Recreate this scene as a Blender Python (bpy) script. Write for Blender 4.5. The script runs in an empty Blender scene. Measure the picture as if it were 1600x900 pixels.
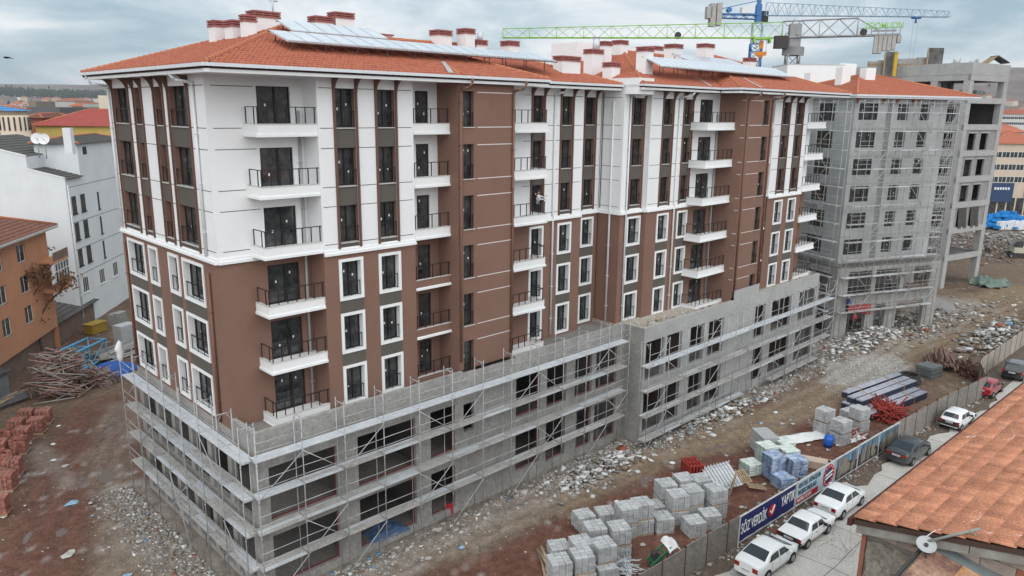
import bpy, math, random
import numpy as np
from mathutils import Vector, Matrix, noise as mnoise
random.seed(7)
rnd = random.Random(11)
SC = bpy.context.scene
COL = SC.collection
R = math.radians
# ---------------------------------------------------------------- camera
FPX, YAW, PITCH, ROLL = 1176.64, R(45.7404), R(13.2793), R(0.6536)
CP = Vector((-14.976, -36.1355, 23.788))
fw = Vector((math.cos(YAW)*math.cos(PITCH), math.sin(YAW)*math.cos(PITCH), -math.sin(PITCH)))
rt = Vector((math.sin(YAW), -math.cos(YAW), 0))
up = rt.cross(fw)
r2 = rt*math.cos(ROLL) + up*math.sin(ROLL)
u2 = -rt*math.sin(ROLL) + up*math.cos(ROLL)
cam = bpy.data.cameras.new('camera')
cam.sensor_width = 36
cam.lens = 36*FPX/1600
cam.clip_start = .5
cam.clip_end = 20000
camo = bpy.data.objects.new('camera', cam)
COL.objects.link(camo)
camo.matrix_world = Matrix(((r2.x, u2.x, -fw.x, CP.x), (r2.y, u2.y, -fw.y, CP.y), (r2.z, u2.z, -fw.z, CP.z), (0, 0, 0, 1)))
SC.camera = camo
# ---------------------------------------------------------------- sky and sun (overcast)
SUN_EL, SUN_AZ = R(42), R(231)      # azimuth measured from +X towards +Y
W = bpy.data.worlds.new('World')
SC.world = W
W.use_nodes = True
nt = W.node_tree
nt.nodes.clear()
def N(t, **k):
    n = nt.nodes.new(t)
    for a, b in k.items():
        setattr(n, a, b)
    return n
L = nt.links.new
out = N('ShaderNodeOutputWorld')
sky = N('ShaderNodeTexSky', sky_type='NISHITA')
sky.sun_disc = False
sky.sun_elevation = SUN_EL
sky.sun_rotation = R(90) - SUN_AZ
b1 = N('ShaderNodeBackground')
b1.inputs[1].default_value = .05
L(sky.outputs[0], b1.inputs[0])
tc = N('ShaderNodeTexCoord')
sep = N('ShaderNodeSeparateXYZ')
L(tc.outputs['Generated'], sep.inputs[0])
def M(op, a, b=None):
    n = N('ShaderNodeMath', operation=op)
    for i, x in enumerate((a, b)):
        if x is None:
            continue
        if isinstance(x, (int, float)):
            n.inputs[i].default_value = x
        else:
            L(x, n.inputs[i])
    return n.outputs[0]
zz = M('ADD', M('MAXIMUM', sep.outputs[2], 0.0), .20)
cx = M('DIVIDE', sep.outputs[0], zz)
cy = M('DIVIDE', sep.outputs[1], zz)
cmb = N('ShaderNodeCombineXYZ')
L(cx, cmb.inputs[0])
L(cy, cmb.inputs[1])
n1 = N('ShaderNodeTexNoise')
n1.inputs['Scale'].default_value = .8
n1.inputs['Detail'].default_value = 9
n1.inputs['Roughness'].default_value = .58
n1.inputs['Distortion'].default_value = .5
L(cmb.outputs[0], n1.inputs['Vector'])
cr = N('ShaderNodeValToRGB')
e = cr.color_ramp.elements
e[0].position, e[0].color = .39, (.33, .46, .55, 1)
e[1].position, e[1].color = .60, (.90, .92, .94, 1)
m_ = e.new(.5)
m_.color = (.56, .66, .73, 1)
L(n1.outputs[0], cr.inputs[0])
b2 = N('ShaderNodeBackground')
b2.inputs[1].default_value = .475
L(cr.outputs[0], b2.inputs[0])
mx = N('ShaderNodeMixShader')
mx.inputs[0].default_value = .9
L(b1.outputs[0], mx.inputs[1])
L(b2.outputs[0], mx.inputs[2])
L(mx.outputs[0], out.inputs[0])
sl = bpy.data.lights.new('sun', 'SUN')
sl.energy = 1.5
sl.angle = R(110)
sl.color = (1, .97, .93)
so = bpy.data.objects.new('sun', sl)
COL.objects.link(so)
sd = Vector((math.cos(SUN_AZ)*math.cos(SUN_EL), math.sin(SUN_AZ)*math.cos(SUN_EL), math.sin(SUN_EL)))
so.rotation_euler = sd.to_track_quat('Z', 'Y').to_euler()
SC.view_settings.view_transform = 'Standard'
SC.view_settings.look = 'None'
SC.view_settings.exposure = 1.25
SC.view_settings.gamma = 1
SC.view_settings.use_curve_mapping = False
# ---------------------------------------------------------------- helpers
def ray(px, py):
    return fw + r2*((px-800)/FPX) - u2*((py-450)/FPX)
def at_z(px, py, z=-1.2):
    d = ray(px, py)
    return CP + d*((z-CP.z)/d.z)
def at_d(px, py, D):
    return CP + ray(px, py)*D
class Face:
    """a vertical plane: u along it, d outwards from it, z up"""
    def __init__(s, ox, oy, ang):
        s.ox, s.oy, s.ang = ox, oy, ang
        a = R(ang)
        s.c, s.s = math.cos(a), math.sin(a)
    def __call__(s, u, d, z):
        return (s.ox+s.c*u+s.s*d, s.oy+s.s*u-s.c*d, z)
class LocalF:
    ang = 0
    def __call__(s, u, d, z):
        return (u, -d, z)
LF = LocalF()
class MB:
    def __init__(s):
        s.v, s.f, s.m, s.sm = [], [], [], []
    def poly(s, pts, m=0, smooth=False):
        i = len(s.v)
        s.v.extend([tuple(p) for p in pts])
        s.f.append(tuple(range(i, i+len(pts))))
        s.m.append(m)
        s.sm.append(smooth)
    def hexa(s, P, m=0):
        i = len(s.v)
        s.v.extend([tuple(p) for p in P])
        for a in ((0, 3, 2, 1), (4, 5, 6, 7), (0, 1, 5, 4), (1, 2, 6, 5), (2, 3, 7, 6), (3, 0, 4, 7)):
            s.f.append(tuple(i+k for k in a))
            s.m.append(m)
            s.sm.append(False)
    def box(s, x0, x1, y0, y1, z0, z1, m=0):
        s.hexa([(x0, y0, z0), (x1, y0, z0), (x1, y1, z0), (x0, y1, z0), (x0, y0, z1), (x1, y0, z1), (x1, y1, z1), (x0, y1, z1)], m)
    def fbox(s, F, u0, u1, d0, d1, z0, z1, m=0):
        s.hexa([F(u0, d1, z0), F(u1, d1, z0), F(u1, d0, z0), F(u0, d0, z0), F(u0, d1, z1), F(u1, d1, z1), F(u1, d0, z1), F(u0, d0, z1)], m)
    def obox(s, c, sx, sy, sz, M3, m=0):
        c = Vector(c)
        P = [c + M3 @ Vector((a*sx/2, b*sy/2, d*sz/2)) for d in (-1, 1) for a, b in ((-1, -1), (1, -1), (1, 1), (-1, 1))]
        s.hexa(P, m)
    def bar(s, p, q, r, n=6, m=0, r2_=None, caps=True, smooth=True):
        p, q = Vector(p), Vector(q)
        a = q-p
        if a.length < 1e-6:
            return
        a.normalize()
        b = a.orthogonal().normalized()
        if n == 4:
            b = Vector((0, 0, 1)).cross(a)
            if b.length < .1:
                b = Vector((1, 0, 0))
            b.normalize()
            b = (b + a.cross(b)).normalized()
        c = a.cross(b)
        i = len(s.v)
        rr = r if r2_ is None else r2_
        for k in range(n):
            t = 2*math.pi*k/n
            o = b*math.cos(t) + c*math.sin(t)
            s.v.append(tuple(p+o*r))
            s.v.append(tuple(q+o*rr))
        for k in range(n):
            j = (k+1) % n
            s.f.append((i+2*k, i+2*j, i+2*j+1, i+2*k+1))
            s.m.append(m)
            s.sm.append(smooth and n > 4)
        if caps:
            s.f.append(tuple(i+2*k for k in range(n))[::-1])
            s.f.append(tuple(i+2*k+1 for k in range(n)))
            s.m += [m, m]
            s.sm += [False, False]
    def path(s, pts, r, n=6, m=0):
        for a, b in zip(pts, pts[1:]):
            s.bar(a, b, r, n, m)
    def grid(s, fn, nu, nv, m=0, smooth=True):
        i = len(s.v)
        for a in range(nu+1):
            for b in range(nv+1):
                s.v.append(tuple(fn(a/nu, b/nv)))
        for a in range(nu):
            for b in range(nv):
                k = i+a*(nv+1)+b
                s.f.append((k, k+nv+1, k+nv+2, k+1))
                s.m.append(m)
                s.sm.append(smooth)
    def mesh(s, name, mats):
        me = bpy.data.meshes.new(name)
        me.from_pydata(s.v, [], s.f)
        for mt in (mats if isinstance(mats, (list, tuple)) else [mats]):
            me.materials.append(mt)
        me.polygons.foreach_set('material_index', s.m)
        me.polygons.foreach_set('use_smooth', s.sm)
        me.update()
        return me
def mk(name, me, parent=None, loc=None, rz=None):
    """link one object; a mesh in world coordinates when loc is None"""
    o = bpy.data.objects.new(name, me)
    COL.objects.link(o)
    if parent is not None:
        o.parent = parent
        if loc is None:
            p = Vector()
            q = parent
            while q is not None:
                p += q.location
                q = q.parent
            o.location = -p
    if loc is not None:
        o.location = loc
    if rz is not None:
        o.rotation_euler[2] = rz
    return o
def part(name, mb, mats, parent):
    return mk(name, mb.mesh(name, mats), parent)
def tag(o, label, cat, group=None):
    o['label'] = label
    o['category'] = cat
    if group:
        o['group'] = group
    return o
def thing(name, label, cat, loc=(0, 0, 0), rz=0, group=None):
    o = bpy.data.objects.new(name, None)
    o.empty_display_size = .2
    COL.objects.link(o)
    o.location = loc
    o.rotation_euler[2] = rz
    return tag(o, label, cat, group)
def kids(o):
    return KID.get(o.name, [])
KID = {}
def lpart(name, me, parent, loc=(0, 0, 0), rz=0):
    """a part placed in its parent's own coordinates"""
    o = bpy.data.objects.new(name, me)
    COL.objects.link(o)
    o.parent = parent
    o.location = loc
    if rz:
        o.rotation_euler[2] = rz
    KID.setdefault(parent.name, []).append(o)
    return o
def dup(o, parent=None):
    c = o.copy()
    COL.objects.link(c)
    if parent is not None:
        c.parent = parent
        KID.setdefault(parent.name, []).append(c)
    for ch in list(kids(o)):
        dup(ch, c)
    return c
def struct(o):
    o['kind'] = 'structure'
    return o
def stuff(o):
    o['kind'] = 'stuff'
    return o
# ---------------------------------------------------------------- materials
def mat(name, col, rough=.85, var=.18, scale=1.2, col2=None, bump=0, bscale=25, metal=0, spec=.3, streak=0, rand=0, fine=.0, fscale=30, attr=None, coat=0, obj=False, grid=None):
    m = bpy.data.materials.new(name)
    m.use_nodes = True
    t = m.node_tree
    p = t.nodes['Principled BSDF']
    p.inputs['Roughness'].default_value = rough
    p.inputs['Metallic'].default_value = metal
    p.inputs['Specular IOR Level'].default_value = spec
    if coat:
        p.inputs['Coat Weight'].default_value = coat
        p.inputs['Coat Roughness'].default_value = .05
    lk = t.links.new
    if obj:
        g = t.nodes.new('ShaderNodeTexCoord').outputs['Object']
    else:
        g = t.nodes.new('ShaderNodeNewGeometry').outputs['Position']
    def nz(sc, det=5, rough_=.6, vec=g):
        n = t.nodes.new('ShaderNodeTexNoise')
        n.inputs['Scale'].default_value = sc
        n.inputs['Detail'].default_value = det
        n.inputs['Roughness'].default_value = rough_
        lk(vec, n.inputs['Vector'])
        return n.outputs[0]
    def ramp(x, a, b):
        r = t.nodes.new('ShaderNodeMapRange')
        r.inputs[1].default_value = a
        r.inputs[2].default_value = b
        lk(x, r.inputs[0])
        return r.outputs[0]
    def mix(f, a, b, mode='MIX'):
        x = t.nodes.new('ShaderNodeMix')
        x.data_type = 'RGBA'
        x.blend_type = mode
        if isinstance(f, (int, float)):
            x.inputs[0].default_value = f
        else:
            lk(f, x.inputs[0])
        for i, c in ((6, a), (7, b)):
            if isinstance(c, tuple):
                x.inputs[i].default_value = (*c[:3], 1)
            else:
                lk(c, x.inputs[i])
        return x.outputs[2]
    c2 = col2 or tuple(c*(1-var) for c in col)
    if attr:
        a = t.nodes.new('ShaderNodeAttribute')
        a.attribute_name = attr
        base = a.outputs['Color']
        c = mix(ramp(nz(scale), .3, .7), base, mix(1.0, base, tuple(1-var for _ in range(3)), 'MULTIPLY'))
    elif var or col2:
        c = mix(ramp(nz(scale), .32, .68), col, c2)
    else:
        c = col
    if streak:
        mp = t.nodes.new('ShaderNodeMapping')
        mp.inputs['Scale'].default_value = (1, 1, .09)
        lk(g, mp.inputs[0])
        sv = ramp(nz(2.2, 6, .7, mp.outputs[0]), .48, .8)
        mm = t.nodes.new('ShaderNodeMath')
        mm.operation = 'MULTIPLY'
        lk(sv, mm.inputs[0])
        mm.inputs[1].default_value = streak
        c = mix(mm.outputs[0], c, tuple(x*.45 for x in col))
    if fine:
        c = mix(fine, c, mix(ramp(nz(fscale, 4, .7), .3, .7), (0, 0, 0), (1, 1, 1)), 'OVERLAY')
    if grid:
        bt = t.nodes.new('ShaderNodeTexBrick')
        mp = t.nodes.new('ShaderNodeMapping')
        mp.inputs['Rotation'].default_value = grid[3]
        lk(g, mp.inputs[0])
        lk(mp.outputs[0], bt.inputs['Vector'])
        bt.offset = grid[4] if len(grid) > 4 else 0
        bt.inputs['Color1'].default_value = (1, 1, 1, 1)
        bt.inputs['Color2'].default_value = (.92, .92, .92, 1)
        bt.inputs['Mortar'].default_value = (.55, .55, .55, 1)
        bt.inputs['Scale'].default_value = 1
        bt.inputs['Mortar Size'].default_value = grid[2]
        bt.inputs['Brick Width'].default_value = grid[0]
        bt.inputs['Row Height'].default_value = grid[1]
        c = mix(1.0, c, bt.outputs[0], 'MULTIPLY')
    if rand:
        oi = t.nodes.new('ShaderNodeObjectInfo')
        r = ramp(oi.outputs['Random'], 0, 1)
        hs = t.nodes.new('ShaderNodeHueSaturation')
        mr = t.nodes.new('ShaderNodeMapRange')
        mr.inputs[3].default_value = 1-rand
        mr.inputs[4].default_value = 1+rand
        lk(oi.outputs['Random'], mr.inputs[0])
        lk(mr.outputs[0], hs.inputs['Value'])
        if isinstance(c, tuple):
            hs.inputs['Color'].default_value = (*c[:3], 1)
        else:
            lk(c, hs.inputs['Color'])
        c = hs.outputs[0]
    if isinstance(c, tuple):
        p.inputs['Base Color'].default_value = (*c[:3], 1)
    else:
        lk(c, p.inputs['Base Color'])
    if bump:
        b = t.nodes.new('ShaderNodeBump')
        b.inputs['Strength'].default_value = bump
        b.inputs['Distance'].default_value = .02
        lk(nz(bscale, 5, .65), b.inputs['Height'])
        lk(b.outputs[0], p.inputs['Normal'])
    return m
WHITE = mat('white_render', (.80, .805, .81), .9, .05, .5, bump=.15, bscale=60, streak=.05)
WTRIM = mat('white_trim', (.80, .81, .81), .8, .04, 2)
BROWN = mat('brown_render', (.225, .130, .098), .92, .1, .5, bump=.2, bscale=60, streak=.06)
BRFIN = mat('brown_fin', (.15, .085, .068), .8, .08, 2)
SPAN = mat('grey_spandrel', (.115, .105, .092), .9, .08, 1, bump=.15, bscale=60)
FRAME = mat('anthracite_frame', (.018, .019, .021), .45, 0)
GLASS = mat('dark_glass', (.012, .014, .016), .05, .5, 1.3, col2=(.075, .076, .076), spec=.8, fine=.3, fscale=3)  # paler mottling paints reflections into the glass colour
STICK = mat('white_sticker', (.75, .75, .75), .6, 0)
RAIL = mat('black_rail', (.02, .02, .022), .5, 0)
CONC = mat('concrete', (.345, .335, .318), .93, .25, .7, bump=.35, bscale=14, streak=.35, fine=.25, fscale=6)
CONC2 = mat('pale_concrete', (.40, .40, .39), .93, .14, .6, bump=.25, bscale=14, streak=.22, fine=.15, fscale=5)
SLABC = mat('floor_slab', (.22, .205, .19), .95, .3, .6, fine=.3, fscale=8)  # darkened so that interior shade is part of the slab colour
STONE = mat('coping_stone', (.55, .54, .52), .7, .12, 3)
TILE = mat('clay_tile', (.44, .15, .085), .85, .3, 3.5, col2=(.31, .10, .065), fine=.25, fscale=14)
RIDGE = mat('ridge_tile', (.50, .19, .10), .8, .25, 4)
GALV = mat('galvanised_steel', (.62, .65, .68), .5, .2, 3, metal=.15, fine=.2, fscale=10)
TUBE = mat('scaffold_tube', (.44, .44, .45), .55, .3, 2, metal=.15)
ZINC = mat('gutter_white', (.66, .69, .72), .6, .06, 2)
DKBR = mat('dark_fascia', (.045, .022, .02), .8, .1, 2)
PIPEW = mat('white_pipe', (.70, .72, .73), .5, .05, 2)
PIPEB = mat('brown_pipe', (.19, .10, .07), .6, .08, 2)
PIPEG = mat('grey_pipe', (.38, .39, .40), .5, .1, 2)
CHCAP = mat('chimney_cap', (.34, .125, .115), .8, .15, 3)
PANEL = mat('collector_glass', (.60, .65, .70), .15, .12, .8, spec=.6)  # pale tone is sky reflection put into the base colour
GROOVE = mat('groove', (.055, .05, .05), .9, 0)
GROOVEW = mat('groove_light', (.66, .62, .60), .8, 0)
REDP = mat('red_opening_edge', (.20, .05, .045), .8, .2, 3)
WOODL = mat('pale_timber', (.42, .32, .21), .9, .25, 3, rand=.2)
BLKG = mat('grey_block', (.45, .46, .47), .92, .15, 4, rand=.16, bump=.3, bscale=40)
BRICK = mat('red_brick', (.36, .15, .115), .9, .3, 6, rand=.35, bump=.3, bscale=40)
STRAP = mat('pack_strap', (.62, .64, .64), .5, 0)
FILM = mat('pack_film', (.55, .50, .49), .3, .15, 3)
BLUET = mat('blue_tarp', (.025, .11, .42), .55, .25, 2, bump=.4, bscale=6)
WPLAS = mat('white_plastic', (.72, .73, .74), .5, .12, 3)
# ================================================================ GROUND, ROAD, HILLS
def poly_dist(x, y, pl):
    best = np.full(x.shape, 1e9)
    for (ax, ay), (bx, by) in zip(pl, pl[1:]):
        dx, dy = bx-ax, by-ay
        t = np.clip(((x-ax)*dx+(y-ay)*dy)/(dx*dx+dy*dy), 0, 1)
        best = np.minimum(best, np.hypot(x-ax-t*dx, y-ay-t*dy))
    return best
def vnoise(x, y, s, seed=0, oct=4):
    rg = np.random.RandomState(seed)
    T = rg.rand(256, 256)
    r = np.zeros(x.shape)
    a, tot = 1, 0
    for o in range(oct):
        X, Y = x*s+17.3*o+500, y*s+9.1*o+500
        i, j = np.floor(X).astype(int), np.floor(Y).astype(int)
        f, g = X-i, Y-j
        f, g = f*f*(3-2*f), g*g*(3-2*g)
        q = lambda a_, b_: T[a_ % 256, b_ % 256]
        r += a*((q(i, j)*(1-f)+q(i+1, j)*f)*(1-g)+(q(i, j+1)*(1-f)+q(i+1, j+1)*f)*g)
        tot += a
        a *= .55
        s *= 2.1
    return r/tot
def sstep(a, b, x):
    t = np.clip((x-a)/(b-a), 0, 1)
    return t*t*(3-2*t)
def P2(*pts):
    return [tuple(at_z(*p)[:2]) for p in pts]
FENCE = [(11.5, -16.2), (22.4, -16.9), (41, -17.95), (53, -18.9), (61.2, -19.9), (66, -18.0), (78, -18.2), (95, -18.6)]
GX0, GX1, GY0, GY1, GS = -30, 150, -34, 74, .42
nx, ny = int((GX1-GX0)/GS), int((GY1-GY0)/GS)
gx, gy = np.meshgrid(np.linspace(GX0, GX1, nx+1), np.linspace(GY0, GY1, ny+1), indexing='ij')
NA, NB, NC, ND = (vnoise(gx, gy, s, k, o) for s, k, o in ((.13, 1, 5), (.5, 2, 5), (1.6, 3, 3), (.06, 4, 3)))
def lerp3(c, t, col):
    return c*(1-t[..., None]) + np.array(col)*t[..., None]
c = np.zeros(gx.shape+(3,))+np.array((.195, .138, .096))
c = lerp3(c, sstep(.42, .62, NA), (.150, .098, .068))
track = P2((560, 900), (790, 805), (900, 765), (1000, 722), (1150, 680), (1280, 620), (1400, 550), (1600, 470))
dfront = -2.6-gy
red = sstep(-5.5, -8.0, gy+2.5*(NA-.5))*sstep(-20, -14, gx)*sstep(60, 48, gx+8*(NB-.5))
red = np.maximum(red, sstep(5.2, 1.6, poly_dist(gx, gy, P2((40, 900), (90, 800), (130, 720), (175, 640)))+3.4*(NA-.5))*.95)
red = np.maximum(red, sstep(.62, .75, NA)*.7*(gx < 60))
c = lerp3(c, red*(.65+.35*NB), (.165, .070, .050))
dt = poly_dist(gx, gy, track)
c = lerp3(c, sstep(3.0, 1.0, dt+2.6*(NA-.5)+1.2*(NB-.5))*.92, (.285, .215, .150))
c = lerp3(c, sstep(5.5, 2.5, poly_dist(gx, gy, P2((1380, 545), (1480, 505), (1600, 455)))+3*(NA-.5)), (.25, .18, .11))
c = lerp3(c, sstep(2.4, .6, poly_dist(gx, gy, P2((200, 900), (170, 780), (175, 700), (190, 640)))+2.2*(NB-.5)+1.5*(NA-.5))*.45, (.30, .26, .21))
c = lerp3(c, sstep(1.3, .2, poly_dist(gx, gy, P2((110, 760), (60, 700)))+1.2*(NB-.5))*.6, (.30, .26, .22))
deb = sstep(5.2, 1.2, np.where(gy < 0, -2.8-gy, 9)+3.4*(NB-.5)+2*(NA-.5))*(gx > -4)*(gx < 66)*(gx > 3)
deb = np.maximum(deb, sstep(4.6, .8, np.where(gx < 0, -gx, 9)+3*(NB-.5))*(gy > -6)*(gy < 16))
deb = np.maximum(deb, sstep(6, 2, poly_dist(gx, gy, P2((1340, 545), (1400, 520), (1500, 475)))+4*(NB-.5)))
c = lerp3(c, deb*(.45+.55*NC), (.345, .31, .275))
gr = sstep(1.05, .8, np.hypot((gx-60.5)/7.5, (gy+9.6)/3.4)+.7*(NB-.5)+.2*(NC-.5))
c = lerp3(c, gr, (.43, .40, .37))
fy_ = np.interp(gx, [p[0] for p in FENCE], [p[1] for p in FENCE])
c = lerp3(c, sstep(.5, -.1, gy-fy_)*(gx > 8)*.9, (.135, .108, .085))
spk = sstep(.70, .80, vnoise(gx, gy, 1.9, 9, 3))*sstep(.4, .65, NA)
c = lerp3(c, spk*.75, (.46, .43, .41))
rut = np.zeros(gx.shape)
for off in (-.85, .85, -2.0, 2.2):
    sgn = [(a, b+off) for a, b in track]
    rut = np.maximum(rut, sstep(.42, .12, poly_dist(gx, gy, sgn)+.25*(NB-.5)))
for tr_ in (P2((70, 900), (110, 790), (150, 700), (185, 640)), P2((20, 900), (70, 780), (118, 700), (160, 640)), P2((130, 900), (150, 790), (172, 710), (195, 650))):
    rut = np.maximum(rut, sstep(.5, .12, poly_dist(gx, gy, tr_)+.3*(NB-.5)))
c = lerp3(c, rut*.5*(.4+.6*NC), (.10, .068, .05))
c *= (.78+.44*NC)[..., None]
far = sstep(95, 120, np.hypot(gx-40, gy))
gzv = -1.2 + (NB-.5)*.22+(NC-.5)*.10
roadm = sstep(-15.4, -16.4, gy)
gzv = gzv*(1-roadm) + (-1.215)*roadm
gzv += gr*.12
gzv -= rut*.07
heap = lambda px, py, r, h: h*np.exp(-(((gx-at_z(px, py).x)**2+(gy-at_z(px, py).y)**2)/r**2))
hp = heap(1385, 535, 2.5, .5) + heap(1350, 520, 3, .5) + heap(1500, 500, 4, .4) + heap(1598, 372, 9, 2.6) + heap(1562, 362, 8, 2.4) + heap(190, 700, 2, .3)
gzv += hp*(.7+.6*NC)
me = bpy.data.meshes.new('ground')
V = np.stack([gx, gy, gzv], -1).reshape(-1, 3)
ii, jj = np.meshgrid(np.arange(nx), np.arange(ny), indexing='ij')
k0 = (ii*(ny+1)+jj).ravel()
Q = np.stack([k0, k0+ny+1, k0+ny+2, k0+1], 1)
me.vertices.add(len(V))
me.vertices.foreach_set('co', V.ravel())
me.loops.add(Q.size)
me.loops.foreach_set('vertex_index', Q.ravel())
me.polygons.add(len(Q))
me.polygons.foreach_set('loop_start', np.arange(0, Q.size, 4))
me.polygons.foreach_set('use_smooth', np.ones(len(Q), bool))
ca = me.color_attributes.new('soil', 'FLOAT_COLOR', 'POINT')
ca.data.foreach_set('color', np.concatenate([c.reshape(-1, 3), np.ones((len(V), 1))], 1).ravel())
me.update()
me.materials.append(mat('site_soil', (.16, .12, .09), .97, .45, 2.3, attr='soil', bump=.9, bscale=5, fine=.38, fscale=9))
ground = struct(mk('ground', me))
def gz_at(x, y):
    i = min(max(int(round((x-GX0)/(GX1-GX0)*nx)), 0), nx)
    j = min(max(int(round((y-GY0)/(GY1-GY0)*ny)), 0), ny)
    return float(gzv[i, j])
# terrain sheet that reaches the horizon, rising into hills
rs = list(np.geomspace(30, 9000, 90))
na = 256
th = np.linspace(0, 2*np.pi, na, endpoint=False)
mb = MB()
def terr_h(x, y):
    r = math.hypot(x-CP.x, y-CP.y)
    a = math.atan2(y-CP.y, x-CP.x)
    rel = (math.degrees(a-YAW)+180) % 360-180        # + is left of the view
    t1 = min(max((r-220)/1300, 0), 1)
    low = 19*t1*t1*(3-2*t1)
    n = mnoise.fractal(Vector((x/1500, y/1500, 1.3)), 1, 2, 4)
    n2 = mnoise.fractal(Vector((x/420, y/420, 5.3)), 1, 2, 4)
    t2 = min(max((r-1250)/2500, 0), 1)
    t2 = t2*t2*(3-2*t2)
    hl = 84 + 10*n + 4*n2
    t3 = min(max((r-1100)/1500, 0), 1)
    t3 = t3*t3*(3-2*t3)
    hr = 128 + 14*n + 8*n2
    w = min(max((-rel-5)/20, 0), 1)
    hh = hl*t2*(1-w) + hr*t3*w
    return -1.3 + low + hh + n2*2.5*t1
for r_ in rs:
    for t_ in th:
        x, y = CP.x+r_*math.cos(t_), CP.y+r_*math.sin(t_)
        mb.v.append((x, y, terr_h(x, y)))
for i in range(len(rs)-1):
    for k in range(na):
        q = (k+1) % na
        mb.f.append((i*na+k, (i+1)*na+k, (i+1)*na+q, i*na+q))
mb.v.append((CP.x, CP.y, -1.3))
for k in range(na):
    mb.f.append((k, (k+1) % na, len(mb.v)-1))
mb.m = [0]*len(mb.f)
mb.sm = [True]*len(mb.f)
struct(mk('hills', mb.mesh('hills', mat('dry_hills', (.19, .155, .135), .97, .3, .006, col2=(.11, .085, .085), fine=.3, fscale=.03))))
# concrete street with joints
mb = MB()
xs = np.linspace(2, 112, 111)
def fence_y(x):
    return float(np.interp(x, [p[0] for p in FENCE], [p[1] for p in FENCE]))
RW = -31.0
def road_edge(x):
    return fence_y(min(x, 61)) - 1.25 - .25*math.sin(x*.9) - .2*math.sin(x*2.3) if x < 62 else -20.6
for a, b in zip(xs, xs[1:]):
    mb.poly([(a, RW, -1.165), (b, RW, -1.165), (b, road_edge(b), -1.165), (a, road_edge(a), -1.165)])
    mb.poly([(a, road_edge(a), -1.165), (b, road_edge(b), -1.165), (b, road_edge(b), -1.25), (a, road_edge(a), -1.25)])
struct(part('concrete_street', mb, mat('street_concrete', (.44, .42, .39), .95, .2, .5, bump=.3, bscale=10, fine=.22, fscale=7), None))
mb = MB()
jr = random.Random(5)
for x in np.arange(6, 100, 4.6):
    y0, y1 = road_edge(x)-.1, RW
    px_, py_ = x, y0
    for k in range(8):
        qx, qy = x+jr.uniform(-.07, .07), y0+(y1-y0)*(k+1)/8
        mb.poly([(px_-.022, py_, -1.1605), (px_+.022, py_, -1.1605), (qx+.022, qy, -1.1605), (qx-.022, qy, -1.1605)])
        px_, py_ = qx, qy
px_, py_ = 3, -21.6
for k in range(60):
    qx, qy = px_+1.7, -21.6-.02*k+jr.uniform(-.06, .06)
    mb.poly([(px_, py_-.02, -1.1595), (qx, qy-.02, -1.1595), (qx, qy+.02, -1.1595), (px_, py_+.02, -1.1595)])
    px_, py_ = qx, qy
for k in range(14):
    px_, py_ = jr.uniform(8, 70), jr.uniform(-22.5, -19.5)
    for j in range(6):
        qx, qy = px_+jr.uniform(.1, .5), py_+jr.uniform(-.35, .35)
        mb.poly([(px_, py_-.015, -1.159), (qx, qy-.015, -1.159), (qx, qy+.015, -1.159), (px_, py_+.015, -1.159)])
        px_, py_ = qx, qy
struct(part('street_joints', mb, mat('joint_dark', (.10, .09, .08), .95, 0), None))
# rubble, litter: loose pieces nobody could count
def chunk_cloud(name, n, place, smin, smax, mats, flat=.6, seed=1, pw=2.2):
    rg = np.random.RandomState(seed)
    base = np.array([(-1, -1, -1), (1, -1, -1), (1, 1, -1), (-1, 1, -1), (-1, -1, 1), (1, -1, 1), (1, 1, 1), (-1, 1, 1)])*.5
    fq = np.array([(0, 3, 2, 1), (4, 5, 6, 7), (0, 1, 5, 4), (1, 2, 6, 5), (2, 3, 7, 6), (3, 0, 4, 7)])
    vs, fs, ms = [], [], []
    for i in range(n):
        x, y, z, mi = place(rg)
        s = smin+(smax-smin)*rg.rand()**pw
        dims = s*np.array((1, rg.uniform(.4, 1), rg.uniform(.15, flat)))
        v = base*dims*rg.uniform(.65, 1.25, (8, 3))
        a, b = rg.uniform(0, 6.28), rg.normal(0, .35)
        ca_, sa = math.cos(a), math.sin(a)
        cb, sb = math.cos(b), math.sin(b)
        v = v @ np.array([(1, 0, 0), (0, cb, sb), (0, -sb, cb)]) @ np.array([(ca_, sa, 0), (-sa, ca_, 0), (0, 0, 1)])
        vs.append(v+np.array((x, y, z+dims[2]*.3)))
        fs.append(fq+8*i)
        ms += [mi]*6
    V, Fq = np.concatenate(vs), np.concatenate(fs)
    me = bpy.data.meshes.new(name)
    me.vertices.add(len(V))
    me.vertices.foreach_set('co', V.ravel())
    me.loops.add(Fq.size)
    me.loops.foreach_set('vertex_index', Fq.ravel())
    me.polygons.add(len(Fq))
    me.polygons.foreach_set('loop_start', np.arange(0, Fq.size, 4))
    for m in mats:
        me.materials.append(m)
    me.polygons.foreach_set('material_index', ms)
    me.update()
    me.validate()
    return stuff(mk(name, me))
RUB = [mat('rubble_pale', (.44, .42, .39), .95, .2, 3), mat('rubble_grey', (.30, .29, .28), .95, .3, 3), mat('rubble_tan', (.25, .195, .15), .95, .3, 3), mat('rubble_white', (.62, .62, .61), .7, .1, 3), mat('rubble_red', (.36, .10, .06), .95, .3, 3), mat('rubble_blue', (.12, .27, .45), .6, .2, 3)]
def pick(rg, w):
    return int(rg.choice(6, p=w))
def pl_front(rg):
    while True:
        x = rg.uniform(3, 64)
        y0 = -3.0 if x < 29.5 else -4.9
        y = y0-abs(rg.normal(0, 1.05))
        if rg.rand() < .45+.55*(vnoise(np.array([x]), np.array([y]), .35, 3, 2)[0] > .5):
            return x, y, gz_at(x, y), pick(rg, (.38, .30, .20, .10, .01, .01))
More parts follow.
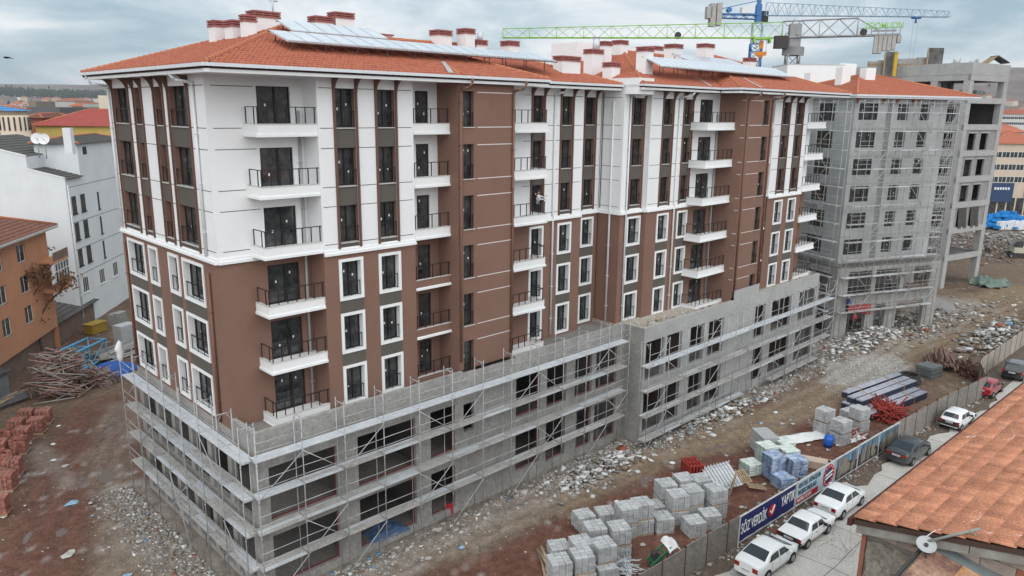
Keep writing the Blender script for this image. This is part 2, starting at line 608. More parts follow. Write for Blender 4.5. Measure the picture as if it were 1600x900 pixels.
def pl_left(rg):
    x, y = -.9-abs(rg.normal(0, 1.25)), rg.uniform(-7, 15)
    return x, y, gz_at(x, y), pick(rg, (.24, .47, .22, .06, .005, .005))
def pl_site(rg):
    x, y = rg.uniform(-14, 70), rg.uniform(-16, -4)
    if rg.rand() < .35:
        x, y = rg.uniform(-14, -2), rg.uniform(-4, 42)
    return x, y, gz_at(x, y), pick(rg, (.40, .24, .22, .12, .015, .005))
def pl_fence(rg):
    x = rg.uniform(12, 64)
    y = fence_y(x) + (abs(rg.normal(.2, .9)) if rg.rand() < .7 else -abs(rg.normal(.1, .35)))
    return x, y, gz_at(x, y), pick(rg, (.36, .28, .20, .12, .03, .01))
chunk_cloud('rubble', 6500, pl_front, .02, .26, RUB, seed=3, pw=3)
chunk_cloud('rubble', 4200, pl_left, .02, .24, RUB, seed=4, pw=2.6)
chunk_cloud('pebbles', 2200, pl_site, .02, .12, RUB, seed=5)
chunk_cloud('rubble', 1300, pl_fence, .05, .32, RUB, seed=6)
def heap_place(px, py, sx, sy, h, w, rot=0):
    c0 = at_z(px, py)
    def f(rg):
        a, b = rg.normal(0, .5), rg.normal(0, .5)
        x = c0.x+(a*sx*math.cos(rot)-b*sy*math.sin(rot))
        y = c0.y+(a*sx*math.sin(rot)+b*sy*math.cos(rot))
        return x, y, gz_at(x, y)+h*math.exp(-(a*a+b*b)*1.6)*rg.rand(), pick(rg, w)
    return f
chunk_cloud('rubbish_heap', 900, heap_place(1355, 533, 8, 2.6, .8, (.28, .14, .12, .45, .003, .007), -.2), .12, .6, RUB, seed=7, flat=.5)
chunk_cloud('rubbish_heap', 520, heap_place(1430, 515, 12, 3, .5, (.3, .15, .35, .15, .03, .02), -.25), .1, .5, RUB, seed=8)
chunk_cloud('rubbish_heap', 500, heap_place(935, 735, 4.5, 1.5, .5, (.3, .2, .1, .38, .015, .005), 0), .1, .55, RUB, seed=9, flat=.4)
chunk_cloud('rubbish_heap', 420, heap_place(1130, 645, 7, 1.6, .4, (.28, .16, .2, .35, .005, .005), 0), .1, .6, RUB, seed=10, flat=.35)
chunk_cloud('rubbish_heap', 650, heap_place(1560, 525, 12, 2.6, 1.0, (.25, .2, .32, .2, .01, .02), -.05), .15, .8, RUB, seed=11, flat=.5)
chunk_cloud('spoil_heap', 2600, heap_place(1572, 380, 26, 15, 1.2, (.2, .26, .52, .015, .005, 0), -.2), .08, .7, RUB, seed=12, flat=.8, pw=2.6)
chunk_cloud('rubble', 700, heap_place(1420, 500, 26, 4, .3, (.4, .25, .2, .13, .02, 0), -.35), .08, .6, RUB, seed=13)
# gravel spread
chunk_cloud('gravel', 2600, lambda rg: (lambda x, y: (x, y, gz_at(x, y), int(rg.choice([0, 0, 1, 3]))))(60.5+rg.normal(0, 3.4), -9.6+rg.normal(0, 1.5)), .04, .14, RUB, seed=14)
# litter sheets
def litter(n, seed):
    mb = MB()
    rg = random.Random(seed)
    for _ in range(n):
        u = rg.random()
        if u < .5:
            x, y = rg.uniform(4, 62), -3.2-abs(rg.gauss(0, 1.7))
        elif u < .75:
            x, y = rg.uniform(-12, -1), rg.uniform(-8, 36)
        else:
            x, y = rg.uniform(10, 60), rg.uniform(-16, -8)
        z = gz_at(x, y)+.03
        s = rg.uniform(.06, .32)*(1 if rg.random() < .93 else 2)
        m = rg.choice((0, 0, 0, 0, 1, 1, 1, 1, 1, 2))
        k = rg.randint(5, 7)
        P = [(x+s*rg.uniform(.5, 1.1)*math.cos(6.28*i/k), y+s*rg.uniform(.4, 1)*math.sin(6.28*i/k), z+rg.uniform(0, .05)) for i in range(k)]
        top = (x, y, z+s*rg.uniform(.1, .5))
        for i in range(k):
            mb.poly([P[i], P[(i+1) % k], top], m)
    return stuff(part('litter', mb, [WPLAS, RUB[0], mat('litter_blue', (.25, .42, .58), .5, .2, 2)], None))
litter(210, 2)
# ================================================================ APARTMENT BLOCKS
GS0, GH0, BB0, HF = 7.814, 9.78, 7.395, 3.0       # sill, head, balcony underside of storey 0, storey height
ZC, ZT = 16.4, 25.3                                # cornice, soffit
def wall(name, F, u0, u1, z0, z1, opens, mats, parent, d=0.0):
    """flat wall with real openings: opens = (ua, ub, za, zb, depth, reveal material index)"""
    mb = MB()
    us = sorted({u0, u1} | {o[i] for o in opens for i in (0, 1) if u0 < o[i] < u1})
    zs = sorted({z0, z1} | {o[i] for o in opens for i in (2, 3) if z0 < o[i] < z1})
    for a, b in zip(us, us[1:]):
        run = None
        for e_, g in zip(zs, zs[1:]):
            um, zm = (a+b)/2, (e_+g)/2
            hole = any(o[0] < um < o[1] and o[2] < zm < o[3] for o in opens)
            if not hole:
                run = (run[0], g) if run else (e_, g)
            if (hole or g == zs[-1]) and run:
                mb.poly([F(a, d, run[0]), F(b, d, run[0]), F(b, d, run[1]), F(a, d, run[1])])
                run = None
    for ua, ub, za, zb, dp, mi in opens:
        mb.poly([F(ua, d, za), F(ub, d, za), F(ub, d-dp, za), F(ua, d-dp, za)], mi)
        mb.poly([F(ua, d, zb), F(ua, d-dp, zb), F(ub, d-dp, zb), F(ub, d, zb)], mi)
        mb.poly([F(ua, d, za), F(ua, d-dp, za), F(ua, d-dp, zb), F(ua, d, zb)], mi)
        mb.poly([F(ub, d, za), F(ub, d, zb), F(ub, d-dp, zb), F(ub, d-dp, za)], mi)
    return part(name, mb, mats, parent)
WC = {}
def window(F, ua, ub, za, zb, d, parent, kind='win', rail=True, rail_d=.28, seed=[0]):
    """framed window with dark pane, works stickers and a french rail"""
    w, h = round(ub-ua, 2), round(zb-za, 2)
    seed[0] += 1
    key = (w, h, kind, rail, rail_d)
    if key not in WC:
        fm, pm, rm = MB(), MB(), MB()
        t = .06
        fm.fbox(LF, 0, t, -.06, .02, 0, h)
        fm.fbox(LF, w-t, w, -.06, .02, 0, h)
        fm.fbox(LF, t, w-t, -.06, .02, 0, t)
        fm.fbox(LF, t, w-t, -.06, .02, h-t, h)
        if kind == 'door':
            fm.fbox(LF, w*.55-.05, w*.55+.05, -.06, .03, t, h-t)
        elif w > 1.6:
            for q in (.33, .66):
                fm.fbox(LF, w*q-.035, w*q+.035, -.06, .025, t, h-t)
        elif w > .95:
            fm.fbox(LF, w*.5-.035, w*.5+.035, -.06, .025, t, h-t)
        pm.poly([LF(t, -.03, t), LF(w-t, -.03, t), LF(w-t, -.03, h-t), LF(t, -.03, h-t)])
        if rail:
            rd = rail_d
            rm.fbox(LF, .0, w, rd-.025, rd+.02, .80, .84)
            n = 3 if w < 2 else 4
            for k in range(n):
                u = .04+(w-.08)*k/(n-1)
                rm.fbox(LF, u-.014, u+.014, rd-.014, rd+.014, .02, .80)
            rm.fbox(LF, 0, w, rd-.01, rd+.01, .06, .09)
        WC[key] = (fm.mesh('window', FRAME), pm.mesh('pane', GLASS), rm.mesh('railing', RAIL) if rail else None)
    a, b, r_ = WC[key]
    p0 = F(ua, d, za)
    o = mk('window' if kind != 'door' else 'balcony_door', a, parent)
    pl = parent.location
    o.location = (p0[0]-pl.x, p0[1]-pl.y, p0[2]-pl.z)
    o.rotation_euler[2] = R(F.ang)
    lpart('pane', b, o)
    if r_:
        lpart('railing', r_, o)
    rg = random.Random(seed[0]*31)
    sk = 'stk'
    if sk not in WC:
        m2 = MB()
        m2.fbox(LF, 0, .08, 0, .004, 0, .13)
        WC[sk] = m2.mesh('sticker', STICK)
    for k in range(rg.choice((1, 1, 2, 2))):
        lpart('sticker', WC[sk], o, LF(w*(.25 if k == 0 else .7), -.028, h*rg.uniform(.28, .82)))
    return o
def curve_fin(F, u, parent, d1=.68, flip=1):
    """thin brown fin that flares into a bracket under the eave"""
    mb = MB()
    zb, zt, w = 16.52, ZT-.01, .06
    mb.fbox(F, u-w, u+w, -.01, .09, zb, 24.45)
    prof = [(-.01, 24.45), (.09, 24.45)]
    for k in range(9):
        t = math.pi/2*k/8
        prof.append((.09+(d1-.09)*(1-math.cos(t)), 24.45+(zt-24.45)*math.sin(t)))
    prof += [(-.01, zt)]
    A = [F(u-w, d, z) for d, z in prof]
    B = [F(u+w, d, z) for d, z in prof]
    n = len(prof)
    mb.poly(A)
    mb.poly(B[::-1])
    for k in range(n):
        j = (k+1) % n
        mb.poly([A[k], B[k], B[j], A[j]])
    part('fin', mb, BRFIN, parent)
def grooves(F, spans, zs, parent, m=GROOVE, hgt=.035):
    for a, b in spans:
        for z in zs:
            mb = MB()
            mb.fbox(F, a, b, -.01, .005, z-hgt/2, z+hgt/2)
            part('groove', mb, m, parent)
def cornice(F, u0, u1, parent, e0=0, e1=0):
    mb = MB()
    mb.fbox(F, u0-e0, u1+e1, -.05, .15, ZC-.20, ZC-.06)
    mb.fbox(F, u0-e0*.6, u1+e1*.6, -.05, .08, ZC-.06, ZC+.08)
    part('cornice', mb, WTRIM, parent)
def bay(F, u0, u1, strips, P, zb=7.3, deep=.34, wmats=None):
    """bay with tall window strips: brown below the cornice, white above"""
    ow = [(a, b, 16.56, 24.78, deep, 1) for a, b in strips]
    wall('wall', F, u0, u1, ZC, ZT, ow, [WHITE, BROWN], P)
    ob = [(a, b, GS0+HF*k, GH0+HF*k+.02, deep, 1) for a, b in strips for k in (0, 1, 2)]
    wall('wall', F, u0, u1, zb, ZC, ob, [BROWN, WHITE], P)
    for a, b in strips:
        w = b-a
        for k in range(6):
            s, h = GS0+HF*k, GH0+HF*k
            window(F, a, b, s, h, -deep+.03, P, rail_d=deep-.08)
            if k >= 3:
                lo = s-1.03 if k > 3 else 16.56
                mb = MB()
                mb.fbox(F, a, b, -deep, -.05, lo, s-.05)
                part('spandrel_panel', mb, SPAN, P)
                mb = MB()
                mb.fbox(F, a+.005, b-.005, -deep, .02, s-.05, s)
                part('sill', mb, STONE, P)
            else:
                mb = MB()
                e, t = .17, .06
                mb.fbox(F, a-e, a, 0, t, s-.16, h+.16)
                mb.fbox(F, b, b+e, 0, t, s-.16, h+.16)
                mb.fbox(F, a, b, 0, t, h, h+.16)
                mb.fbox(F, a, b, 0, t, s-.16, s)
                part('window_surround', mb, WTRIM, P)
                if k:
                    mb = MB()
                    mb.fbox(F, a-e+.01, b+e-.01, 0, .012, s-1.03+.17, s-.16)
                    part('spandrel_panel', mb, SPAN, P)
        curve_fin(F, a-.07, P)
        curve_fin(F, b+.07, P)
    ed = [u0+.12]
    for a, b in strips:
        ed += [a-.15, b+.15]
    ed.append(u1-.12)
    sp = [(ed[i], ed[i+1]) for i in range(0, len(ed), 2) if ed[i+1]-ed[i] > .1]
    grooves(F, sp, [GS0+HF*k-.02 for k in (3, 4, 5)]+[GH0+HF*k for k in (3, 4, 5)], P)
    cornice(F, u0, u1, P)
def plain(F, u0, u1, P, zb=7.3, ops=(), brown=False, corn=True, g=None):
    if brown:
        wall('wall', F, u0, u1, zb, ZT, list(ops), [BROWN, BROWN], P)
        return
    wall('wall', F, u0, u1, ZC, ZT, [o for o in ops if o[2] > ZC], [WHITE, WHITE], P)
    wall('wall', F, u0, u1, zb, ZC, [o for o in ops if o[2] < ZC], [BROWN, BROWN], P)
    if corn:
        cornice(F, u0, u1, P)
def balcony(F, u0, u1, dep, zb, P, white=True, left=True, right=True, npost=7, flush=False, trim=True):
    H_ = .60
    mb = MB()
    m = 0 if white else 1
    t = .13
    mb.fbox(F, u0, u1, 0.004, dep, zb+.16, zb+.34, m)
    mb.fbox(F, u0, u1, dep-t, dep, zb+.34, zb+H_, m)
    if left:
        mb.fbox(F, u0, u0+t, 0.004, dep-t, zb+.34, zb+H_, m)
    if right:
        mb.fbox(F, u1-t, u1, 0.004, dep-t, zb+.34, zb+H_, m)
    o = part('balcony', mb, [WHITE, BROWN], P)
    mb = MB()
    e = .055
    el, er = (e if left else 0), (e if right else 0)
    if trim:
        mb.fbox(F, u0-el, u1+er, 0.006, dep+e, zb, zb+.13, 0)
        mb.fbox(F, u0-el*.5, u1+er*.5, 0.008, dep+e*.5, zb+.13, zb+.162, 0)
        lp = part('trim', mb, WTRIM, o)
    mb = MB()
    mb.fbox(F, u0-.02, u1+.02, dep-t-.02, dep+.03, zb+H_, zb+H_+.035)
    if left:
        mb.fbox(F, u0-.02, u0+t+.02, .004, dep-t-.02, zb+H_, zb+H_+.035)
    if right:
        mb.fbox(F, u1-t-.02, u1+.02, .004, dep-t-.02, zb+H_, zb+H_+.035)
    part('coping', mb, STONE, o)
    mb = MB()
    z0, z1 = zb+H_+.035, zb+H_+.80
    dm = dep-t/2
    for k in range(npost):
        u = u0+.08+(u1-u0-.2)*k/(npost-1)
        mb.fbox(F, u-.022, u+.022, dm-.022, dm+.022, z0, z1)
    mb.fbox(F, u0+.03, u1-.03, dm-.03, dm+.03, z1, z1+.04)
    if left:
        mb.fbox(F, u0+.05, u0+.09, .12, dm, z1+.001, z1+.041)
        mb.fbox(F, u0+.045, u0+.09, .14, .185, z0, z1)
        if dep > 1.0:
            mb.fbox(F, u0+.045, u0+.09, dm-.35, dm-.31, z0, z1)
    if right:
        mb.fbox(F, u1-.09, u1-.05, .12, dm, z1+.001, z1+.041)
    part('railing', mb, RAIL, o)
    return o
def downpipe(F, u, z0, z1, P, m, d=.10, elbow=True, du=.35, dd=.75, r=.075):
    mb = MB()
    pts = [F(u, d, z0), F(u, d, z1-.55)]
    if elbow:
        pts += [F(u, d+.03, z1-.38), F(u+du*.6, dd-.15, z1-.28), F(u+du, dd, z1-.02), F(u+du, dd, z1+.22)]
    mb.path(pts, r, 8)
    for z in np.arange(z0+1.2, z1-1, 2.4):
        mb.fbox(F, u-.1, u+.1, .0, d+.1, z, z+.035)
    part('downpipe', mb, m, P)
def front(y):
    return Face(0, y, 0)
FL = Face(0, 14.08, -90)
fe = random.Random(3)
A = thing('apartment_block', 'near half of the white and brown apartment building, its sharp corner facing the camera', 'building', (15, 6, -1.2))
# --- left (gable side) elevation
bay(FL, 0, 14.08, [(1.05, 3.6), (4.6, 5.7), (7.65, 8.8), (9.65, 12.1)], A, zb=7.45)
downpipe(FL, .45, 16.5, ZT, A, PIPEW, du=-.6, dd=1.0)
downpipe(FL, 12.95, 16.5, ZT, A, PIPEW, du=-.55, dd=.9)
downpipe(FL, 13.0, 7.6, 16.2, A, PIPEB, elbow=False)
downpipe(FL, .5, 7.6, 16.2, A, PIPEB, elbow=False)
# --- front elevation, bay by bay
F0 = front(0)
dz = [(2.55, 4.35, BB0+HF*k+.34, BB0+HF*k+2.42, .14, 1) for k in range(6)]
plain(F0, 0, 5.0, A, zb=7.3, ops=dz)
for k in range(6):
    window(F0, 2.55, 4.35, BB0+HF*k+.34, BB0+HF*k+2.42, -.11, A, 'door', rail=False)
    balcony(F0, 1.8, 5.03, 1.42, BB0+HF*k, A, right=False)
grooves(F0, [(.3, 2.4)], [GH0+HF*k for k in (3, 4, 5)], A)
grooves(F0, [(.3, 1.7)], [GS0+HF*k-.02 for k in (3, 4, 5)], A)
downpipe(F0, 4.72, 7.8, 24.2, A, PIPEG, elbow=False, d=.09)
FB = front(-1.49)
bay(FB, 5.0, 10.95, [(6.02, 7.2), (8.55, 9.72)], A)
plain(Face(5.0, 0, -90), 0, 1.49, A, corn=False)
FC = front(-.3)
dc = [(12.0, 12.95, BB0+HF*k+.34, BB0+HF*k+2.42, .12, 1) for k in range(6)]
plain(FC, 10.95, 13.6, A, ops=dc, corn=False)
for k in range(6):
    window(FC, 12.0, 12.95, BB0+HF*k+.34, BB0+HF*k+2.42, -.09, A, 'win', rail=False)
    balcony(FC, 10.97, 13.59, 1.17, BB0+HF*k, A, white=k >= 3, left=False, right=False, npost=5)
plain(Face(10.95, -1.49, 90), 0, 1.2, A, corn=False)
FD = front(-2.2)
od = [(14.0, 14.82, GS0+HF*k, GH0+HF*k+.05, .3, 1) for k in range(6)]
plain(FD, 13.6, 18.1, A, zb=8.0, ops=od, brown=True)
wall('wall', Face(13.6, -.3, -90), 0, 1.9, 7.5, ZT, [], [BROWN], A)
wall('wall', Face(18.1, -2.2, 90), 0, 2.2, 7.5, ZT, [], [BROWN], A)
for k in range(6):
    window(FD, 14.0, 14.82, GS0+HF*k, GH0+HF*k+.05, -.27, A, rail_d=.2)
    mb = MB()
    mb.fbox(FD, 13.97, 14.9, -.02, .06, GS0+HF*k-.05, GS0+HF*k)
    part('sill', mb, STONE, A)
grooves(FD, [(15.1, 18.0)], [GS0+HF*k-.02 for k in range(1, 6)]+[GH0+HF*k for k in range(6)], A, GROOVEW, .05)
downpipe(FD, 13.72, 8.6, ZT, A, PIPEB, du=.3, dd=.8)
downpipe(FD, 17.98, 8.2, ZT, A, PIPEB, du=.35, dd=.8)
FE = front(0)
oe = [(19.0, 19.85, BB0+HF*k+.34, BB0+HF*k+2.42, .4, 1) for k in range(6)]
wall('wall', FE, 18.1, 21.0, ZC, ZT, [o for o in oe if o[2] > ZC], [WHITE, WHITE], A)
wall('wall', FE, 18.1, 21.0, 7.3, ZC, [o for o in oe if o[2] < ZC], [BROWN, BROWN], A)
bay(FE, 21.0, 27.2, [(21.98, 23.05), (24.85, 26.0)], A)
for k in range(6):
    window(FE, 19.0, 19.85, BB0+HF*k+.34, BB0+HF*k+2.42, -.38, A, 'win', rail=False)
    balcony(FE, 18.95, 22.0, 1.42, BB0+HF*k, A, left=False, npost=6)
downpipe(FE, 24.1, 7.8, ZT, A, PIPEW, du=.35, dd=.9)
FF = front(.75)
bay(FF, 27.2, 30.1, [(28.25, 29.4)], A)
plain(Face(27.2, 0, 90), 0, .75, A, corn=False)
# --- back and hidden flanks close the volume
wall('wall', Face(30.0, 14.08, 180), 0, 30.0, 7.3, ZT, [], [WHITE], A)
mb = MB()
mb.box(30.02, 30.06, .9, 14, 7.3, ZT)
part('party_wall', mb, CONC, A)
B = thing('apartment_block', 'far half of the white and brown apartment building, right of the vertical joint', 'building', (45, 6, -1.2))
FP = Face(30.12, .72, -90)
wall('wall', FP, 0, 2.1, ZC, ZT+.1, [], [WHITE], B)
wall('wall', FP, 0, 2.1, 7.3, ZC, [], [BROWN], B)
cornice(FP, 0, 2.1, B)
grooves(FP, [(.1, 1.9)], [GS0+HF*k-.02 for k in (3, 4, 5)]+[GH0+HF*k for k in (3, 4, 5)], B)
plain(front(-1.38), 30.12, 30.68, B)
bay(front(-1.22), 30.68, 33.05, [(31.35, 32.75)], B)
mb = MB()
mb.box(30.1, 31.9, -2.6, .6, 25.02, 26.15)
part('parapet_box', mb, WHITE, B)
downpipe(FP, 1.2, 7.8, 25.1, B, PIPEW, elbow=False)
downpipe(front(-1.22), 30.95, 7.8, ZT, B, PIPEW, du=1.0, dd=1.4)
plain(Face(33.05, -1.22, -90), 0, .43, B)
FG = front(-1.65)
bay(FG, 33.05, 39.2, [(34.65, 35.9), (37.45, 38.6)], B)
dg = [(39.75, 41.7, BB0+HF*k+.34, BB0+HF*k+2.42, .13, 1) for k in range(6)]
plain(FG, 39.2, 42.7, B, ops=dg)
for k in range(6):
    window(FG, 39.75, 41.7, BB0+HF*k+.34, BB0+HF*k+2.42, -.10, B, 'door', rail=False)
    balcony(FG, 38.52, 42.66, 1.55, BB0+HF*k, B, right=False)
downpipe(FG, 42.35, 7.8, 24.2, B, PIPEG, elbow=False)
downpipe(FG, 36.7, 7.8, ZT, B, PIPEW, du=.4, dd=1.1)
FI = front(-4.1)
oi = [(45.65, 46.6, GS0+HF*k, GH0+HF*k+.05, .3, 1) for k in range(6)]
wall('wall', Face(42.7, -1.65, -90), 0, 2.45, 7.5, ZT, [], [BROWN], B)
plain(FI, 42.7, 47.1, B, zb=8.2, ops=oi, brown=True)
for k in range(6):
    window(FI, 45.65, 46.6, GS0+HF*k, GH0+HF*k+.05, -.27, B, rail_d=.2)
    mb = MB()
    mb.fbox(FI, 45.6, 46.65, -.02, .06, GS0+HF*k-.05, GS0+HF*k)
    part('sill', mb, STONE, B)
grooves(FI, [(43.4, 45.5)], [GS0+HF*k-.02 for k in range(1, 6)]+[GH0+HF*k for k in range(6)], B, GROOVEW, .05)
grooves(Face(42.7, -1.65, -90), [(2.05, 2.4)], [GS0+HF*k-.02 for k in range(1, 6)]+[GH0+HF*k for k in range(6)], B, GROOVEW, .05)
downpipe(FI, 42.95, 8.6, ZT, B, PIPEB, du=.6, dd=.8)
downpipe(FI, 47.0, 8.6, ZT, B, PIPEB, du=.5, dd=.8)
wall('wall', Face(47.1, -4.1, 90), 0, 2.2, 7.5, ZT, [], [BROWN], B)
FJ = front(-1.9)
plain(FJ, 47.1, 49.6, B, corn=False)
for k in range(6):
    balcony(FJ, 47.12, 49.58, 1.1, BB0+HF*k, B, white=k >= 3, left=False, right=False, npost=4)
plain(Face(49.6, -1.9, -90), 0, 1.2, B, corn=False)
FK = front(-3.1)
bay(FK, 49.6, 56.1, [(51.05, 52.35), (53.75, 55.05)], B)
plain(Face(56.1, -3.1, 90), 0, 1.4, B, corn=False)
FQ = front(-1.7)
plain(FQ, 56.1, 60.0, B)
for k in range(6):
    window(FQ, 57.2, 58.8, BB0+HF*k+.34, BB0+HF*k+2.42, .01, B, 'door', rail=False)
    balcony(FQ, 56.12, 60.0, 1.5, BB0+HF*k, B, left=False)
wall('wall', Face(60, -1.7, 90), 0, 15.7, 7.3, ZT, [], [WHITE], B)
wall('wall', Face(60, 14, 180), 0, 30, 7.3, ZT, [], [WHITE], B)
# expansion joint
mb = MB()
mb.bar((30.08, .56, 16.6), (30.08, .56, 25.2), .035, 4)
part('joint_strip', mb, GROOVE, A)
# ---------------------------------------------------------------- concrete podiums
def podium_front(F, spans, u0, u1, z0, z1, P, mats):
    ops = []
    for a, b, lo, hi in spans:
        ops.append((a, b, lo, hi, .3, 1))
    wall('podium_wall', F, u0, u1, z0, z1, ops, mats, P)
    for a, b, lo, hi in spans:
        if 1.2 < b-a and b < 30:
            mb = MB()
            mb.fbox(F, a, b, -.29, -.22, lo, lo+.07)
            mb.fbox(F, b-.05, b, -.29, -.22, lo+.07, hi)
            part('opening_edge', mb, REDP, P)
up1 = [(.65, 4.58, 3.05, 6.05), (5.9, 9.88, 3.05, 6.1), (11.0, 12.9, 3.05, 6.1), (13.6, 14.52, 4.05, 5.9), (18.2, 20.5, 3.7, 6.5), (21.2, 23.2, 3.6, 6.45), (24.15, 26.05, 3.55, 6.5), (26.5, 28.95, 3.55, 6.45)]
lo1 = [(.65, 4.58, -.75, 2.2), (5.9, 9.88, -.8, 2.3), (11.0, 12.9, -.8, 2.08), (18.2, 20.5, -.2, 2.4), (21.2, 23.2, -.5, 2.45), (24.45, 26.1, -.6, 2.4), (26.5, 29.0, -.7, 2.3)]
FPD = front(-2.6)
podium_front(FPD, up1+lo1, 0, 29.9, -1.6, 7.98, A, [CONC, CONC])
mb = MB()
mb.box(0.0, 13.6, -2.6+.002, -2.34, 7.98, 8.08)
mb.box(18.1, 29.9, -2.6+.002, -2.34, 7.98, 8.08)
mb.box(0.0, .28, -2.34, -.02, 7.98, 8.08)
mb.box(.28, 13.6, -2.36, -2.34, 7.5, 7.98)
mb.box(18.1, 29.9, -2.36, -2.34, 7.5, 7.98)
mb.box(.26, .28, -2.34, 0, 7.5, 7.98)
part('parapet', mb, CONC, A)
mb = MB()
mb.box(.02, 29.88, -2.58, 14, 7.2, 7.5)
part('terrace_slab', mb, SLABC, A)
FPL = Face(0, 14.08, -90)
lop = []
for k in range(6):
    u = .7+k*2.62
    if k < 6:
        lop += [(u, u+2.1, 3.1, 6.3, .3, 1), (u, u+2.1, -.9, 2.3, .3, 1)]
wall('podium_wall', FPL, 0, 16.68, -1.6, 7.46, lop, [CONC, CONC], A)
wall('podium_wall', Face(0, 0, -90), 0, 2.6, 7.46, 7.98, [], [CONC], A, d=.0)
mb = MB()
for z in (2.55, -.95):
    mb.box(.3, 29.6, -2.3, 13.8, z, z+.25)
part('podium_floor', mb, SLABC, A)
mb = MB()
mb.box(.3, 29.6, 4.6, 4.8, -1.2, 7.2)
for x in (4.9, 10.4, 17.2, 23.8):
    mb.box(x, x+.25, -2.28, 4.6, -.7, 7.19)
part('partition', mb, mat('inner_block_shaded', (.085, .08, .075), .95, .25, 1), A)  # block darkened: room shade is put into its colour
mb = MB()
mb.box(29.75, 29.88, -2.5, 14, -1.2, 7.2)
mb.box(.2, 29.8, 13.9, 14.05, -1.2, 7.4)
part('podium_back', mb, CONC, A)
# second podium, further out
up2 = [(30.2, 32.65, 3.75, 6.85), (32.95, 35.05, 3.7, 6.85), (36.25, 38.3, 3.75, 6.85), (39.0, 41.4, 3.75, 6.8), (46.8, 48.7, 3.7, 6.75), (49.95, 53.9, 3.7, 6.7), (55.5, 59.3, 3.7, 6.7)]
lo2 = [(30.2, 32.85, -.5, 3.0), (33.1, 35.05, -.5, 2.9), (36.4, 38.4, -.5, 2.85), (39.0, 41.4, -.5, 2.8), (47.0, 48.9, -.5, 2.9), (50.1, 54.1, -.5, 2.8), (55.4, 59.2, -.5, 2.75)]
FQD = front(-4.35)
podium_front(FQD, up2+lo2, 29.9, 59.6, -1.6, 7.98, B, [CONC2, CONC2])
wall('podium_wall', Face(29.9, -2.6, -90), 0, 1.75, -1.6, 7.98, [], [CONC], B)
wall('podium_wall', Face(59.6, -4.35, 90), 0, 4, -1.6, 7.98, [], [CONC2], B)
wall('podium_wall', FQD, 42.7, 47.1, 7.98, 8.9, [], [CONC2], B, d=.004)
mb = MB()
mb.box(29.92, 59.58, -4.33, 14, 7.3, 7.72)
part('terrace_slab', mb, mat('terrace_screed', (.33, .28, .22), .95, .35, .8, col2=(.42, .39, .35), fine=.3, fscale=6), B)
mb = MB()
mb.box(29.92, 42.7, -4.348, -4.1, 7.72, 8.02)
mb.box(47.1, 59.58, -4.348, -4.1, 7.72, 8.02)
mb.box(29.902, 30.1, -4.1, -2.62, 7.72, 8.02)
part('parapet', mb, CONC2, B)
mb = MB()
for z in (3.25, -.9):
    mb.box(30.2, 59.3, -4.05, 13.8, z, z+.25)
part('podium_floor', mb, SLABC, B)
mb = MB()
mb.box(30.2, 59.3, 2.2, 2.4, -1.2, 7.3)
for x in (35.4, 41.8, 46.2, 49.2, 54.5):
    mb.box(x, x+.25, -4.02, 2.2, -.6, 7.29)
part('partition', mb, mat('inner_brown_shaded', (.13, .10, .085), .95, .25, 1), B)  # brown block, likewise darkened to carry the room shade
chunk_cloud('terrace_rubble', 420, lambda rg: (lambda x, y: (x, y, 7.72, int(rg.choice([0, 0, 1, 2, 2, 3]))))(rg.uniform(30.4, 42.4), -4.0+abs(rg.normal(0, .8))), .03, .25, RUB, seed=21)
chunk_cloud('terrace_rubble', 260, lambda rg: (lambda x, y: (x, y, 7.5, int(rg.choice([0, 0, 1, 1, 3]))))(rg.uniform(.4, 29.4), -2.28+abs(rg.normal(0, .4))), .03, .16, RUB, seed=22)
chunk_cloud('terrace_rubble', 200, lambda rg: (lambda x, y: (x, y, 7.72, int(rg.choice([0, 0, 1, 2, 2, 3]))))(rg.uniform(47.5, 59), -4.0+abs(rg.normal(0, .5))), .03, .2, RUB, seed=23)
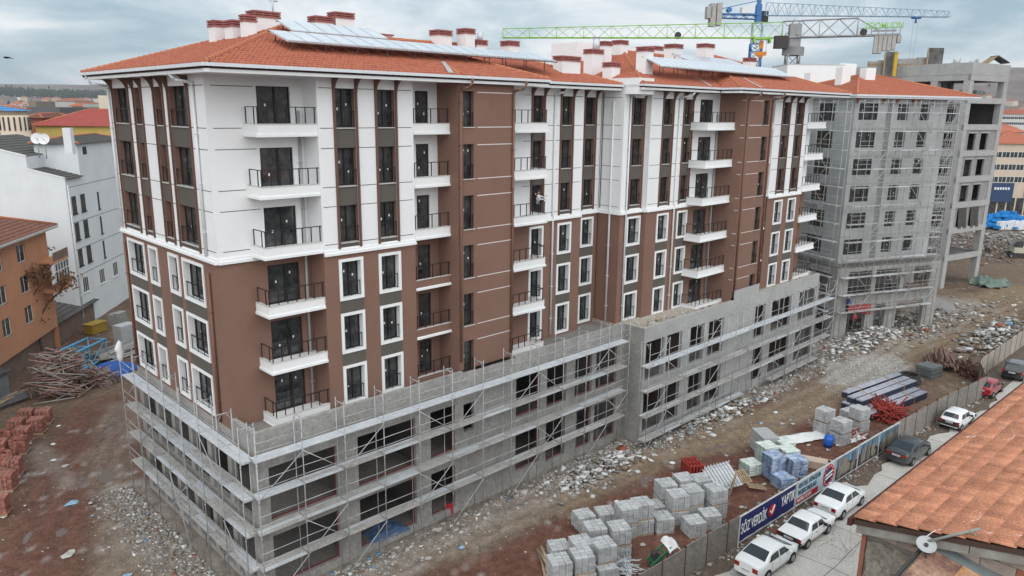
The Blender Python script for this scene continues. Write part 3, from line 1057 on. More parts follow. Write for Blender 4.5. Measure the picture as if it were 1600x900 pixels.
# ================================================================ ROOFS
def roof(P, x0, x1, y0, y1, sl, zb, secs, tile_w=.24, tile_l=.36):
    """hip roof: planes from eave lines; secs = (xa, xb, eave y) front sections. z = max over sections of min over their planes"""
    planes = [('L', x0), ('R', x1), ('B', y1)]
    def dist(pl, x, y):
        k, v = pl
        return x-v if k == 'L' else v-x if k == 'R' else v-y if k == 'B' else y-v
    def act(x, y):
        best = None
        for xa, xb, ye in secs:
            cand = [('F', ye)]
            if xa > x0+.01:
                cand.append(('L', xa))
            if xb < x1-.01:
                cand.append(('R', xb))
            m = min(((dist(c, x, y), c) for c in cand), key=lambda t: t[0])
            if best is None or m[0] > best[0]:
                best = m
        o = min(((dist(c, x, y), c) for c in planes), key=lambda t: t[0])
        return o if o[0] < best[0] else best
    # solid deck under the tiles
    mb = MB()
    st = .5
    nx_, ny_ = int((x1-x0)/st), int((y1-min(s[2] for s in secs))/st)
    ym = min(s[2] for s in secs)
    idx = {}
    for i in range(nx_+1):
        for j in range(ny_+1):
            x, y = x0+(x1-x0)*i/nx_, ym+(y1-ym)*j/ny_
            d = act(x, y)[0]
            idx[i, j] = len(mb.v)
            mb.v.append((x, y, zb+sl*max(d, 0)-.07))
    for i in range(nx_):
        for j in range(ny_):
            q = (idx[i, j], idx[i+1, j], idx[i+1, j+1], idx[i, j+1])
            xm, ymid = x0+(x1-x0)*(i+.5)/nx_, ym+(y1-ym)*(j+.5)/ny_
            if act(xm, ymid)[0] > .26:
                mb.f.append(q)
                mb.m.append(0)
                mb.sm.append(False)
    R_ = part('roof', mb, TILE, P)
    # tiles, course by course
    rg = random.Random(5)
    vs, fs = [], []
    cs = 1/math.sqrt(1+sl*sl)
    allp = set()
    for xa, xb, ye in secs:
        allp.add(('F', ye))
        if xa > x0+.01:
            allp.add(('L', xa))
        if xb < x1-.01:
            allp.add(('R', xb))
    allp |= set(planes)
    prof = [(0, .005), (.18, .035), (.42, .05), (.64, .035), (.80, .004), (1, .012)]
    for pl in allp:
        k, v = pl
        if k in 'FB':
            t0, t1, maxd = x0, x1, (y1-ym)
        else:
            t0, t1, maxd = ym, y1, (x1-x0)/2+1
        if k == 'B':
            continue
        nr = int(maxd/(tile_l*cs))
        nc = int((t1-t0)/tile_w)
        for r_ in range(nr):
            d0 = r_*tile_l*cs - .05
            for c_ in range(nc):
                t = t0+c_*tile_w
                dm, tm = d0+tile_l*cs/2, t+tile_w/2
                x, y = {'F': (tm, v+dm), 'L': (v+dm, tm), 'R': (v-dm, tm)}[k]
                a = act(x, y)
                if a[1] != pl or a[0] < 0:
                    continue
                lift = rg.uniform(0, .012)
                i0 = len(vs)
                for e, dd in ((0, d0), (1, d0+tile_l*cs+.03)):
                    zz_ = zb+sl*dd+(.055 if e == 0 else .0)+lift
                    for q, hh in prof:
                        tt = t+q*tile_w
                        vs.append({'F': (tt, v+dd, zz_+hh), 'L': (v+dd, tt, zz_+hh), 'R': (v-dd, tt, zz_+hh)}[k])
                for q, hh in (prof[0], prof[2], prof[-1]):
                    tt = t+q*tile_w
                    zz_ = zb+sl*d0-.04
                    vs.append({'F': (tt, v+d0, zz_), 'L': (v+d0, tt, zz_), 'R': (v-d0, tt, zz_)}[k])
                n = len(prof)
                for q in range(n-1):
                    f = (i0+q, i0+q+1, i0+n+q+1, i0+n+q)
                    fs.append(f if k in 'FR' else f[::-1])
                fs.append((i0+2*n, i0+2*n+1, i0+2, i0+1, i0))
                fs.append((i0+2*n+1, i0+2*n+2, i0+n-1, i0+4, i0+3, i0+2))
    me = bpy.data.meshes.new('roof_tiles')
    me.from_pydata(vs, [], fs)
    me.materials.append(TILE)
    me.update()
    stuff(mk('roof_tiles', me, R_))
    return act, R_
def ridge_line(P, act, sl, zb, pts, w=.13, step=.34):
    mb = MB()
    for (ax, ay), (bx, by) in zip(pts, pts[1:]):
        n = max(1, int(math.hypot(bx-ax, by-ay)/step))
        for k in range(n):
            p = [ax+(bx-ax)*k/n, ay+(by-ay)*k/n]
            q = [ax+(bx-ax)*(k+1.12)/n, ay+(by-ay)*(k+1.12)/n]
            zp = zb+sl*max(act(*p)[0], 0)+.03
            zq = zb+sl*max(act(*q)[0], 0)+.03
            mb.bar((p[0], p[1], zp), (q[0], q[1], zq), w*1.05, 8, 0, w*.86)
    part('ridge_tiles', mb, RIDGE, P)
def eave(P, segs, zb, m=None):
    """gutter, dark strip and white fascia along plan segments (ax, ay, bx, by), outward side to the right of travel reversed"""
    g, k, f = MB(), MB(), MB()
    for ax, ay, bx, by in segs:
        F = Face(ax, ay, math.degrees(math.atan2(by-ay, bx-ax)))
        Ln = math.hypot(bx-ax, by-ay)
        g.fbox(F, 0, Ln, -.02, .13, zb-.16, zb-.01)
        for u in np.arange(.3, Ln, .62):
            g.fbox(F, u, u+.02, .13, .14, zb-.18, zb)
        k.fbox(F, 0, Ln, -.1, .0, zb-.25, zb-.1)
        f.fbox(F, 0, Ln, -.2, -.04, zb-.41, zb-.25)
    o = part('gutter', g, ZINC, P)
    part('fascia', k, DKBR, P)
    part('soffit_board', f, WTRIM, P)
def soffit(P, polys, z):
    mb = MB()
    for p in polys:
        mb.poly([(x, y, z) for x, y in p][::-1])
        mb.poly([(x, y, z+.06) for x, y in p])
    part('soffit', mb, WHITE, P)
def chimney(P, x, y, w, l, z0, z1, rz=0, capn=1):
    F = Face(x, y, math.degrees(rz))
    mb = MB()
    mb.fbox(F, -w/2, w/2, -l/2, l/2, z0, z1-.34)
    o = part('chimney', mb, WHITE, P)
    mb = MB()
    e = .05
    for za, zb_ in ((.36, .26), (.21, .145), (.095, 0)):
        mb.fbox(F, -w/2-e, w/2+e, -l/2-e, l/2+e, z1-za, z1-zb_)
    n = max(2, int(w/.5)+1)
    for k in range(n):
        u = -w/2+.06+(w-.12)*k/(n-1)
        for d in (-l/2+.06, l/2-.06):
            mb.fbox(F, u-.06, u+.06, d-.06, d+.06, z1-.26, z1-.095)
    mb.fbox(F, -w/2+.12, w/2-.12, -l/2+.12, l/2-.12, z1-.26, z1-.095, 1)
    part('chimney_cap', mb, [CHCAP, GROOVE], o)
ZB, SLP = 25.67, .327
S1 = [(-1.0, 20.7, -2.7), (-1.0, 29.95, -1.25)]
actA, roofA = roof(A, -1.0, 29.95, 0, 15.0, SLP, ZB, S1)
eave(A, [(-1.0, -2.7, 20.7, -2.7), (20.7, -1.25, 29.95, -1.25), (-1.0, 15.0, -1.0, -2.7)], ZB)
soffit(A, [[(-.97, -2.65), (20.65, -2.65), (20.65, -1.2), (29.95, -1.2), (29.95, 14.9), (-.97, 14.9)]], 25.29)
hw = (15+2.7)/2
ridge_line(A, actA, SLP, ZB, [(-1.0, -2.7), (-1.0+hw, -2.7+hw)])
ridge_line(A, actA, SLP, ZB, [(-1.0, 15.0), (-1.0+hw, 15-hw)])
ridge_line(A, actA, SLP, ZB, [(-1.0+hw, 15-hw), (14, 6.15), (22.2, 6.8)])
ridge_line(A, actA, SLP, ZB, [(13.35, -2.7), (13.75, -1.3)])
ridge_line(A, actA, SLP, ZB, [(20.7, -2.7), (14.5, 3.5)])
ridge_line(A, actA, SLP, ZB, [(29.9, -1.25), (22.2, 6.45)])
mb = MB()
mb.poly([(12.5, -2.72, ZB+.11), (12.9, -2.72, ZB+.11), (14.1, -.5, ZB+SLP*2.2+.12), (13.8, -.5, ZB+SLP*2.2+.12)])
part('valley_flashing', mb, CONC2, A)
ZB2, SLP2 = 25.74, .35
S2 = [(30.2, 61.4, -2.9), (40.6, 61.4, -4.7)]
actB, roofB = roof(B, 30.2, 61.4, 0, 14.6, SLP2, ZB2, S2)
eave(B, [(30.2, -2.9, 40.6, -2.9), (40.6, -4.7, 61.4, -4.7), (40.6, -2.9, 40.6, -4.7), (61.4, -4.7, 61.4, 14.6), (30.2, 14.6, 30.2, -2.9)], ZB2)
soffit(B, [[(30.25, -2.85), (40.65, -2.85), (40.65, -4.65), (61.35, -4.65), (61.35, 14.5), (30.25, 14.5)]], 25.36)
hb = (14.6+2.9)/2
ridge_line(B, actB, SLP2, ZB2, [(30.2, -2.9), (30.2+hb, -2.9+hb)])
ridge_line(B, actB, SLP2, ZB2, [(30.2+hb, 5.85), (52, 5.5)])
ridge_line(B, actB, SLP2, ZB2, [(61.4, -4.7), (51.8, 4.9)])
ridge_line(B, actB, SLP2, ZB2, [(40.6, -4.7), (45.6, .3)])
ridge_line(B, actB, SLP2, ZB2, [(44.5, -4.7), (45.2, -3.1)])
mb = MB()
for x0_ in (38.9, 43.6):
    e0 = -2.9 if x0_ < 41 else -4.7
    P_ = [(x0_, e0), (x0_+.4, e0), (x0_+1.6, e0+2.4), (x0_+1.3, e0+2.4)]
    mb.poly([(x, y, ZB2+SLP2*max(actB(x, y)[0], 0)+.10) for x, y in P_])
part('valley_flashing', mb, CONC2, B)
# chimneys
for x, y, w, l, zt in [(4.5, 8.0, 1.0, .8, 28.55), (4.75, 6.2, 1.1, 1.0, 28.45), (4.6, 4.6, .7, .5, 28.62), (6.2, 6.0, 1.55, .9, 29.05), (10.1, 6.4, 1.2, .9, 29.15), (11.5, 6.4, 1.3, .9, 29.5), (19.2, 6.2, 1.2, .9, 29.05), (20.4, 8.0, .7, .8, 29.2), (20.95, 5.6, .85, .9, 29.25), (22.4, 6.0, 1.0, .9, 28.62), (25.2, 5.6, 1.0, .9, 28.72)]:
    chimney(A, x, y, w, l, ZB+SLP*max(actA(x, y)[0], 0)-.6, zt)
for x, y, w, l, zt in [(26.6, 1.2, 1.9, .9, 27.55)]:
    chimney(A, x, y, w, l, ZB+SLP*max(actA(x, y)[0], 0)-.6, zt)
for x, y, w, l, zt in [(32.6, 3.8, 1.3, .9, 28.5), (35.4, 5.0, .9, .8, 29.35), (38.2, 5.6, 1.0, .9, 29.65), (33.6, -.4, .95, .9, 28.55), (42.6, 3.2, 1.3, 1.0, 29.5), (48.6, 3.8, 1.4, 1.0, 29.95), (53.4, 1.9, 1.0, .8, 28.9), (44.5, 6.5, 1.2, .9, 29.6), (31.9, 1.4, 1.0, .9, 27.4)]:
    chimney(B, x, y, w, l, ZB2+SLP2*max(actB(x, y)[0], 0)-.6, zt)
mb = MB()
mb.bar((33.0, 3.9, 28.4), (33.0, 3.9, 29.35), .28, 14)
mb.bar((33.0, 3.9, 29.4), (33.0, 3.9, 29.5), .31, 14)
part('steel_flue', mb, GALV, B)
mb = MB()
mb.bar((22.7, 6.1, 28.55), (22.7, 6.1, 29.2), .2, 12)
part('steel_flue', mb, GALV, A)
mb = MB()
mb.bar((6.8, 6.0, 28.9), (6.8, 6.0, 29.9), .05, 6)
mb.bar((6.6, 6.0, 29.7), (7.1, 6.0, 29.7), .05, 6)
mb.bar((6.8, 6.0, 29.9), (6.85, 6.0, 30.2), .12, 8)
part('roof_vent', mb, GALV, A)
mb = MB()
mb.box(12.5, 17.5, 9.5, 12.0, 27.2, 28.75)
part('lift_housing', mb, WHITE, A)
mb = MB()
mb.box(12.4, 17.6, 9.4, 12.1, 28.75, 28.85)
part('housing_cap', mb, CHCAP, A)
mb = MB()
mb.box(36.5, 46, 9.0, 12.0, 27.5, 29.6)
part('lift_housing', mb, WHITE, B)
# solar collectors: racks of glass panels standing on the tiles
def collectors(xs, y0, z0, y1, z1, label, legz, wid=1.02, dark=()):
    t = thing('solar_collector_rack', label, 'solar panels', ((xs[0]+xs[-1])/2, y0, legz), group=None)
    pm = MB()
    for k, x in enumerate(xs):
        a, b, c_, d_ = (x+.02, y0, z0), (x+wid-.02, y0, z0), (x+wid-.02, y1, z1), (x+.02, y1, z1)
        mb = MB()
        n = (0, -.03, .06)
        dn = lambda p: (p[0], p[1]+.03, p[2]-.08)
        mb.hexa([dn(a), dn(b), dn(c_), dn(d_), a, b, c_, d_])
        o = part('collector_panel', mb, GALV, t)
        i = .05
        g = MB()
        sx, sy = .05, .03
        L_ = lambda u, v: (a[0]+(b[0]-a[0])*u, y0+(y1-y0)*v, z0+(z1-z0)*v+.006)
        g.poly([L_(.05, .03), L_(.95, .03), L_(.95, .97), L_(.05, .97)])
        part('collector_glass', g, PANEL, o)
    fr = MB()
    for x in np.arange(xs[0]+.3, xs[-1]+wid, 1.9):
        fr.bar((x, y0+.1, legz), (x, y0+.1, z0-.06), .03, 4)
        fr.bar((x, y1-.1, legz+.3), (x, y1-.1, z1-.06), .03, 4)
        fr.bar((x, y0+.1, z0-.09), (x, y1-.1, z1-.09), .03, 4)
    fr.bar((xs[0]-.1, y0+.06, z0-.1), (xs[-1]+wid+.1, y0+.06, z0-.1), .035, 4)
    fr.bar((xs[0]-.1, y1-.1, z1-.1), (xs[-1]+wid+.1, y1-.1, z1-.1), .035, 4)
    part('rack_frame', fr, mat('rack_frame', (.10, .05, .05), .7, .2, 3), t)
collectors(np.arange(4.17, 18.0, 1.04), -.4, 27.04, 1.5, 27.65, 'long lower rack of glass solar collectors on the near red roof', 26.35)
collectors(np.arange(6.06, 11.6, 1.04), 2.5, 27.82, 4.2, 28.5, 'short upper rack of solar collectors behind the long one, nearest the roof peak', 27.3)
collectors(np.arange(18.5, 23.4, 1.04), -.5, 27.04, 1.4, 27.6, 'rack of solar collectors on tall legs at the right end of the near roof', 26.3)
collectors(np.arange(33.2, 53.0, 1.04), -2.3, 27.1, -.45, 27.9, 'long front rack of solar collectors on the far red roof', 26.3)
collectors(np.arange(40.2, 49.0, 1.04), .0, 27.95, 1.7, 28.55, 'upper rack of solar collectors among the chimneys of the far roof', 27.0)
# ================================================================ SCAFFOLDS
SCM = {}
def scaffold(label, F, us, levels, zb, ztop, din, dout, planks=3, braces=(), seed=0, wobble=.0, thin=.028, group=None, skip=()):
    t = thing('scaffold', label, 'scaffold', F((us[0]+us[-1])/2, (din+dout)/2, zb), group=group)
    rg = random.Random(seed)
    def P(name, mb, m):
        return part(name, mb, m, t)
    for i, u in enumerate(us):
        for d in (din, dout):
            mb = MB()
            zt = ztop + rg.choice((0, 0, -.03, .04))
            mb.bar(F(u, d, zb+rg.uniform(-.05, .05)), F(u, d, zt), thin, 6)
            for z in levels:
                mb.bar(F(u, d, z-.22), F(u, d, z-.14), thin*1.6, 6)
            P('standard', mb, TUBE)
        for z in list(levels)+[ztop-.12]:
            mb = MB()
            mb.bar(F(u, din, z-.05), F(u, dout, z-.05), thin, 6)
            if z > levels[0]:
                mb.bar(F(u, din, z-.45), F(u, din+.28, z-.06), thin*.6, 5)
                mb.bar(F(u, dout, z-.45), F(u, dout-.28, z-.06), thin*.6, 5)
            P('transom', mb, TUBE)
    pw = (dout-din-.06)/planks
    for li, z in enumerate(levels):
        for i in range(len(us)-1):
            if (li, i) in skip:
                continue
            a, b = us[i], us[i+1]
            for k in range(planks):
                mb = MB()
                d0 = din+.03+k*pw
                dz_ = rg.uniform(-.012, .012)
                e = .015+rg.uniform(0, .02)
                mb.fbox(F, a+e, b-e, d0+.006, d0+pw-.006, z-.03+dz_, z+.03+dz_)
                for q in (.25, .5, .75):
                    mb.fbox(F, a+e, b-e, d0+pw*q-.008, d0+pw*q+.008, z+.03+dz_, z+.037+dz_)
                P('deck_plank', mb, GALV if (z == levels[0] or rg.random() < .25) else GDUST)
    for z in levels:
        for i in range(len(us)-1):
            for h in (.55, 1.02):
                if rg.random() < .93:
                    mb = MB()
                    mb.bar(F(us[i]-.06, dout+.03, z+h+rg.uniform(-.03, .03)), F(us[i+1]+.06, dout+.03, z+h+rg.uniform(-.03, .03)), thin*.8, 5)
                    P('guard_rail', mb, TUBE)
    for i, za, zb_ in braces:
        j = i+1 if za < 100 else i
        mb = MB()
        ua, ub = (us[i], us[i+1])
        mb.bar(F(ua, dout+.06, za), F(ub, dout+.06, zb_), thin*.9, 6)
        P('brace', mb, TUBE)
    return t
GDUST = mat('dusty_deck', (.47, .46, .44), .85, .25, 2, metal=.1, fine=.3, fscale=9)
def zig(n, levels, zb, start=0, per=4):
    r = []
    lv = list(levels)+[zb+.2]
    for i in range(start, n, per):
        for k in range(len(lv)-1):
            a, b = (lv[k], lv[k+1])
            r.append((i, b, a) if k % 2 == 0 else (i, a, b))
        if i+1 < n and i == start:
            pass
    return r
LV1 = [7.07, 5.12, 3.17, 1.15]
US1 = [-.45+2.45*k for k in range(13)]
def bz(items, lv):
    return items
scaffold('long galvanised scaffold along the front of the near concrete podium', front(-2.6), US1, LV1, -1.2, 8.95, .32, 1.12, braces=zig(12, LV1, -1.2, 0, 2)[:0]+[(0, 7.0, 8.8)][:0]+[b for i in (0, 2, 5, 7, 10) for b in ((i, 5.1, 7.0), (i, -1.0, 1.1))]+[b for i in (1, 4, 8, 11) for b in ((i, 7.0, 5.1), (i, 3.1, 1.1), (i, 1.1, 3.1))], seed=1)
US2 = [17.25-2.45*k for k in range(8)][::-1]
scaffold('galvanised scaffold along the left side of the podium, above the dirt track', FL, US2, [7.0, 5.0, 3.05, 1.1], -1.2, 8.95, .24, 1.02, braces=[(0, 5, 7), (3, 1.1, 3), (3, 3.0, -1), (5, 7, 5), (6, 3, 1), (1, 3, 5)], seed=2)
US3 = [29.15+2.48*k for k in range(14)]
LV3 = [5.35, 3.4, 1.4, -.55]
scaffold('galvanised scaffold along the far concrete podium, near the rubbish heap', front(-4.35), US3, LV3, -1.25, 7.3, .36, 1.12, braces=[b for i in (0, 3, 6, 9, 12) for b in ((i, 5.3, 7.2), (i, -1.2, 1.3), (i, 1.4, 3.3))]+[b for i in (1, 5, 8, 11) for b in ((i, 5.3, 3.4), (i, 1.4, -.5))], seed=3, skip={(3, k) for k in (6, 7, 12)})
# ================================================================ GREY BLOCK WITH SCAFFOLD, CONCRETE FRAME, BACK BUILDINGS
GREY = mat('grey_render', (.46, .475, .465), .93, .2, .35, col2=(.34, .35, .345), bump=.2, bscale=20, streak=.22)
BACKDARK = mat('backing_shade', (.10, .095, .09), .9, .2, 1)  # dark colour stands in for shade inside the open floors
def hip(F, u0, u1, d0, d1, zb, sl, name, m, parent, n=10, edge=None):
    """hip roof over a rectangle (d0 outer front, d1 back) in overlapping courses"""
    mb = MB()
    h = min(u1-u0, d0-d1)/2
    for i in range(n):
        a, b = h*i/n, h*(i+1)/n
        za, zb_ = zb+sl*a+(.05 if n > 1 else 0), zb+sl*b
        A = [F(u0+a, d0-a, za), F(u1-a, d0-a, za), F(u1-a, d1+a, za), F(u0+a, d1+a, za)]
        B_ = [F(u0+b, d0-b, zb_), F(u1-b, d0-b, zb_), F(u1-b, d1+b, zb_), F(u0+b, d1+b, zb_)]
        C_ = [F(u0+a, d0-a, zb+sl*a-.02), F(u1-a, d0-a, zb+sl*a-.02), F(u1-a, d1+a, zb+sl*a-.02), F(u0+a, d1+a, zb+sl*a-.02)]
        for k in range(4):
            j = (k+1) % 4
            mb.poly([A[k], A[j], B_[j], B_[k]])
            mb.poly([C_[k], C_[j], A[j], A[k]])
    o = part(name, mb, m, parent)
    rr = MB()
    zt = zb+sl*h
    cs_ = [(u0, d0), (u1, d0), (u1, d1), (u0, d1)]
    if u1-u0 >= d0-d1:
        e_ = [(u0+h, d0-h), (u1-h, d0-h), (u1-h, d0-h), (u0+h, d0-h)]
    else:
        e_ = [(u0+h, d0-h), (u0+h, d0-h), (u0+h, d1+h), (u0+h, d1+h)]
    for (a, b), (c_, d_) in zip(cs_, e_):
        rr.bar(F(a, b, zb+.06), F(c_, d_, zt+.04), .12, 6)
    rr.bar(F(*e_[0], zt+.04), F(*e_[2], zt+.04), .12, 6)
    if n > 1:
        part('ridge_tiles', rr, RIDGE, o)
    return o
GAng = -22.6
F3 = Face(70, -1.8, GAng)
G3 = thing('apartment_block', 'unfinished grey rendered building wrapped in scaffold, under a small red hip roof', 'building', (72, 3, -1.2))
W3, D3 = 13.7, 13.0
c3 = F3(0, -D3, 0)
F3L = Face(c3[0], c3[1], GAng-90)           # left flank, u = D3 at the corner
ops, wins = [], []
for k in range(6):
    z = 23.2-3*k
    for a, b in ((.55, 3.45), (6.3, 7.85), (9.55, 11.1)):
        ops.append((a, b, z, z+1.75, .3, 0))
wall('wall', F3, 0, W3, 7.0, 25.5, ops, [GREY], G3)
for a, b, z, z2, _, _ in ops:
    window(F3, a, b, z, z2, -.2, G3, rail=False)
ops = []
for k in range(6):
    z = 23.0-3*k
    ops.append((D3-5.3, D3-2.8, z, z+1.95, .3, 0))
    ops.append((D3-10.5, D3-8.5, z, z+1.95, .3, 0))
wall('wall', F3L, 0, D3, 7.0, 25.5, ops, [GREY], G3)
for a, b, z, z2, _, _ in ops:
    window(F3L, a, b, z, z2, -.2, G3, rail=False)
wall('wall', Face(*F3(W3, 0, 0)[:2], GAng+90), 0, 4.0, 7.0, 25.5, [], [GREY], G3)
F3S = Face(*F3(0, -4.0, 0)[:2], GAng)
ops = [(14.3, 15.4, 23.2-3*k, 24.95-3*k, .3, 0) for k in range(6)]
wall('wall', F3S, W3, 16.0, 7.0, 25.5, ops, [GREY], G3)
for a, b, z, z2, _, _ in ops:
    window(F3S, a, b, z, z2, -.2, G3, rail=False)
wall('wall', Face(*F3S(16.0, 0, 0)[:2], GAng+90), 0, 9, 7.0, 25.5, [], [GREY], G3)
wall('wall', Face(*F3(16, -D3, 0)[:2], GAng+180), 0, 16, -1.2, 25.5, [], [GREY], G3)
mb = MB()
for k in range(1, 7):
    z = 25.5-3*k
    mb.fbox(F3, 0, W3, .0, .05, z-.28, z-.16)
part('floor_band', mb, CONC2, G3)
# stair strip: recess shade put in as a flat darker strip
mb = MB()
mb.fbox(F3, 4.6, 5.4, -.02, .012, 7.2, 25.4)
part('shadow_strip', mb, mat('grey_render_shade', (.26, .265, .265), .95, .2, .8), G3)
# podium
ops = [(.5, 4.0, 3.6, 6.5, .4, 0), (4.6, 8.4, 3.6, 6.5, .4, 0), (9.0, 13.0, 3.6, 6.5, .4, 0), (.9, 3.6, -.9, 2.4, .4, 0), (5.0, 6.6, -.9, 2.4, .4, 0), (8.3, 12.6, -.9, 2.4, .4, 0)]
F3P = Face(*F3(0, 1.4, 0)[:2], GAng)
wall('podium_wall', F3P, -1.2, 14.6, -1.4, 7.0, ops, [CONC], G3)
mb = MB()
mb.fbox(F3P, -1.2, 14.6, -9, -.0, 7.0, 7.2)
mb.fbox(F3P, -1.0, 14.4, -8, -.4, 2.7, 3.0)
mb.fbox(F3P, -1.0, 14.4, -6, -5.8, -1.2, 7.0)
part('podium_floor', mb, SLABC, G3)
cp = F3P(-1.2, -D3, 0)
ops = [(D3-4.6, D3-.9, 3.6, 6.2, .4, 0), (D3-4.6, D3-.9, -.6, 2.3, .4, 0)]
wall('podium_wall', Face(cp[0], cp[1], GAng-90), 0, D3, -1.4, 7.0, ops, [CONC], G3)
hip(F3, -1.2, 17.2, 1.3, -D3-1.2, 25.85, .31, 'roof', TILE, G3, n=22)
mb = MB()
mb.fbox(F3, -1.3, 17.3, 1.3, 1.42, 25.68, 25.84)
mb.fbox(F3, -1.32, -1.2, -D3-1, 1.3, 25.68, 25.84)
mb.fbox(F3, -1.2, 17.2, -D3, 1.3, 25.5, 25.68)
part('gutter', mb, ZINC, G3)
for u in (.2, 3.9, 5.9, 8.3, 9.2, 11.4):
    mb = MB()
    pr = [(.0, 24.9), (.1, 24.9)]+[(.1+.7*(1-math.cos(math.pi/2*k/6)), 24.9+.58*math.sin(math.pi/2*k/6)) for k in range(1, 7)]+[(0, 25.48)]
    A_, B_ = [F3(u-.06, d, z) for d, z in pr], [F3(u+.06, d, z) for d, z in pr]
    mb.poly(A_)
    mb.poly(B_[::-1])
    for k in range(len(pr)):
        j = (k+1) % len(pr)
        mb.poly([A_[k], B_[k], B_[j], A_[j]])
    part('eave_bracket', mb, mat('red_bracket', (.42, .14, .09), .8, .1) if u == .2 else bpy.data.materials['red_bracket'], G3)
for u, d, w in ((2.6, -5.0, 1.3), (5.6, -4.4, 1.4), (.3, -7.5, 1.2)):
    mb = MB()
    mb.fbox(F3, u, u+w, d-1, d, 26.3, 29.0 if u > 2 else 28.4)
    part('chimney', mb, WHITE, G3)
us = [-1.0+2.0*k for k in range(8)]
LVG = [24.0-2*k for k in range(12)]
scaffold('tall pale scaffold on the front of the grey rendered building', Face(*F3(0, .0, 0)[:2], GAng), us, LVG, -1.3, 25.3, 1.55, 2.25, planks=1, braces=[(i, LVG[k+1], LVG[k]) if (k//2) % 2 else (i, LVG[k], LVG[k+1]) for i in (1, 4) for k in range(0, 11)]+[(6, LVG[k+1], LVG[k]) for k in range(0, 11, 2)], seed=5, thin=.03)
cl = F3L
usl = [13.9-2.0*k for k in range(6)][::-1]
scaffold('pale scaffold on the left flank of the grey building, behind the white balconies', cl, usl, LVG, -1.3, 25.3, 1.3, 2.0, planks=1, braces=[(i, LVG[k+1], LVG[k]) if k % 2 else (i, LVG[k], LVG[k+1]) for i in (0, 3) for k in range(0, 11)], seed=6, thin=.03)
usr = [14.6+.95*k for k in range(3)]
scaffold('narrow scaffold tower at the right end of the grey building', Face(*F3(0, -2.4, 0)[:2], GAng), usr, LVG[:10], -1.3, 25.4, .6, 1.6, planks=1, braces=[(i, LVG[k+1], LVG[k]) for i in (0, 1) for k in range(0, 9)], seed=8, thin=.03)
# ---- bare concrete frame
A5 = -12.5
q5 = Face(108, -3, A5)(-1.9, 0, 0)
F5 = Face(q5[0], q5[1], A5)
L5 = 24.0
ql = F5(0, -L5, 0)
F5L = Face(ql[0], ql[1], A5-90)             # u = L5 at the corner
T5 = thing('concrete_frame_building', 'bare concrete frame building with open floors and tall parapet, right of the grey block', 'building', (112, 2, -1.2))
LV5 = [25.5, 21.8, 18.1, 14.4, 10.7, 7.0, 2.9]
W5 = 10.2
for i, z in enumerate([28.6]+LV5):
    mb = MB()
    h = .75
    mb.fbox(F5, 0, W5, -.35, .02, z-.05, z+h)
    mb.fbox(F5L, 0, L5-.02, -.35, 0.0, z-.05, z+h)
    mb.fbox(F5, W5-.35, W5, -L5, -.35, z-.05, z+h)
    part('edge_beam', mb, CONC2, T5)
    mb = MB()
    mb.fbox(F5, .3, W5-.36, -L5, -.36, z+.2, z+.45)
    part('floor_slab', mb, SLABC, T5)
mb = MB()
for a in np.arange(0, W5-.1, 2.55):
    mb = MB()
    mb.fbox(F5, a+.01, min(a+2.54, W5), -.2, .03, 29.36, 30.95)
    part('parapet_panel', mb, CONC2, T5)
for a in np.arange(0, L5-.1, 2.4):
    mb = MB()
    mb.fbox(F5L, a+.01, min(a+2.39, L5-.03), -.2, .03, 29.36, 30.95)
    part('parapet_panel', mb, CONC2, T5)
fl = [(-1.3, 2.85), (3.65, 6.95), (7.75, 10.65), (11.45, 14.35), (15.15, 18.05), (18.85, 21.75), (22.55, 25.45), (26.25, 28.55)]
for z0, z1 in fl:
    for a, b, d in ((.0, 1.0, -.02), (W5-1.0, W5, -.02)):
        mb = MB()
        mb.fbox(F5, a+.004, b-.004, -.9, d, z0, z1)
        part('column', mb, CONC2, T5)
    for u in (L5-5.6, L5-11, L5-16.5, L5-22):
        mb = MB()
        mb.fbox(F5L, u, u+1.0, -.8, -.02, z0, z1)
        part('column', mb, CONC2, T5)
    for u, d in ((4.6, -6), (4.6, -12), (8, -7)):
        mb = MB()
        mb.fbox(F5, u, u+.7, d-.7, d, z0, z1)
        part('column', mb, CONC, T5)
mb = MB()
mb.fbox(F5, .4, W5-.4, -7.2, -7, -1.2, 18.0)
mb.fbox(F5, 2.2, 6.5, -9.2, -9, 18.0, 28.5)
mb.fbox(F5, .4, .6, -L5+.5, -7.2, -1.2, 21.7)
part('core_wall', mb, CONC, T5)
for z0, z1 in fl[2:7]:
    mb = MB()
    mb.fbox(F5, .5, W5-.5, -2.6 if z0 < 18 else -6, -2.4 if z0 < 18 else -5.8, z0, z1)  # added backing that makes the openings read black
    part('dark_backing', mb, BACKDARK, T5)
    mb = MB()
    mb.fbox(F5, W5-.3, W5-.12, -L5, -.9, z0, z1)  # added side backing that keeps light out of the storey
    part('dark_backing', mb, BACKDARK, T5)
for z0, z1 in fl[1:7]:  # left flank infill added to keep side light out of the floors
    wall('infill_wall', F5L, 1, L5-1.0, z0, z1, [(L5-4.4, L5-1.6, z0+.05, z1-.5, .25, 0), (L5-9.9, L5-6.8, z0+.05, z1-.5, .25, 0)], [CONC], T5, d=-.3)
INF = mat('infill_block', (.33, .32, .315), .95, .15, 1, grid=(.62, .25, .018, (R(90), 0, R(A5))))
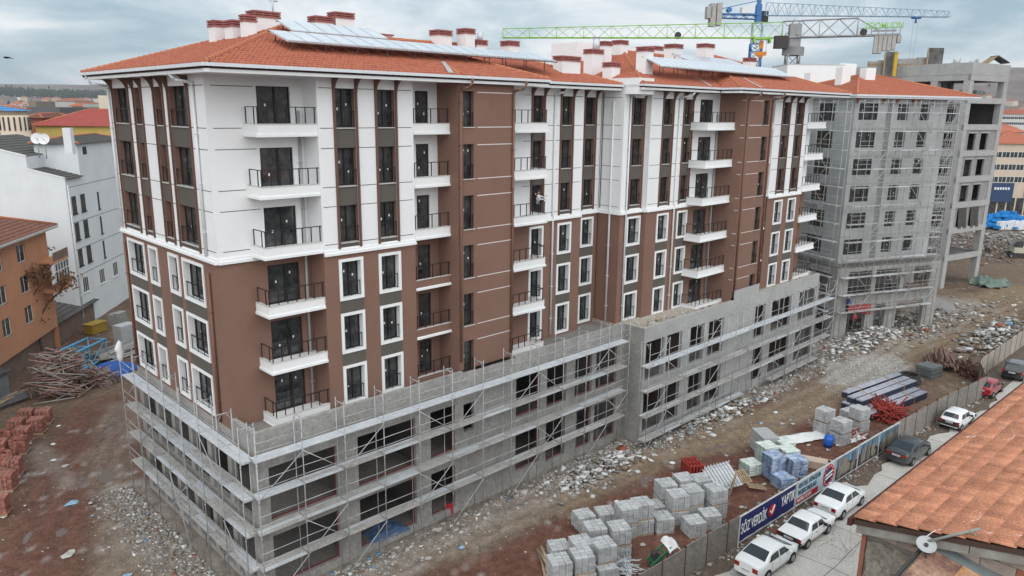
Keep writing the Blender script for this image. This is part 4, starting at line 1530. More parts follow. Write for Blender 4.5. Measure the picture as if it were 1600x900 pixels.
for z0, z1 in fl[3:6]:
    wall('infill_wall', F5, 1.0, W5-1.0, z0, z1, [(1.9, 3.9, z0+.06, z1-.45, .25, 0), (5.2, 7.2, z0+.06, z1-.45, .25, 0)], [INF], T5, d=-.15)
    mb = MB()
    for a, b in ((1.7, 4.1), (5.0, 7.4)):
        mb.fbox(F5, a, b, -.2, -.1, z1-.45, z1-.25)
    part('lintel', mb, CONC2, T5)
z0, z1 = fl[2]
wall('infill_wall', F5, 1.0, W5-1.0, z0, z1, [(1.9, 3.9, z0+.06, z1-.45, .25, 0), (5.2, 7.2, z0+.06, z1-.45, .25, 0)], [INF], T5, d=-.15)
for z, u0_ in ((25.95, 3.4), (22.25, 3.0), (25.95, 6.4)):
    mb = MB()
    for k in range(3):
        for j in range(2):
            mb.fbox(F5, u0_+j*1.0, u0_+j*1.0+.92, -3.2, -2.3, z+.1+k*.46, z+.1+k*.46+.42)
    o = stuff(mk('block_stack', mb.mesh('block_stack', BLKG)))
NET = mat('grey_net', (.09, .085, .08), .9, .4, 3)
mb = MB()
for a in (1.8, 5.1):
    mb.grid(lambda s, t: F5(a+s*2.2+.5*t*t, .06+.08*math.sin(s*9)*t, 10.6-3.0*t), 12, 6)
part('hanging_net', mb, NET, T5)
def deck_obj(name, label, cat, boxes, m, group=None):
    t = None
    mb = MB()
    for b in boxes:
        mb.fbox(*b)
    o = mk(name, mb.mesh(name, m))
    return tag(o, label, cat, group)
BLKP = mat('form_board', (.045, .042, .042), .7, .5, .9, col2=(.16, .155, .15))
PLY = mat('plywood', (.35, .25, .13), .85, .3, 2)
def quadboard(px0, py0, px1, py1, D, th=.25):
    """an upright board standing at depth D"""
    a, b = at_d(px0, py1, D), at_d(px1, py1, D)
    zt = at_d(px0, py0, D).z
    return Face(a.x, a.y, math.degrees(math.atan2(b.y-a.y, b.x-a.x))), (b-a).length, zt
for px0, py0, px1, py1, lab in ((1382, 81, 1400, 107, 'dark formwork panel beside the yellow post on the roof edge'), (1449, 75, 1472, 101, 'dark formwork panel standing alone at the right of the roof edge')):
    F_, w_, zt = quadboard(px0, py0, px1, py1, 112)
    t = thing('formwork', lab, 'formwork', F_(w_/2, 0, 29.3))
    mb = MB()
    mb.fbox(F_, 0, w_, -.18, 0, 29.2, zt)
    part('board', mb, BLKP, t)
    mb = MB()
    for q in (.02, .5, .93):
        mb.fbox(F_, w_*q, w_*q+.12, -.32, -.18, 29.2, zt-.1)
    mb.fbox(F_, -.1, 0, -.3, .02, 29.2, zt-.15)
    part('strongback', mb, WOODL, t)
F_, w_, zt = quadboard(1396, 84, 1401, 107, 111)
mb = MB()
mb.fbox(F_, 0, w_, -.3, 0, 29.3, zt)
mb.fbox(F_, -.05, w_+.1, -.35, .05, zt, zt+.15)
tag(mk('formwork_prop', mb.mesh('formwork_prop', mat('yellow_post', (.55, .36, .04), .6, .2))), 'yellow formwork post leaning at the dark panel on the roof', 'post')
F_, w_, zt = quadboard(1356, 96, 1447, 110, 113)
mb = MB()
for k in range(6):
    mb.fbox(F_, w_*k/6+.02, w_*(k+1)/6-.02, -.4, 0, 28, zt+.05*(k % 2)+.12*k)
t = thing('shuttered_wall', 'rough low shuttered wall between the two dark panels on the roof', 'wall', F_(w_/2, 0, 28.5))
part('wall', mb, CONC, t)
mb = MB()
for k in range(14):
    mb.fbox(F_, w_*k/14, w_*(k+.9)/14, .0, .06, zt-.55, zt-.3)
part('shutter_boards', mb, PLY, t)
F_, w_, zt = quadboard(1541, 88, 1577, 100, 109)
t = thing('plywood_lean_to', 'tilted plywood sheet propped on the right corner of the roof', 'board', F_(w_/2, 0, 30.9))
mb = MB()
mb.poly([F_(0, 0, 31.0), F_(w_*.5, 0, zt+.1), F_(w_*.5, -2, zt+.1), F_(0, -2, 31.0)])
mb.poly([F_(0, 0, 30.95), F_(0, -2, 30.95), F_(w_*.5, -2, zt+.04), F_(w_*.5, 0, zt+.04)])
part('sheet', mb, PLY, t)
mb = MB()
mb.hexa([F_(w_*.48, -2, zt+.02), F_(w_, -2, 31.2), F_(w_, .1, 31.2), F_(w_*.48, .1, zt+.02), F_(w_*.48, -2, zt+.14), F_(w_, -2, 31.34), F_(w_, .1, 31.34), F_(w_*.48, .1, zt+.14)])
part('board', mb, BLKP, t)
for px, py in ((1493, 97), (1520, 97)):
    b = at_d(px, py+8, 112)
    mb = MB()
    rg = random.Random(px)
    for k in range(9):
        x, y = b.x+rg.uniform(-.6, .6), b.y+rg.uniform(-.6, .6)
        mb.bar((x, y, 29.3), (x+rg.uniform(-.1, .1), y, 31.2+rg.uniform(.2, .9)), .05, 5)
    mb.box(b.x-.5, b.x+.5, b.y-.5, b.y+.5, 29.3, 31.4 if px < 1500 else 31.1)
    tag(mk('rebar_stub', mb.mesh('rebar_stub', CONC)), 'short column stub with rebar on the roof, %s' % ('nearer the dark panel' if px < 1500 else 'nearer the plywood sheet'), 'column')
# ---- white plastered tops behind
def backbox(name, label, pxa, pxb, ytop, D, dep, m, zb=-1.2, cat='building', tops=()):
    F_, w_, zt = quadboard(pxa, ytop, pxb, ytop+20, D)
    t = thing(name, label, cat, F_(w_/2, -dep/2, zb))
    mb = MB()
    mb.fbox(F_, 0, w_, -dep, 0, zb, zt)
    part('wall', mb, m, t)
    return t, F_, w_, zt
t, F_, w_, zt = backbox('white_building', 'plain white rendered building top between the far red roofs, below the green crane', 1229, 1318, 101, 112, 7, WHITE)
mb = MB()
mb.fbox(F_, -.05, w_+.05, -7, .05, zt, zt+.08)
part('coping', mb, STONE, t)
mb = MB()
mb.fbox(F_, w_-.2, w_+2.2, -5, -1, -1.2, zt+.3)
part('side_wall', mb, WHITE, t)
# ================================================================ TOWER CRANES
def lattice(mb, p, q, w, h, n, r, tri=False, taper=1.0, m=0, upv=Vector((0, 0, 1))):
    p, q = Vector(p), Vector(q)
    ax = (q-p).normalized()
    sd_ = ax.cross(upv).normalized()
    u_ = sd_.cross(ax).normalized()
    def ring(k):
        s = 1+(taper-1)*k/n
        c_ = p.lerp(q, k/n)
        if tri:
            return [c_-sd_*w/2, c_+sd_*w/2, c_+u_*h*s]
        return [c_-sd_*w/2-u_*h/2, c_+sd_*w/2-u_*h/2, c_+sd_*w/2+u_*h/2, c_-sd_*w/2+u_*h/2]
    R0 = [ring(k) for k in range(n+1)]
    for k in range(n):
        a, b = R0[k], R0[k+1]
        L_ = len(a)
        for i in range(L_):
            mb.bar(a[i], b[i], r*1.5, 5, m)
            j = (i+1) % L_
            if k % 2:
                mb.bar(a[i], b[j], r, 4, m)
            else:
                mb.bar(a[j], b[i], r, 4, m)
            if k % 2 == 0:
                mb.bar(a[i], a[j], r, 4, m)
    a = R0[n]
    for i in range(len(a)):
        mb.bar(a[i], a[(i+1) % len(a)], r, 4, m)
LIME = mat('lime_paint', (.27, .52, .09), .5, .1, 2)
CGREY = mat('crane_grey', (.30, .30, .31), .6, .15, 1)
CBLUE = mat('crane_blue', (.05, .17, .40), .5, .15, 2)
CPALE = mat('crane_pale_blue', (.32, .44, .55), .55, .15, 2)
CWT = mat('counterweight', (.42, .40, .38), .9, .2, 1)
ORNG = mat('hook_orange', (.75, .25, .03), .6, .1)
def text_obj(s, size, m, name, parent, mw, extrude=.01, align='CENTER', sx=1):
    cu = bpy.data.curves.new(name, 'FONT')
    cu.body = s
    cu.size = size
    cu.extrude = extrude
    cu.align_x = align
    cu.align_y = 'CENTER'
    cu.offset = size*.012
    o = bpy.data.objects.new(name, cu)
    dg = bpy.context.evaluated_depsgraph_get()
    COL.objects.link(o)
    bpy.context.view_layer.update()
    dg.update()
    me = bpy.data.meshes.new_from_object(o.evaluated_get(dg))
    bpy.data.objects.remove(o)
    me.name = name
    me.materials.clear()
    me.materials.append(m)
    me.transform(mw @ Matrix.Diagonal((sx, 1, 1, 1)))
    q = mk(name, me, parent)
    return q
def frame_mat(o, xdir, ydir):
    x, y = Vector(xdir).normalized(), Vector(ydir).normalized()
    z = x.cross(y)
    return Matrix(((x.x, y.x, z.x, o[0]), (x.y, y.y, z.y, o[1]), (x.z, y.z, z.z, o[2]), (0, 0, 0, 1)))
# lime green crane: mast, lime jib, grey counter jib with weights
gm = Vector((110.0, 25.6, -1.2))
tip, tail = Vector((79.9, 64.3, 36.1)), Vector((116.6, 11.3, 36.2))
top = Vector((gm.x, gm.y, 36.0))
T = thing('tower_crane', 'tower crane with lime green jib and grey counter jib, hook near its mast', 'crane', gm)
mb = MB()
lattice(mb, gm, (gm.x, gm.y, 33.2), 2.0, 2.0, 16, .09, upv=Vector((.6, -.8, 0)))
mb.box(gm.x-1.3, gm.x+1.3, gm.y-1.3, gm.y+1.3, 33.2, 34.6)
part('mast', mb, CGREY, T)
mb = MB()
for dx in (-2, 2):
    for z in (30.3, 31.4):
        mb.bar((gm.x-2, gm.y+dx, z), (gm.x+2, gm.y+dx, z), .05, 4)
        mb.bar((gm.x+dx, gm.y-2, z), (gm.x+dx, gm.y+2, z), .05, 4)
    for dy in (-2, -.7, .7, 2):
        mb.bar((gm.x+dx, gm.y+dy, 30.2), (gm.x+dx, gm.y+dy, 31.4), .04, 4)
        mb.bar((gm.x+dy, gm.y+dx, 30.2), (gm.x+dy, gm.y+dx, 31.4), .04, 4)
mb.box(gm.x-2, gm.x+2, gm.y-2, gm.y-1.2, 30.15, 30.25)
mb.box(gm.x-2, gm.x+2, gm.y+1.2, gm.y+2, 30.15, 30.25)
part('platform', mb, CGREY, T)
jd = (tip-top).normalized()
mb = MB()
lattice(mb, top+jd*2.0, tip, 1.5, 2.5, 20, .05, tri=True, taper=.6)
part('jib', mb, LIME, T)
cd_ = (tail-top).normalized()
mb = MB()
e1 = top+cd_*9.5
lattice(mb, top-jd*-2.0, e1, 1.4, 2.6, 4, .09, tri=True, taper=1.05)
mb.bar(e1+Vector((0, 0, 2.6)), tail-cd_*3+Vector((0, 0, .6)), .09, 5)
for s in (-.7, .7):
    sv = cd_.cross(Vector((0, 0, 1)))*s
    mb.bar(e1+sv, tail+sv, .2, 4)
    for k in range(7):
        b_ = e1.lerp(tail, k/6)+sv
        mb.bar(b_, b_+Vector((0, 0, 1.1)), .035, 4)
    mb.bar(e1+sv+Vector((0, 0, 1.1)), tail+sv+Vector((0, 0, 1.1)), .035, 4)
F_ = Face(e1.x, e1.y, math.degrees(math.atan2(cd_.y, cd_.x)))
ln = (tail-e1).length
mb.fbox(F_, 0, ln, -.7, .7, e1.z-.1, e1.z+.05)
part('counter_jib', mb, CGREY, T)
for k, (a, h) in enumerate(((2.9, 2.6), (3.55, 2.6), (4.2, 2.2), (4.85, 2.2), (5.5, 2.1), (6.2, 1.0), (6.8, .9))):
    mb = MB()
    if a < ln:
        mb.fbox(F_, a-.3, a+.28, -.8, .8, e1.z-.2-h, e1.z-.1)
        part('counterweight', mb, CWT, T)
mb = MB()
mb.bar(F_(.9, 0, e1.z+.5), F_(.9, .9, e1.z+.5), .55, 10)
part('winch', mb, GROOVE, T)
mb = MB()
mb.fbox(F_, 2.2, ln-.6, .78, .84, e1.z+.45, e1.z+.75)
part('sign_rail', mb, CGREY, T)
text_obj('ZOOMLION', 1.35, LIME, 'sign_letters', T, frame_mat(F_(ln*.60, .9, e1.z+1.35), (F_.c, F_.s, 0), (0, 0, 1)), .05, sx=.78)
FJ_ = Face(top.x, top.y, math.degrees(math.atan2(-jd.y, -jd.x)))
mb = MB()
mb.fbox(FJ_, -3.4, -1.3, .7, 2.0, 34.2, 36.2)
part('cab', mb, GROOVE, T)
mb = MB()
mb.fbox(FJ_, -.9, .9, -.9, .9, 34.6, 38.2)
mb.bar(FJ_(-.7, 0, 38), FJ_(-.2, 0, 39), .1, 4)
part('slewing_tower', mb, CGREY, T)
mb = MB()
hp_ = top+jd*5.2
Fh = Face(hp_.x, hp_.y, FJ_.ang)
mb.fbox(Fh, -1.2, 1.2, -.8, .8, 35.7, 35.95)
mb.fbox(Fh, -1.4, -1.1, -.9, .9, 35.2, 36.1)
mb.fbox(Fh, 1.1, 1.4, -.9, .9, 35.2, 36.1)
tr = part('trolley', mb, LIME, T)
mb = MB()
mb.fbox(Fh, -.3, .3, -.25, .25, 34.3, 35.5)
mb.fbox(Fh, -.9, .9, -.3, .3, 33.2, 33.8)
mb.fbox(Fh, -.4, .4, -.2, .2, 32.9, 33.2)
part('hook_block', mb, ORNG, T)
mb = MB()
mb.bar(hp_+Vector((0, 0, -3)), hp_+Vector((0, 0, -10)), .05, 4)
for s in (-.8, .8):
    mb.bar(Fh(s, 0, 33.5), Fh(s, 0, 35.8), .03, 4)
mb.bar(top+Vector((0, 0, 2.0)), top+jd*40+Vector((0, 0, 1.4)), .025, 4)
part('cable', mb, CGREY, T)
mb = MB()
mw_ = top+jd*19
mb.bar(mw_+Vector((-.4, -.3, .4)), mw_+Vector((.4, .3, .4)), .55, 10)
part('jib_winch', mb, GROOVE, T)
# blue crane further back
bm = Vector((140.2, 49.0, -1.2))
tipb, tailb = Vector((169.0, 20.7, 44.1)), Vector((132.4, 56.4, 44.0))
tb = Vector((bm.x, bm.y, 44.0))
T2 = thing('tower_crane', 'blue tower crane with pale blue jib, further away, grey counterweight at its left end', 'crane', bm)
mb = MB()
lattice(mb, bm, (bm.x, bm.y, 42.5), 2.0, 2.0, 22, .07, upv=Vector((.6, -.8, 0)))
part('mast', mb, CPALE, T2)
mb = MB()
lattice(mb, (bm.x, bm.y, 33.5), (bm.x, bm.y, 38.2), 2.3, 2.3, 3, .10, upv=Vector((.6, -.8, 0)))
part('climbing_cage', mb, CBLUE, T2)
jb = (tipb-tb).normalized()
mb = MB()
lattice(mb, tb+jb*1.5, tipb, 1.4, 2.6, 30, .055, tri=True, taper=.45)
part('jib', mb, CPALE, T2)
cb_ = (tailb-tb).normalized()
Fb = Face(tb.x, tb.y, math.degrees(math.atan2(cb_.y, cb_.x)))
lb = (tailb-tb).length
mb = MB()
mb.fbox(Fb, 0, lb-.5, -.7, -.55, 44.0, 44.3)
mb.fbox(Fb, 0, lb-.5, .55, .7, 44.0, 44.3)
lattice(mb, tb+cb_*.5+Vector((0, 0, -.4)), tailb-cb_*1+Vector((0, 0, -.2)), 1.2, .8, 8, .06)
mb.bar(tb+Vector((0, 0, 3.0)), tailb+Vector((0, 0, .6)), .08, 5)
mb.fbox(Fb, -.5, .6, -.6, .6, 42.6, 46.2)
mb.fbox(Fb, -.3, .4, -.4, .4, 46.2, 47.2)
part('counter_jib', mb, CBLUE, T2)
for a, z0_, z1_ in ((lb-.9, 41.6, 46.2), (lb-2.2, 41.8, 46.3), (lb-.1, 43.2, 45.6)):
    mb = MB()
    mb.fbox(Fb, a-.55, a+.55, -1.0, 1.0, z0_, z1_)
    part('counterweight', mb, CWT, T2)
mb = MB()
mb.fbox(Fb, 1.4, 3.8, -.8, .8, 44.3, 45.6)
part('machine_cabinet', mb, WPLAS, T2)
mb = MB()
mb.bar(Fb(lb-4.4, -.6, 45.0), Fb(lb-4.4, .6, 45.0), .5, 10)
part('winch', mb, CBLUE, T2)
mb = MB()
mb.fbox(Fb, -2.4, -.6, .7, 2.1, 42.7, 45.0)
part('cab', mb, GROOVE, T2)
mb = MB()
ht = tb+jb*33.5
mb.bar(ht+Vector((-.7, .7, -.2)), ht+Vector((.7, -.7, -.2)), .25, 6)
mb.bar(ht+Vector((0, 0, -.2)), ht+Vector((0, 0, -1.3)), .2, 6)
part('trolley', mb, CBLUE, T2)
mb = MB()
for s in (-.5, .5):
    mb.bar(ht+jb*s, ht+jb*s*.7+Vector((0, 0, -11.5)), .025, 4)
part('cable', mb, CGREY, T2)
# ================================================================ HOUSES ON THE LEFT, TOWN BEHIND
HWH = mat('house_white', (.70, .73, .75), .92, .08, .4, bump=.1, streak=.12)
ORAN = mat('house_orange', (.56, .27, .155), .93, .14, .5, bump=.15, streak=.25)
YELL = mat('house_yellow', (.55, .42, .13), .93, .1, .4, streak=.1)
BEIG = mat('house_beige', (.58, .48, .38), .93, .1, .4, streak=.15)
CRM = mat('house_cream', (.62, .55, .42), .93, .1, .4, streak=.12)
DGR = mat('roof_grey_tile', (.105, .10, .095), .9, .3, 2, bump=.3)
RDP = mat('roof_red_sheet', (.34, .075, .065), .8, .15, 1.5)
BLS = mat('roof_blue_sheet', (.06, .26, .55), .6, .1, 1)
ORT = mat('roof_old_tile', (.22, .10, .07), .92, .4, 2.5, bump=.4)
WFR = mat('white_window_frame', (.72, .73, .73), .6, 0)
STN = mat('base_stone', (.22, .15, .12), .95, .3, 1)
TRED = [mat('town_roof', (.36, .12, .075), .9, .2, .1, rand=.35), mat('town_roof_dull', (.25, .12, .095), .9, .2, .1, rand=.3)]
TWAL = [mat('town_wall_white', (.62, .61, .59), .92, .08, .1, rand=.15), mat('town_wall_cream', (.50, .44, .36), .92, .08, .1, rand=.15), mat('town_wall_pink', (.48, .36, .31), .92, .08, .1, rand=.15)]
def win2(F, a, b, z0, z1, parent, m=None, mull=1, d=0.0, sill=True):
    mb = MB()
    t = .07
    mb.fbox(F, a, b, d-.02, d+.03, z0, z0+t, 0)
    mb.fbox(F, a, b, d-.02, d+.03, z1-t, z1, 0)
    mb.fbox(F, a, a+t, d-.02, d+.03, z0+t, z1-t, 0)
    mb.fbox(F, b-t, b, d-.02, d+.03, z0+t, z1-t, 0)
    for k in range(mull):
        u = a+(b-a)*(k+1)/(mull+1)
        mb.fbox(F, u-.03, u+.03, d-.02, d+.025, z0+t, z1-t, 0)
    if sill:
        mb.fbox(F, a-.1, b+.1, d-.02, d+.12, z0-.08, z0, 0)
    o = part('window', mb, m or WFR, parent)
    mb = MB()
    mb.poly([F(a+t, d+.005, z0+t), F(b-t, d+.005, z0+t), F(b-t, d+.005, z1-t), F(a+t, d+.005, z1-t)])
    part('pane', mb, GLASS, o)
    return o
# white house with stepped grey roofs
HW = thing('white_house', 'tall white house with stepped grey tile roofs at the left, beside the orange house', 'house', (7.8, 58, -1.2))
FW = Face(7.8, 58, 53)
FGb = Face(7.8-11*math.cos(R(-37)), 58-11*math.sin(R(-37)), -37)     # gable, u = 11 at the corner
mb = MB()
mb.poly([FGb(u, 0, z) for u, z in ((0, -1.4), (11, -1.4), (11, 15.9), (7.3, 16.9), (7.3, 18.3), (0, 20.2))])
mb.poly([FW(0, 0, -1.4), FW(18, 0, -1.4), FW(18, 0, 19.5), FW(4.0, 0, 19.5), FW(4.0, 0, 15.9), FW(0, 0, 15.9)])
mb.poly([FW(4, 0, 15.8), FW(4, 0, 19.5), FW(4, -4.6, 19.5), FW(4, -4.6, 15.8)][::-1])
mb.poly([FW(18, 0, -1.4), FW(18, -11, -1.4), FW(18, -11, 19.5), FW(18, 0, 19.5)])
mb.poly([FW(4, -4.6, 16), FW(18, -4.6, 16), FW(18, -4.6, 19.5), FW(4, -4.6, 19.5)][::-1])
mb.poly([FW(0, -3.7, 16.8), FW(4.2, -3.7, 16.8), FW(4.2, -3.7, 18.3), FW(0, -3.7, 18.3)])
part('wall', mb, HWH, HW)
def slope_roof(F, u0, u1, dlo, dhi, zlo, zhi, m, parent, n=8):
    mb = MB()
    for i in range(n):
        a, b = i/n, (i+1)/n
        za, zb_ = zlo+(zhi-zlo)*a+.07, zlo+(zhi-zlo)*b+.01
        da, db = dlo+(dhi-dlo)*a, dlo+(dhi-dlo)*b
        mb.poly([F(u0, da, za), F(u1, da, za), F(u1, db, zb_), F(u0, db, zb_)])
        mb.poly([F(u0, da, za-.1), F(u1, da, za-.1), F(u1, da, za), F(u0, da, za)])
    return part('roof', mb, m, parent)
slope_roof(FW, .15, 4.0, .35, -3.7, 15.85, 16.9, DGR, HW, 7)
slope_roof(FW, .15, 14, -3.7, -11, 18.3, 20.2, DGR, HW, 9)
hip(FW, 3.6, 18.4, .4, -5.0, 19.5, .27, 'roof', DGR, HW, n=7)
mb = MB()
for a, b in (((0, 20.2), (7.3, 18.3)), ((7.3, 16.9), (11, 15.9))):
    mb.hexa([FGb(a[0], -.2, a[1]), FGb(b[0], -.2, b[1]), FGb(b[0], .05, b[1]), FGb(a[0], .05, a[1]), FGb(a[0], -.2, a[1]+.12), FGb(b[0], -.2, b[1]+.12), FGb(b[0], .05, b[1]+.12), FGb(a[0], .05, a[1]+.12)])
part('coping', mb, WFR, HW)
for k in range(3):
    z = 11.8-3.0*k
    for a, b in ((1.0, 2.1), (3.3, 4.5)):
        win2(FW, a, b, z, z+2.0, HW, FRAME, 1)
    win2(FW, 8.0, 8.45, z-.3, z+1.8, HW, FRAME, 0)
for a in (1.3, 6.0, 10.2):
    win2(FW, a, a+1.5, 2.6, 4.4, HW, None, 2)
for z in (10.9, 7.8, 4.9, 14.9):
    mb = MB()
    mb.fbox(FW, .05, 17, -.01, .02, z-.04, z)
    part('groove', mb, GROOVE, HW)
mb = MB()
mb.fbox(FW, 5.4, 6.5, -.02, .01, 18.2, 19.1)
part('vent_opening', mb, GROOVE, HW)
downpipe(FW, .25, -1, 15.7, HW, PIPEW, elbow=False)
mb = MB()
pc_ = at_d(106, 205, 82)
mb.fbox(Face(pc_.x, pc_.y, 53), -.4, .4, -.4, .4, 18.6, pc_.z+.35)
part('chimney', mb, HWH, HW)
for k, (px, py) in enumerate(((57, 216), (68, 217))):
    p = at_d(px, py, 84)
    mb = MB()
    n_ = Vector((-.55, -.8, .25)).normalized()
    a_ = n_.orthogonal().normalized()
    b_ = n_.cross(a_)
    mb.grid(lambda s, t: p+(a_*math.cos(t*6.2832)+b_*math.sin(t*6.2832))*.62*s-n_*.14*(1-s*s), 5, 16)
    t_ = thing('satellite_dish', 'white satellite dish on the grey tile roof, %s of the pair' % ('nearer left one' if k == 0 else 'right one'), 'satellite dish', p)
    part('dish', mb, WPLAS, t_)
    mb = MB()
    mb.bar(p-n_*.1, p+Vector((.1, .1, -2.2)), .05, 6)
    mb.bar(p+b_*.5, p+n_*.55, .02, 4)
    part('mast', mb, TUBE, t_)
# orange house
HO = thing('orange_house', 'old orange rendered house with worn tile roof at the left edge', 'house', (.8, 47, -1.2))
FO = Face(.8, 47, 56)
ops = []
cols = [(-1.2, .6), (-5.8, -4.1), (-10.6, -8.9), (-15.4, -13.7), (-20.2, -18.5), (-25, -23.3)]
rows = [(9.2, 10.9), (6.2, 7.9), (3.2, 4.9)]
for a, b in cols:
    for z0, z1 in rows:
        ops.append((a, b, z0, z1, .18, 0))
wall('wall', FO, -34, 5.6, 1.2, 11.7, ops, [ORAN], HO)
wall('wall', FO, -34, 5.6, -1.3, 1.2, [], [STN], HO, d=-.5)
for a, b, z0, z1, _, _ in ops:
    win2(FO, a, b, z0, z1, HO, None, 1, d=-.14)
wall('wall', Face(*FO(5.6, 0, 0)[:2], 146), 0, 10, -1.2, 11.7, [], [ORAN], HO)
hip(FO, -35, 6.6, .8, -10.5, 11.75, .36, 'roof', ORT, HO, n=12)
mb = MB()
mb.fbox(FO, -35, 6.6, .8, .9, 11.6, 11.74)
mb.fbox(FO, -35, 6.6, 0, .85, 11.5, 11.6)
part('eave', mb, STONE, HO)
mb = MB()
mb.fbox(FO, 3.0, 6.6, 0, 1.5, 5.3, 5.6)
mb.fbox(FO, 3.0, 6.6, 1.38, 1.5, 5.6, 6.2)
mb.fbox(FO, 3.0, 6.6, 0, 1.5, 8.3, 8.55)
mb.fbox(FO, 3.0, 6.6, 1.4, 1.5, 8.55, 9.4, 1)
bo = part('balcony', mb, [ORAN, STN], HO)
mb = MB()
for k in range(6):
    u = 3.05+k*.69
    mb.fbox(FO, u, u+.07, 1.4, 1.48, 6.2, 8.3)
mb.fbox(FO, 3.0, 6.6, 1.4, 1.47, 7.4, 7.47)
mb.fbox(FO, 3.0, 6.6, 1.4, 1.47, 8.2, 8.3)
part('glazing_bars', mb, WFR, bo)
mb = MB()
mb.poly([FO(3.0, 1.42, 6.2), FO(6.6, 1.42, 6.2), FO(6.6, 1.42, 8.3), FO(3.0, 1.42, 8.3)])
part('pane', mb, GLASS, bo)
# boxes behind
def simple_house(label, pxa, pxb, yt, D, dep, mw, mr, rise, name='house', wins=None, group=None, n=6, ov=.5):
    t, F_, w_, zt = backbox(name, label, pxa, pxb, yt, D, dep, mw)
    if group:
        t['group'] = group
    if mr is not None:
        hip(F_, -ov, w_+ov, ov, -dep-ov, zt, rise, 'roof', mr, t, n=n)
    if wins:
        nc, zs, ww, wh, fm = wins
        for z in zs:
            for k in range(nc):
                u = w_*(k+.5)/nc
                win2(F_, u-ww/2, u+ww/2, zt-z-wh, zt-z, t, fm, 0 if ww < 1 else 1, sill=False)
    return t, F_, w_, zt
t, F_, w_, zt = simple_house('long yellow house with dull red roof behind the white house', 58, 330, 196, 118, 11, YELL, RDP, .42, 'yellow_house', n=14)
t, F_, w_, zt = simple_house('beige block with bright blue sheet roof at the far left', -120, 2, 172, 104, 6, BEIG, BLS, .25, 'beige_building', wins=(6, (4.2, 8.4, 12.4, 16), .8, 1.3, None), n=3)
mb = MB()
for z in (3.0, 7.2, 11.4, 15.6):
    mb.fbox(F_, 0, w_, 0, .06, zt-z-.12, zt-z)
part('floor_band', mb, STN, t)
c_ = F_(w_+.8, -1.5, 0)
mb = MB()
mb.bar((c_[0], c_[1], -1.2), (c_[0], c_[1], zt-.6), 1.9, 18)
part('stair_tower', mb, BEIG, t)
mb = MB()
for k in range(18):
    a = 2*math.pi*k/18
    mb.bar((c_[0]+1.93*math.cos(a), c_[1]+1.93*math.sin(a), zt-2.6), (c_[0]+1.93*math.cos(a), c_[1]+1.93*math.sin(a), zt-.8), .14, 4)
part('tower_glazing', mb, GLASS, t)
t, F_, w_, zt = simple_house('small red brick house with tile roof between the beige block and the yellow house', 46, 68, 184, 122, 8, mat('house_brickred', (.30, .10, .075), .92, .15), ORT, .4, 'brick_house', n=5)
simple_house('dark grey flat hall behind the brick house, far left', 44, 95, 167, 175, 20, mat('hall_grey', (.12, .125, .13), .9, .1, .3), None, 0, 'hall')
simple_house('plain cream block touching the corner of the white apartment facade', 155, 188, 149, 190, 14, CRM, None, 0, 'cream_block')
simple_house('grey office block with window strips, left of the cream block', 131, 157, 162, 200, 14, mat('office_grey', (.36, .35, .33), .92, .1, .3), None, 0, 'office_block', wins=(6, (2.0, 5.2), 1.6, 1.4, None))
simple_house('beige house with orange roof left of the grey office block', 115, 133, 166, 205, 12, BEIG, TILE, .45, 'house', n=4)
simple_house('low pale block with a flat roof behind the yellow house', 95, 117, 168, 215, 12, TWAL[1], None, 0, 'house', wins=(4, (1.6,), 1.6, 1.3, None))
simple_house('white block with tall chimneys in the middle of the left skyline', 90, 118, 158, 330, 14, TWAL[0], TRED[1], .3, 'apartment_block', wins=(6, (1.5, 4.6, 7.6), 1.5, 1.6, None), n=3)
simple_house('long white flat block left on the skyline behind the dark hall', 66, 88, 160, 300, 14, TWAL[0], None, 0, 'apartment_block')
simple_house('brown block with a flat top above the dark hall', 47, 58, 158, 230, 10, mat('house_brown', (.23, .19, .16), .92, .1, .3), None, 0, 'house')
# right hand side
t, F_, w_, zt = simple_house('beige apartment house with shops below, at the right edge behind the blue heap', 1553, 1640, 224, 190, 14, BEIG, TILE, .4, 'apartment_house', wins=(7, (2.0, 5.1, 8.2), 2.2, 1.5, None), n=10)
for k, (a, b, m, lab) in enumerate(((.5, 6.0, mat('shop_blue', (.03, .06, .13), .6, .1), 'dark blue'), (9.2, 13.5, mat('shop_red', (.20, .03, .035), .6, .1), 'dark red'))):
    s = thing('shop_sign', lab+' sign board above the shops of the beige apartment house', 'sign', F_((a+b)/2, .3, 6))
    mb = MB()
    mb.fbox(F_, a, b, .06, .5, zt-13.2 if k else zt-14.6, zt-11.6 if k else zt-9.8)
    part('board', mb, m, s)
    mb = MB()
    z = zt-12.4 if k else zt-11.2
    for q in range(6):
        u = a+.6+q*(b-a-1.4)/6
        mb.fbox(F_, u, u+.45, .5, .53, z-.3, z+.3)
    stuff(part('lettering', mb, WFR, s))
mb = MB()
for k in range(6):
    u = .6+k*2.3
    mb.fbox(F_, u, u+1.9, .0, .03, -.9, zt-13.6)
part('shop_window', mb, GLASS, t)
simple_house('white block with long window bands far behind the beige apartment house', 1564, 1640, 178, 420, 16, TWAL[0], TRED[0], .3, 'apartment_block', wins=(12, (1.4, 4.4), 2.6, 1.4, None), n=4)
simple_house('wide low house with a fresh red roof just behind the beige apartment house', 1548, 1600, 206, 245, 18, TWAL[1], TRED[0], .4, 'house', n=8)
simple_house('house with a dull red roof between the concrete frame and the white block', 1556, 1585, 200, 300, 16, TWAL[2], TRED[0], .4, 'house', n=6)
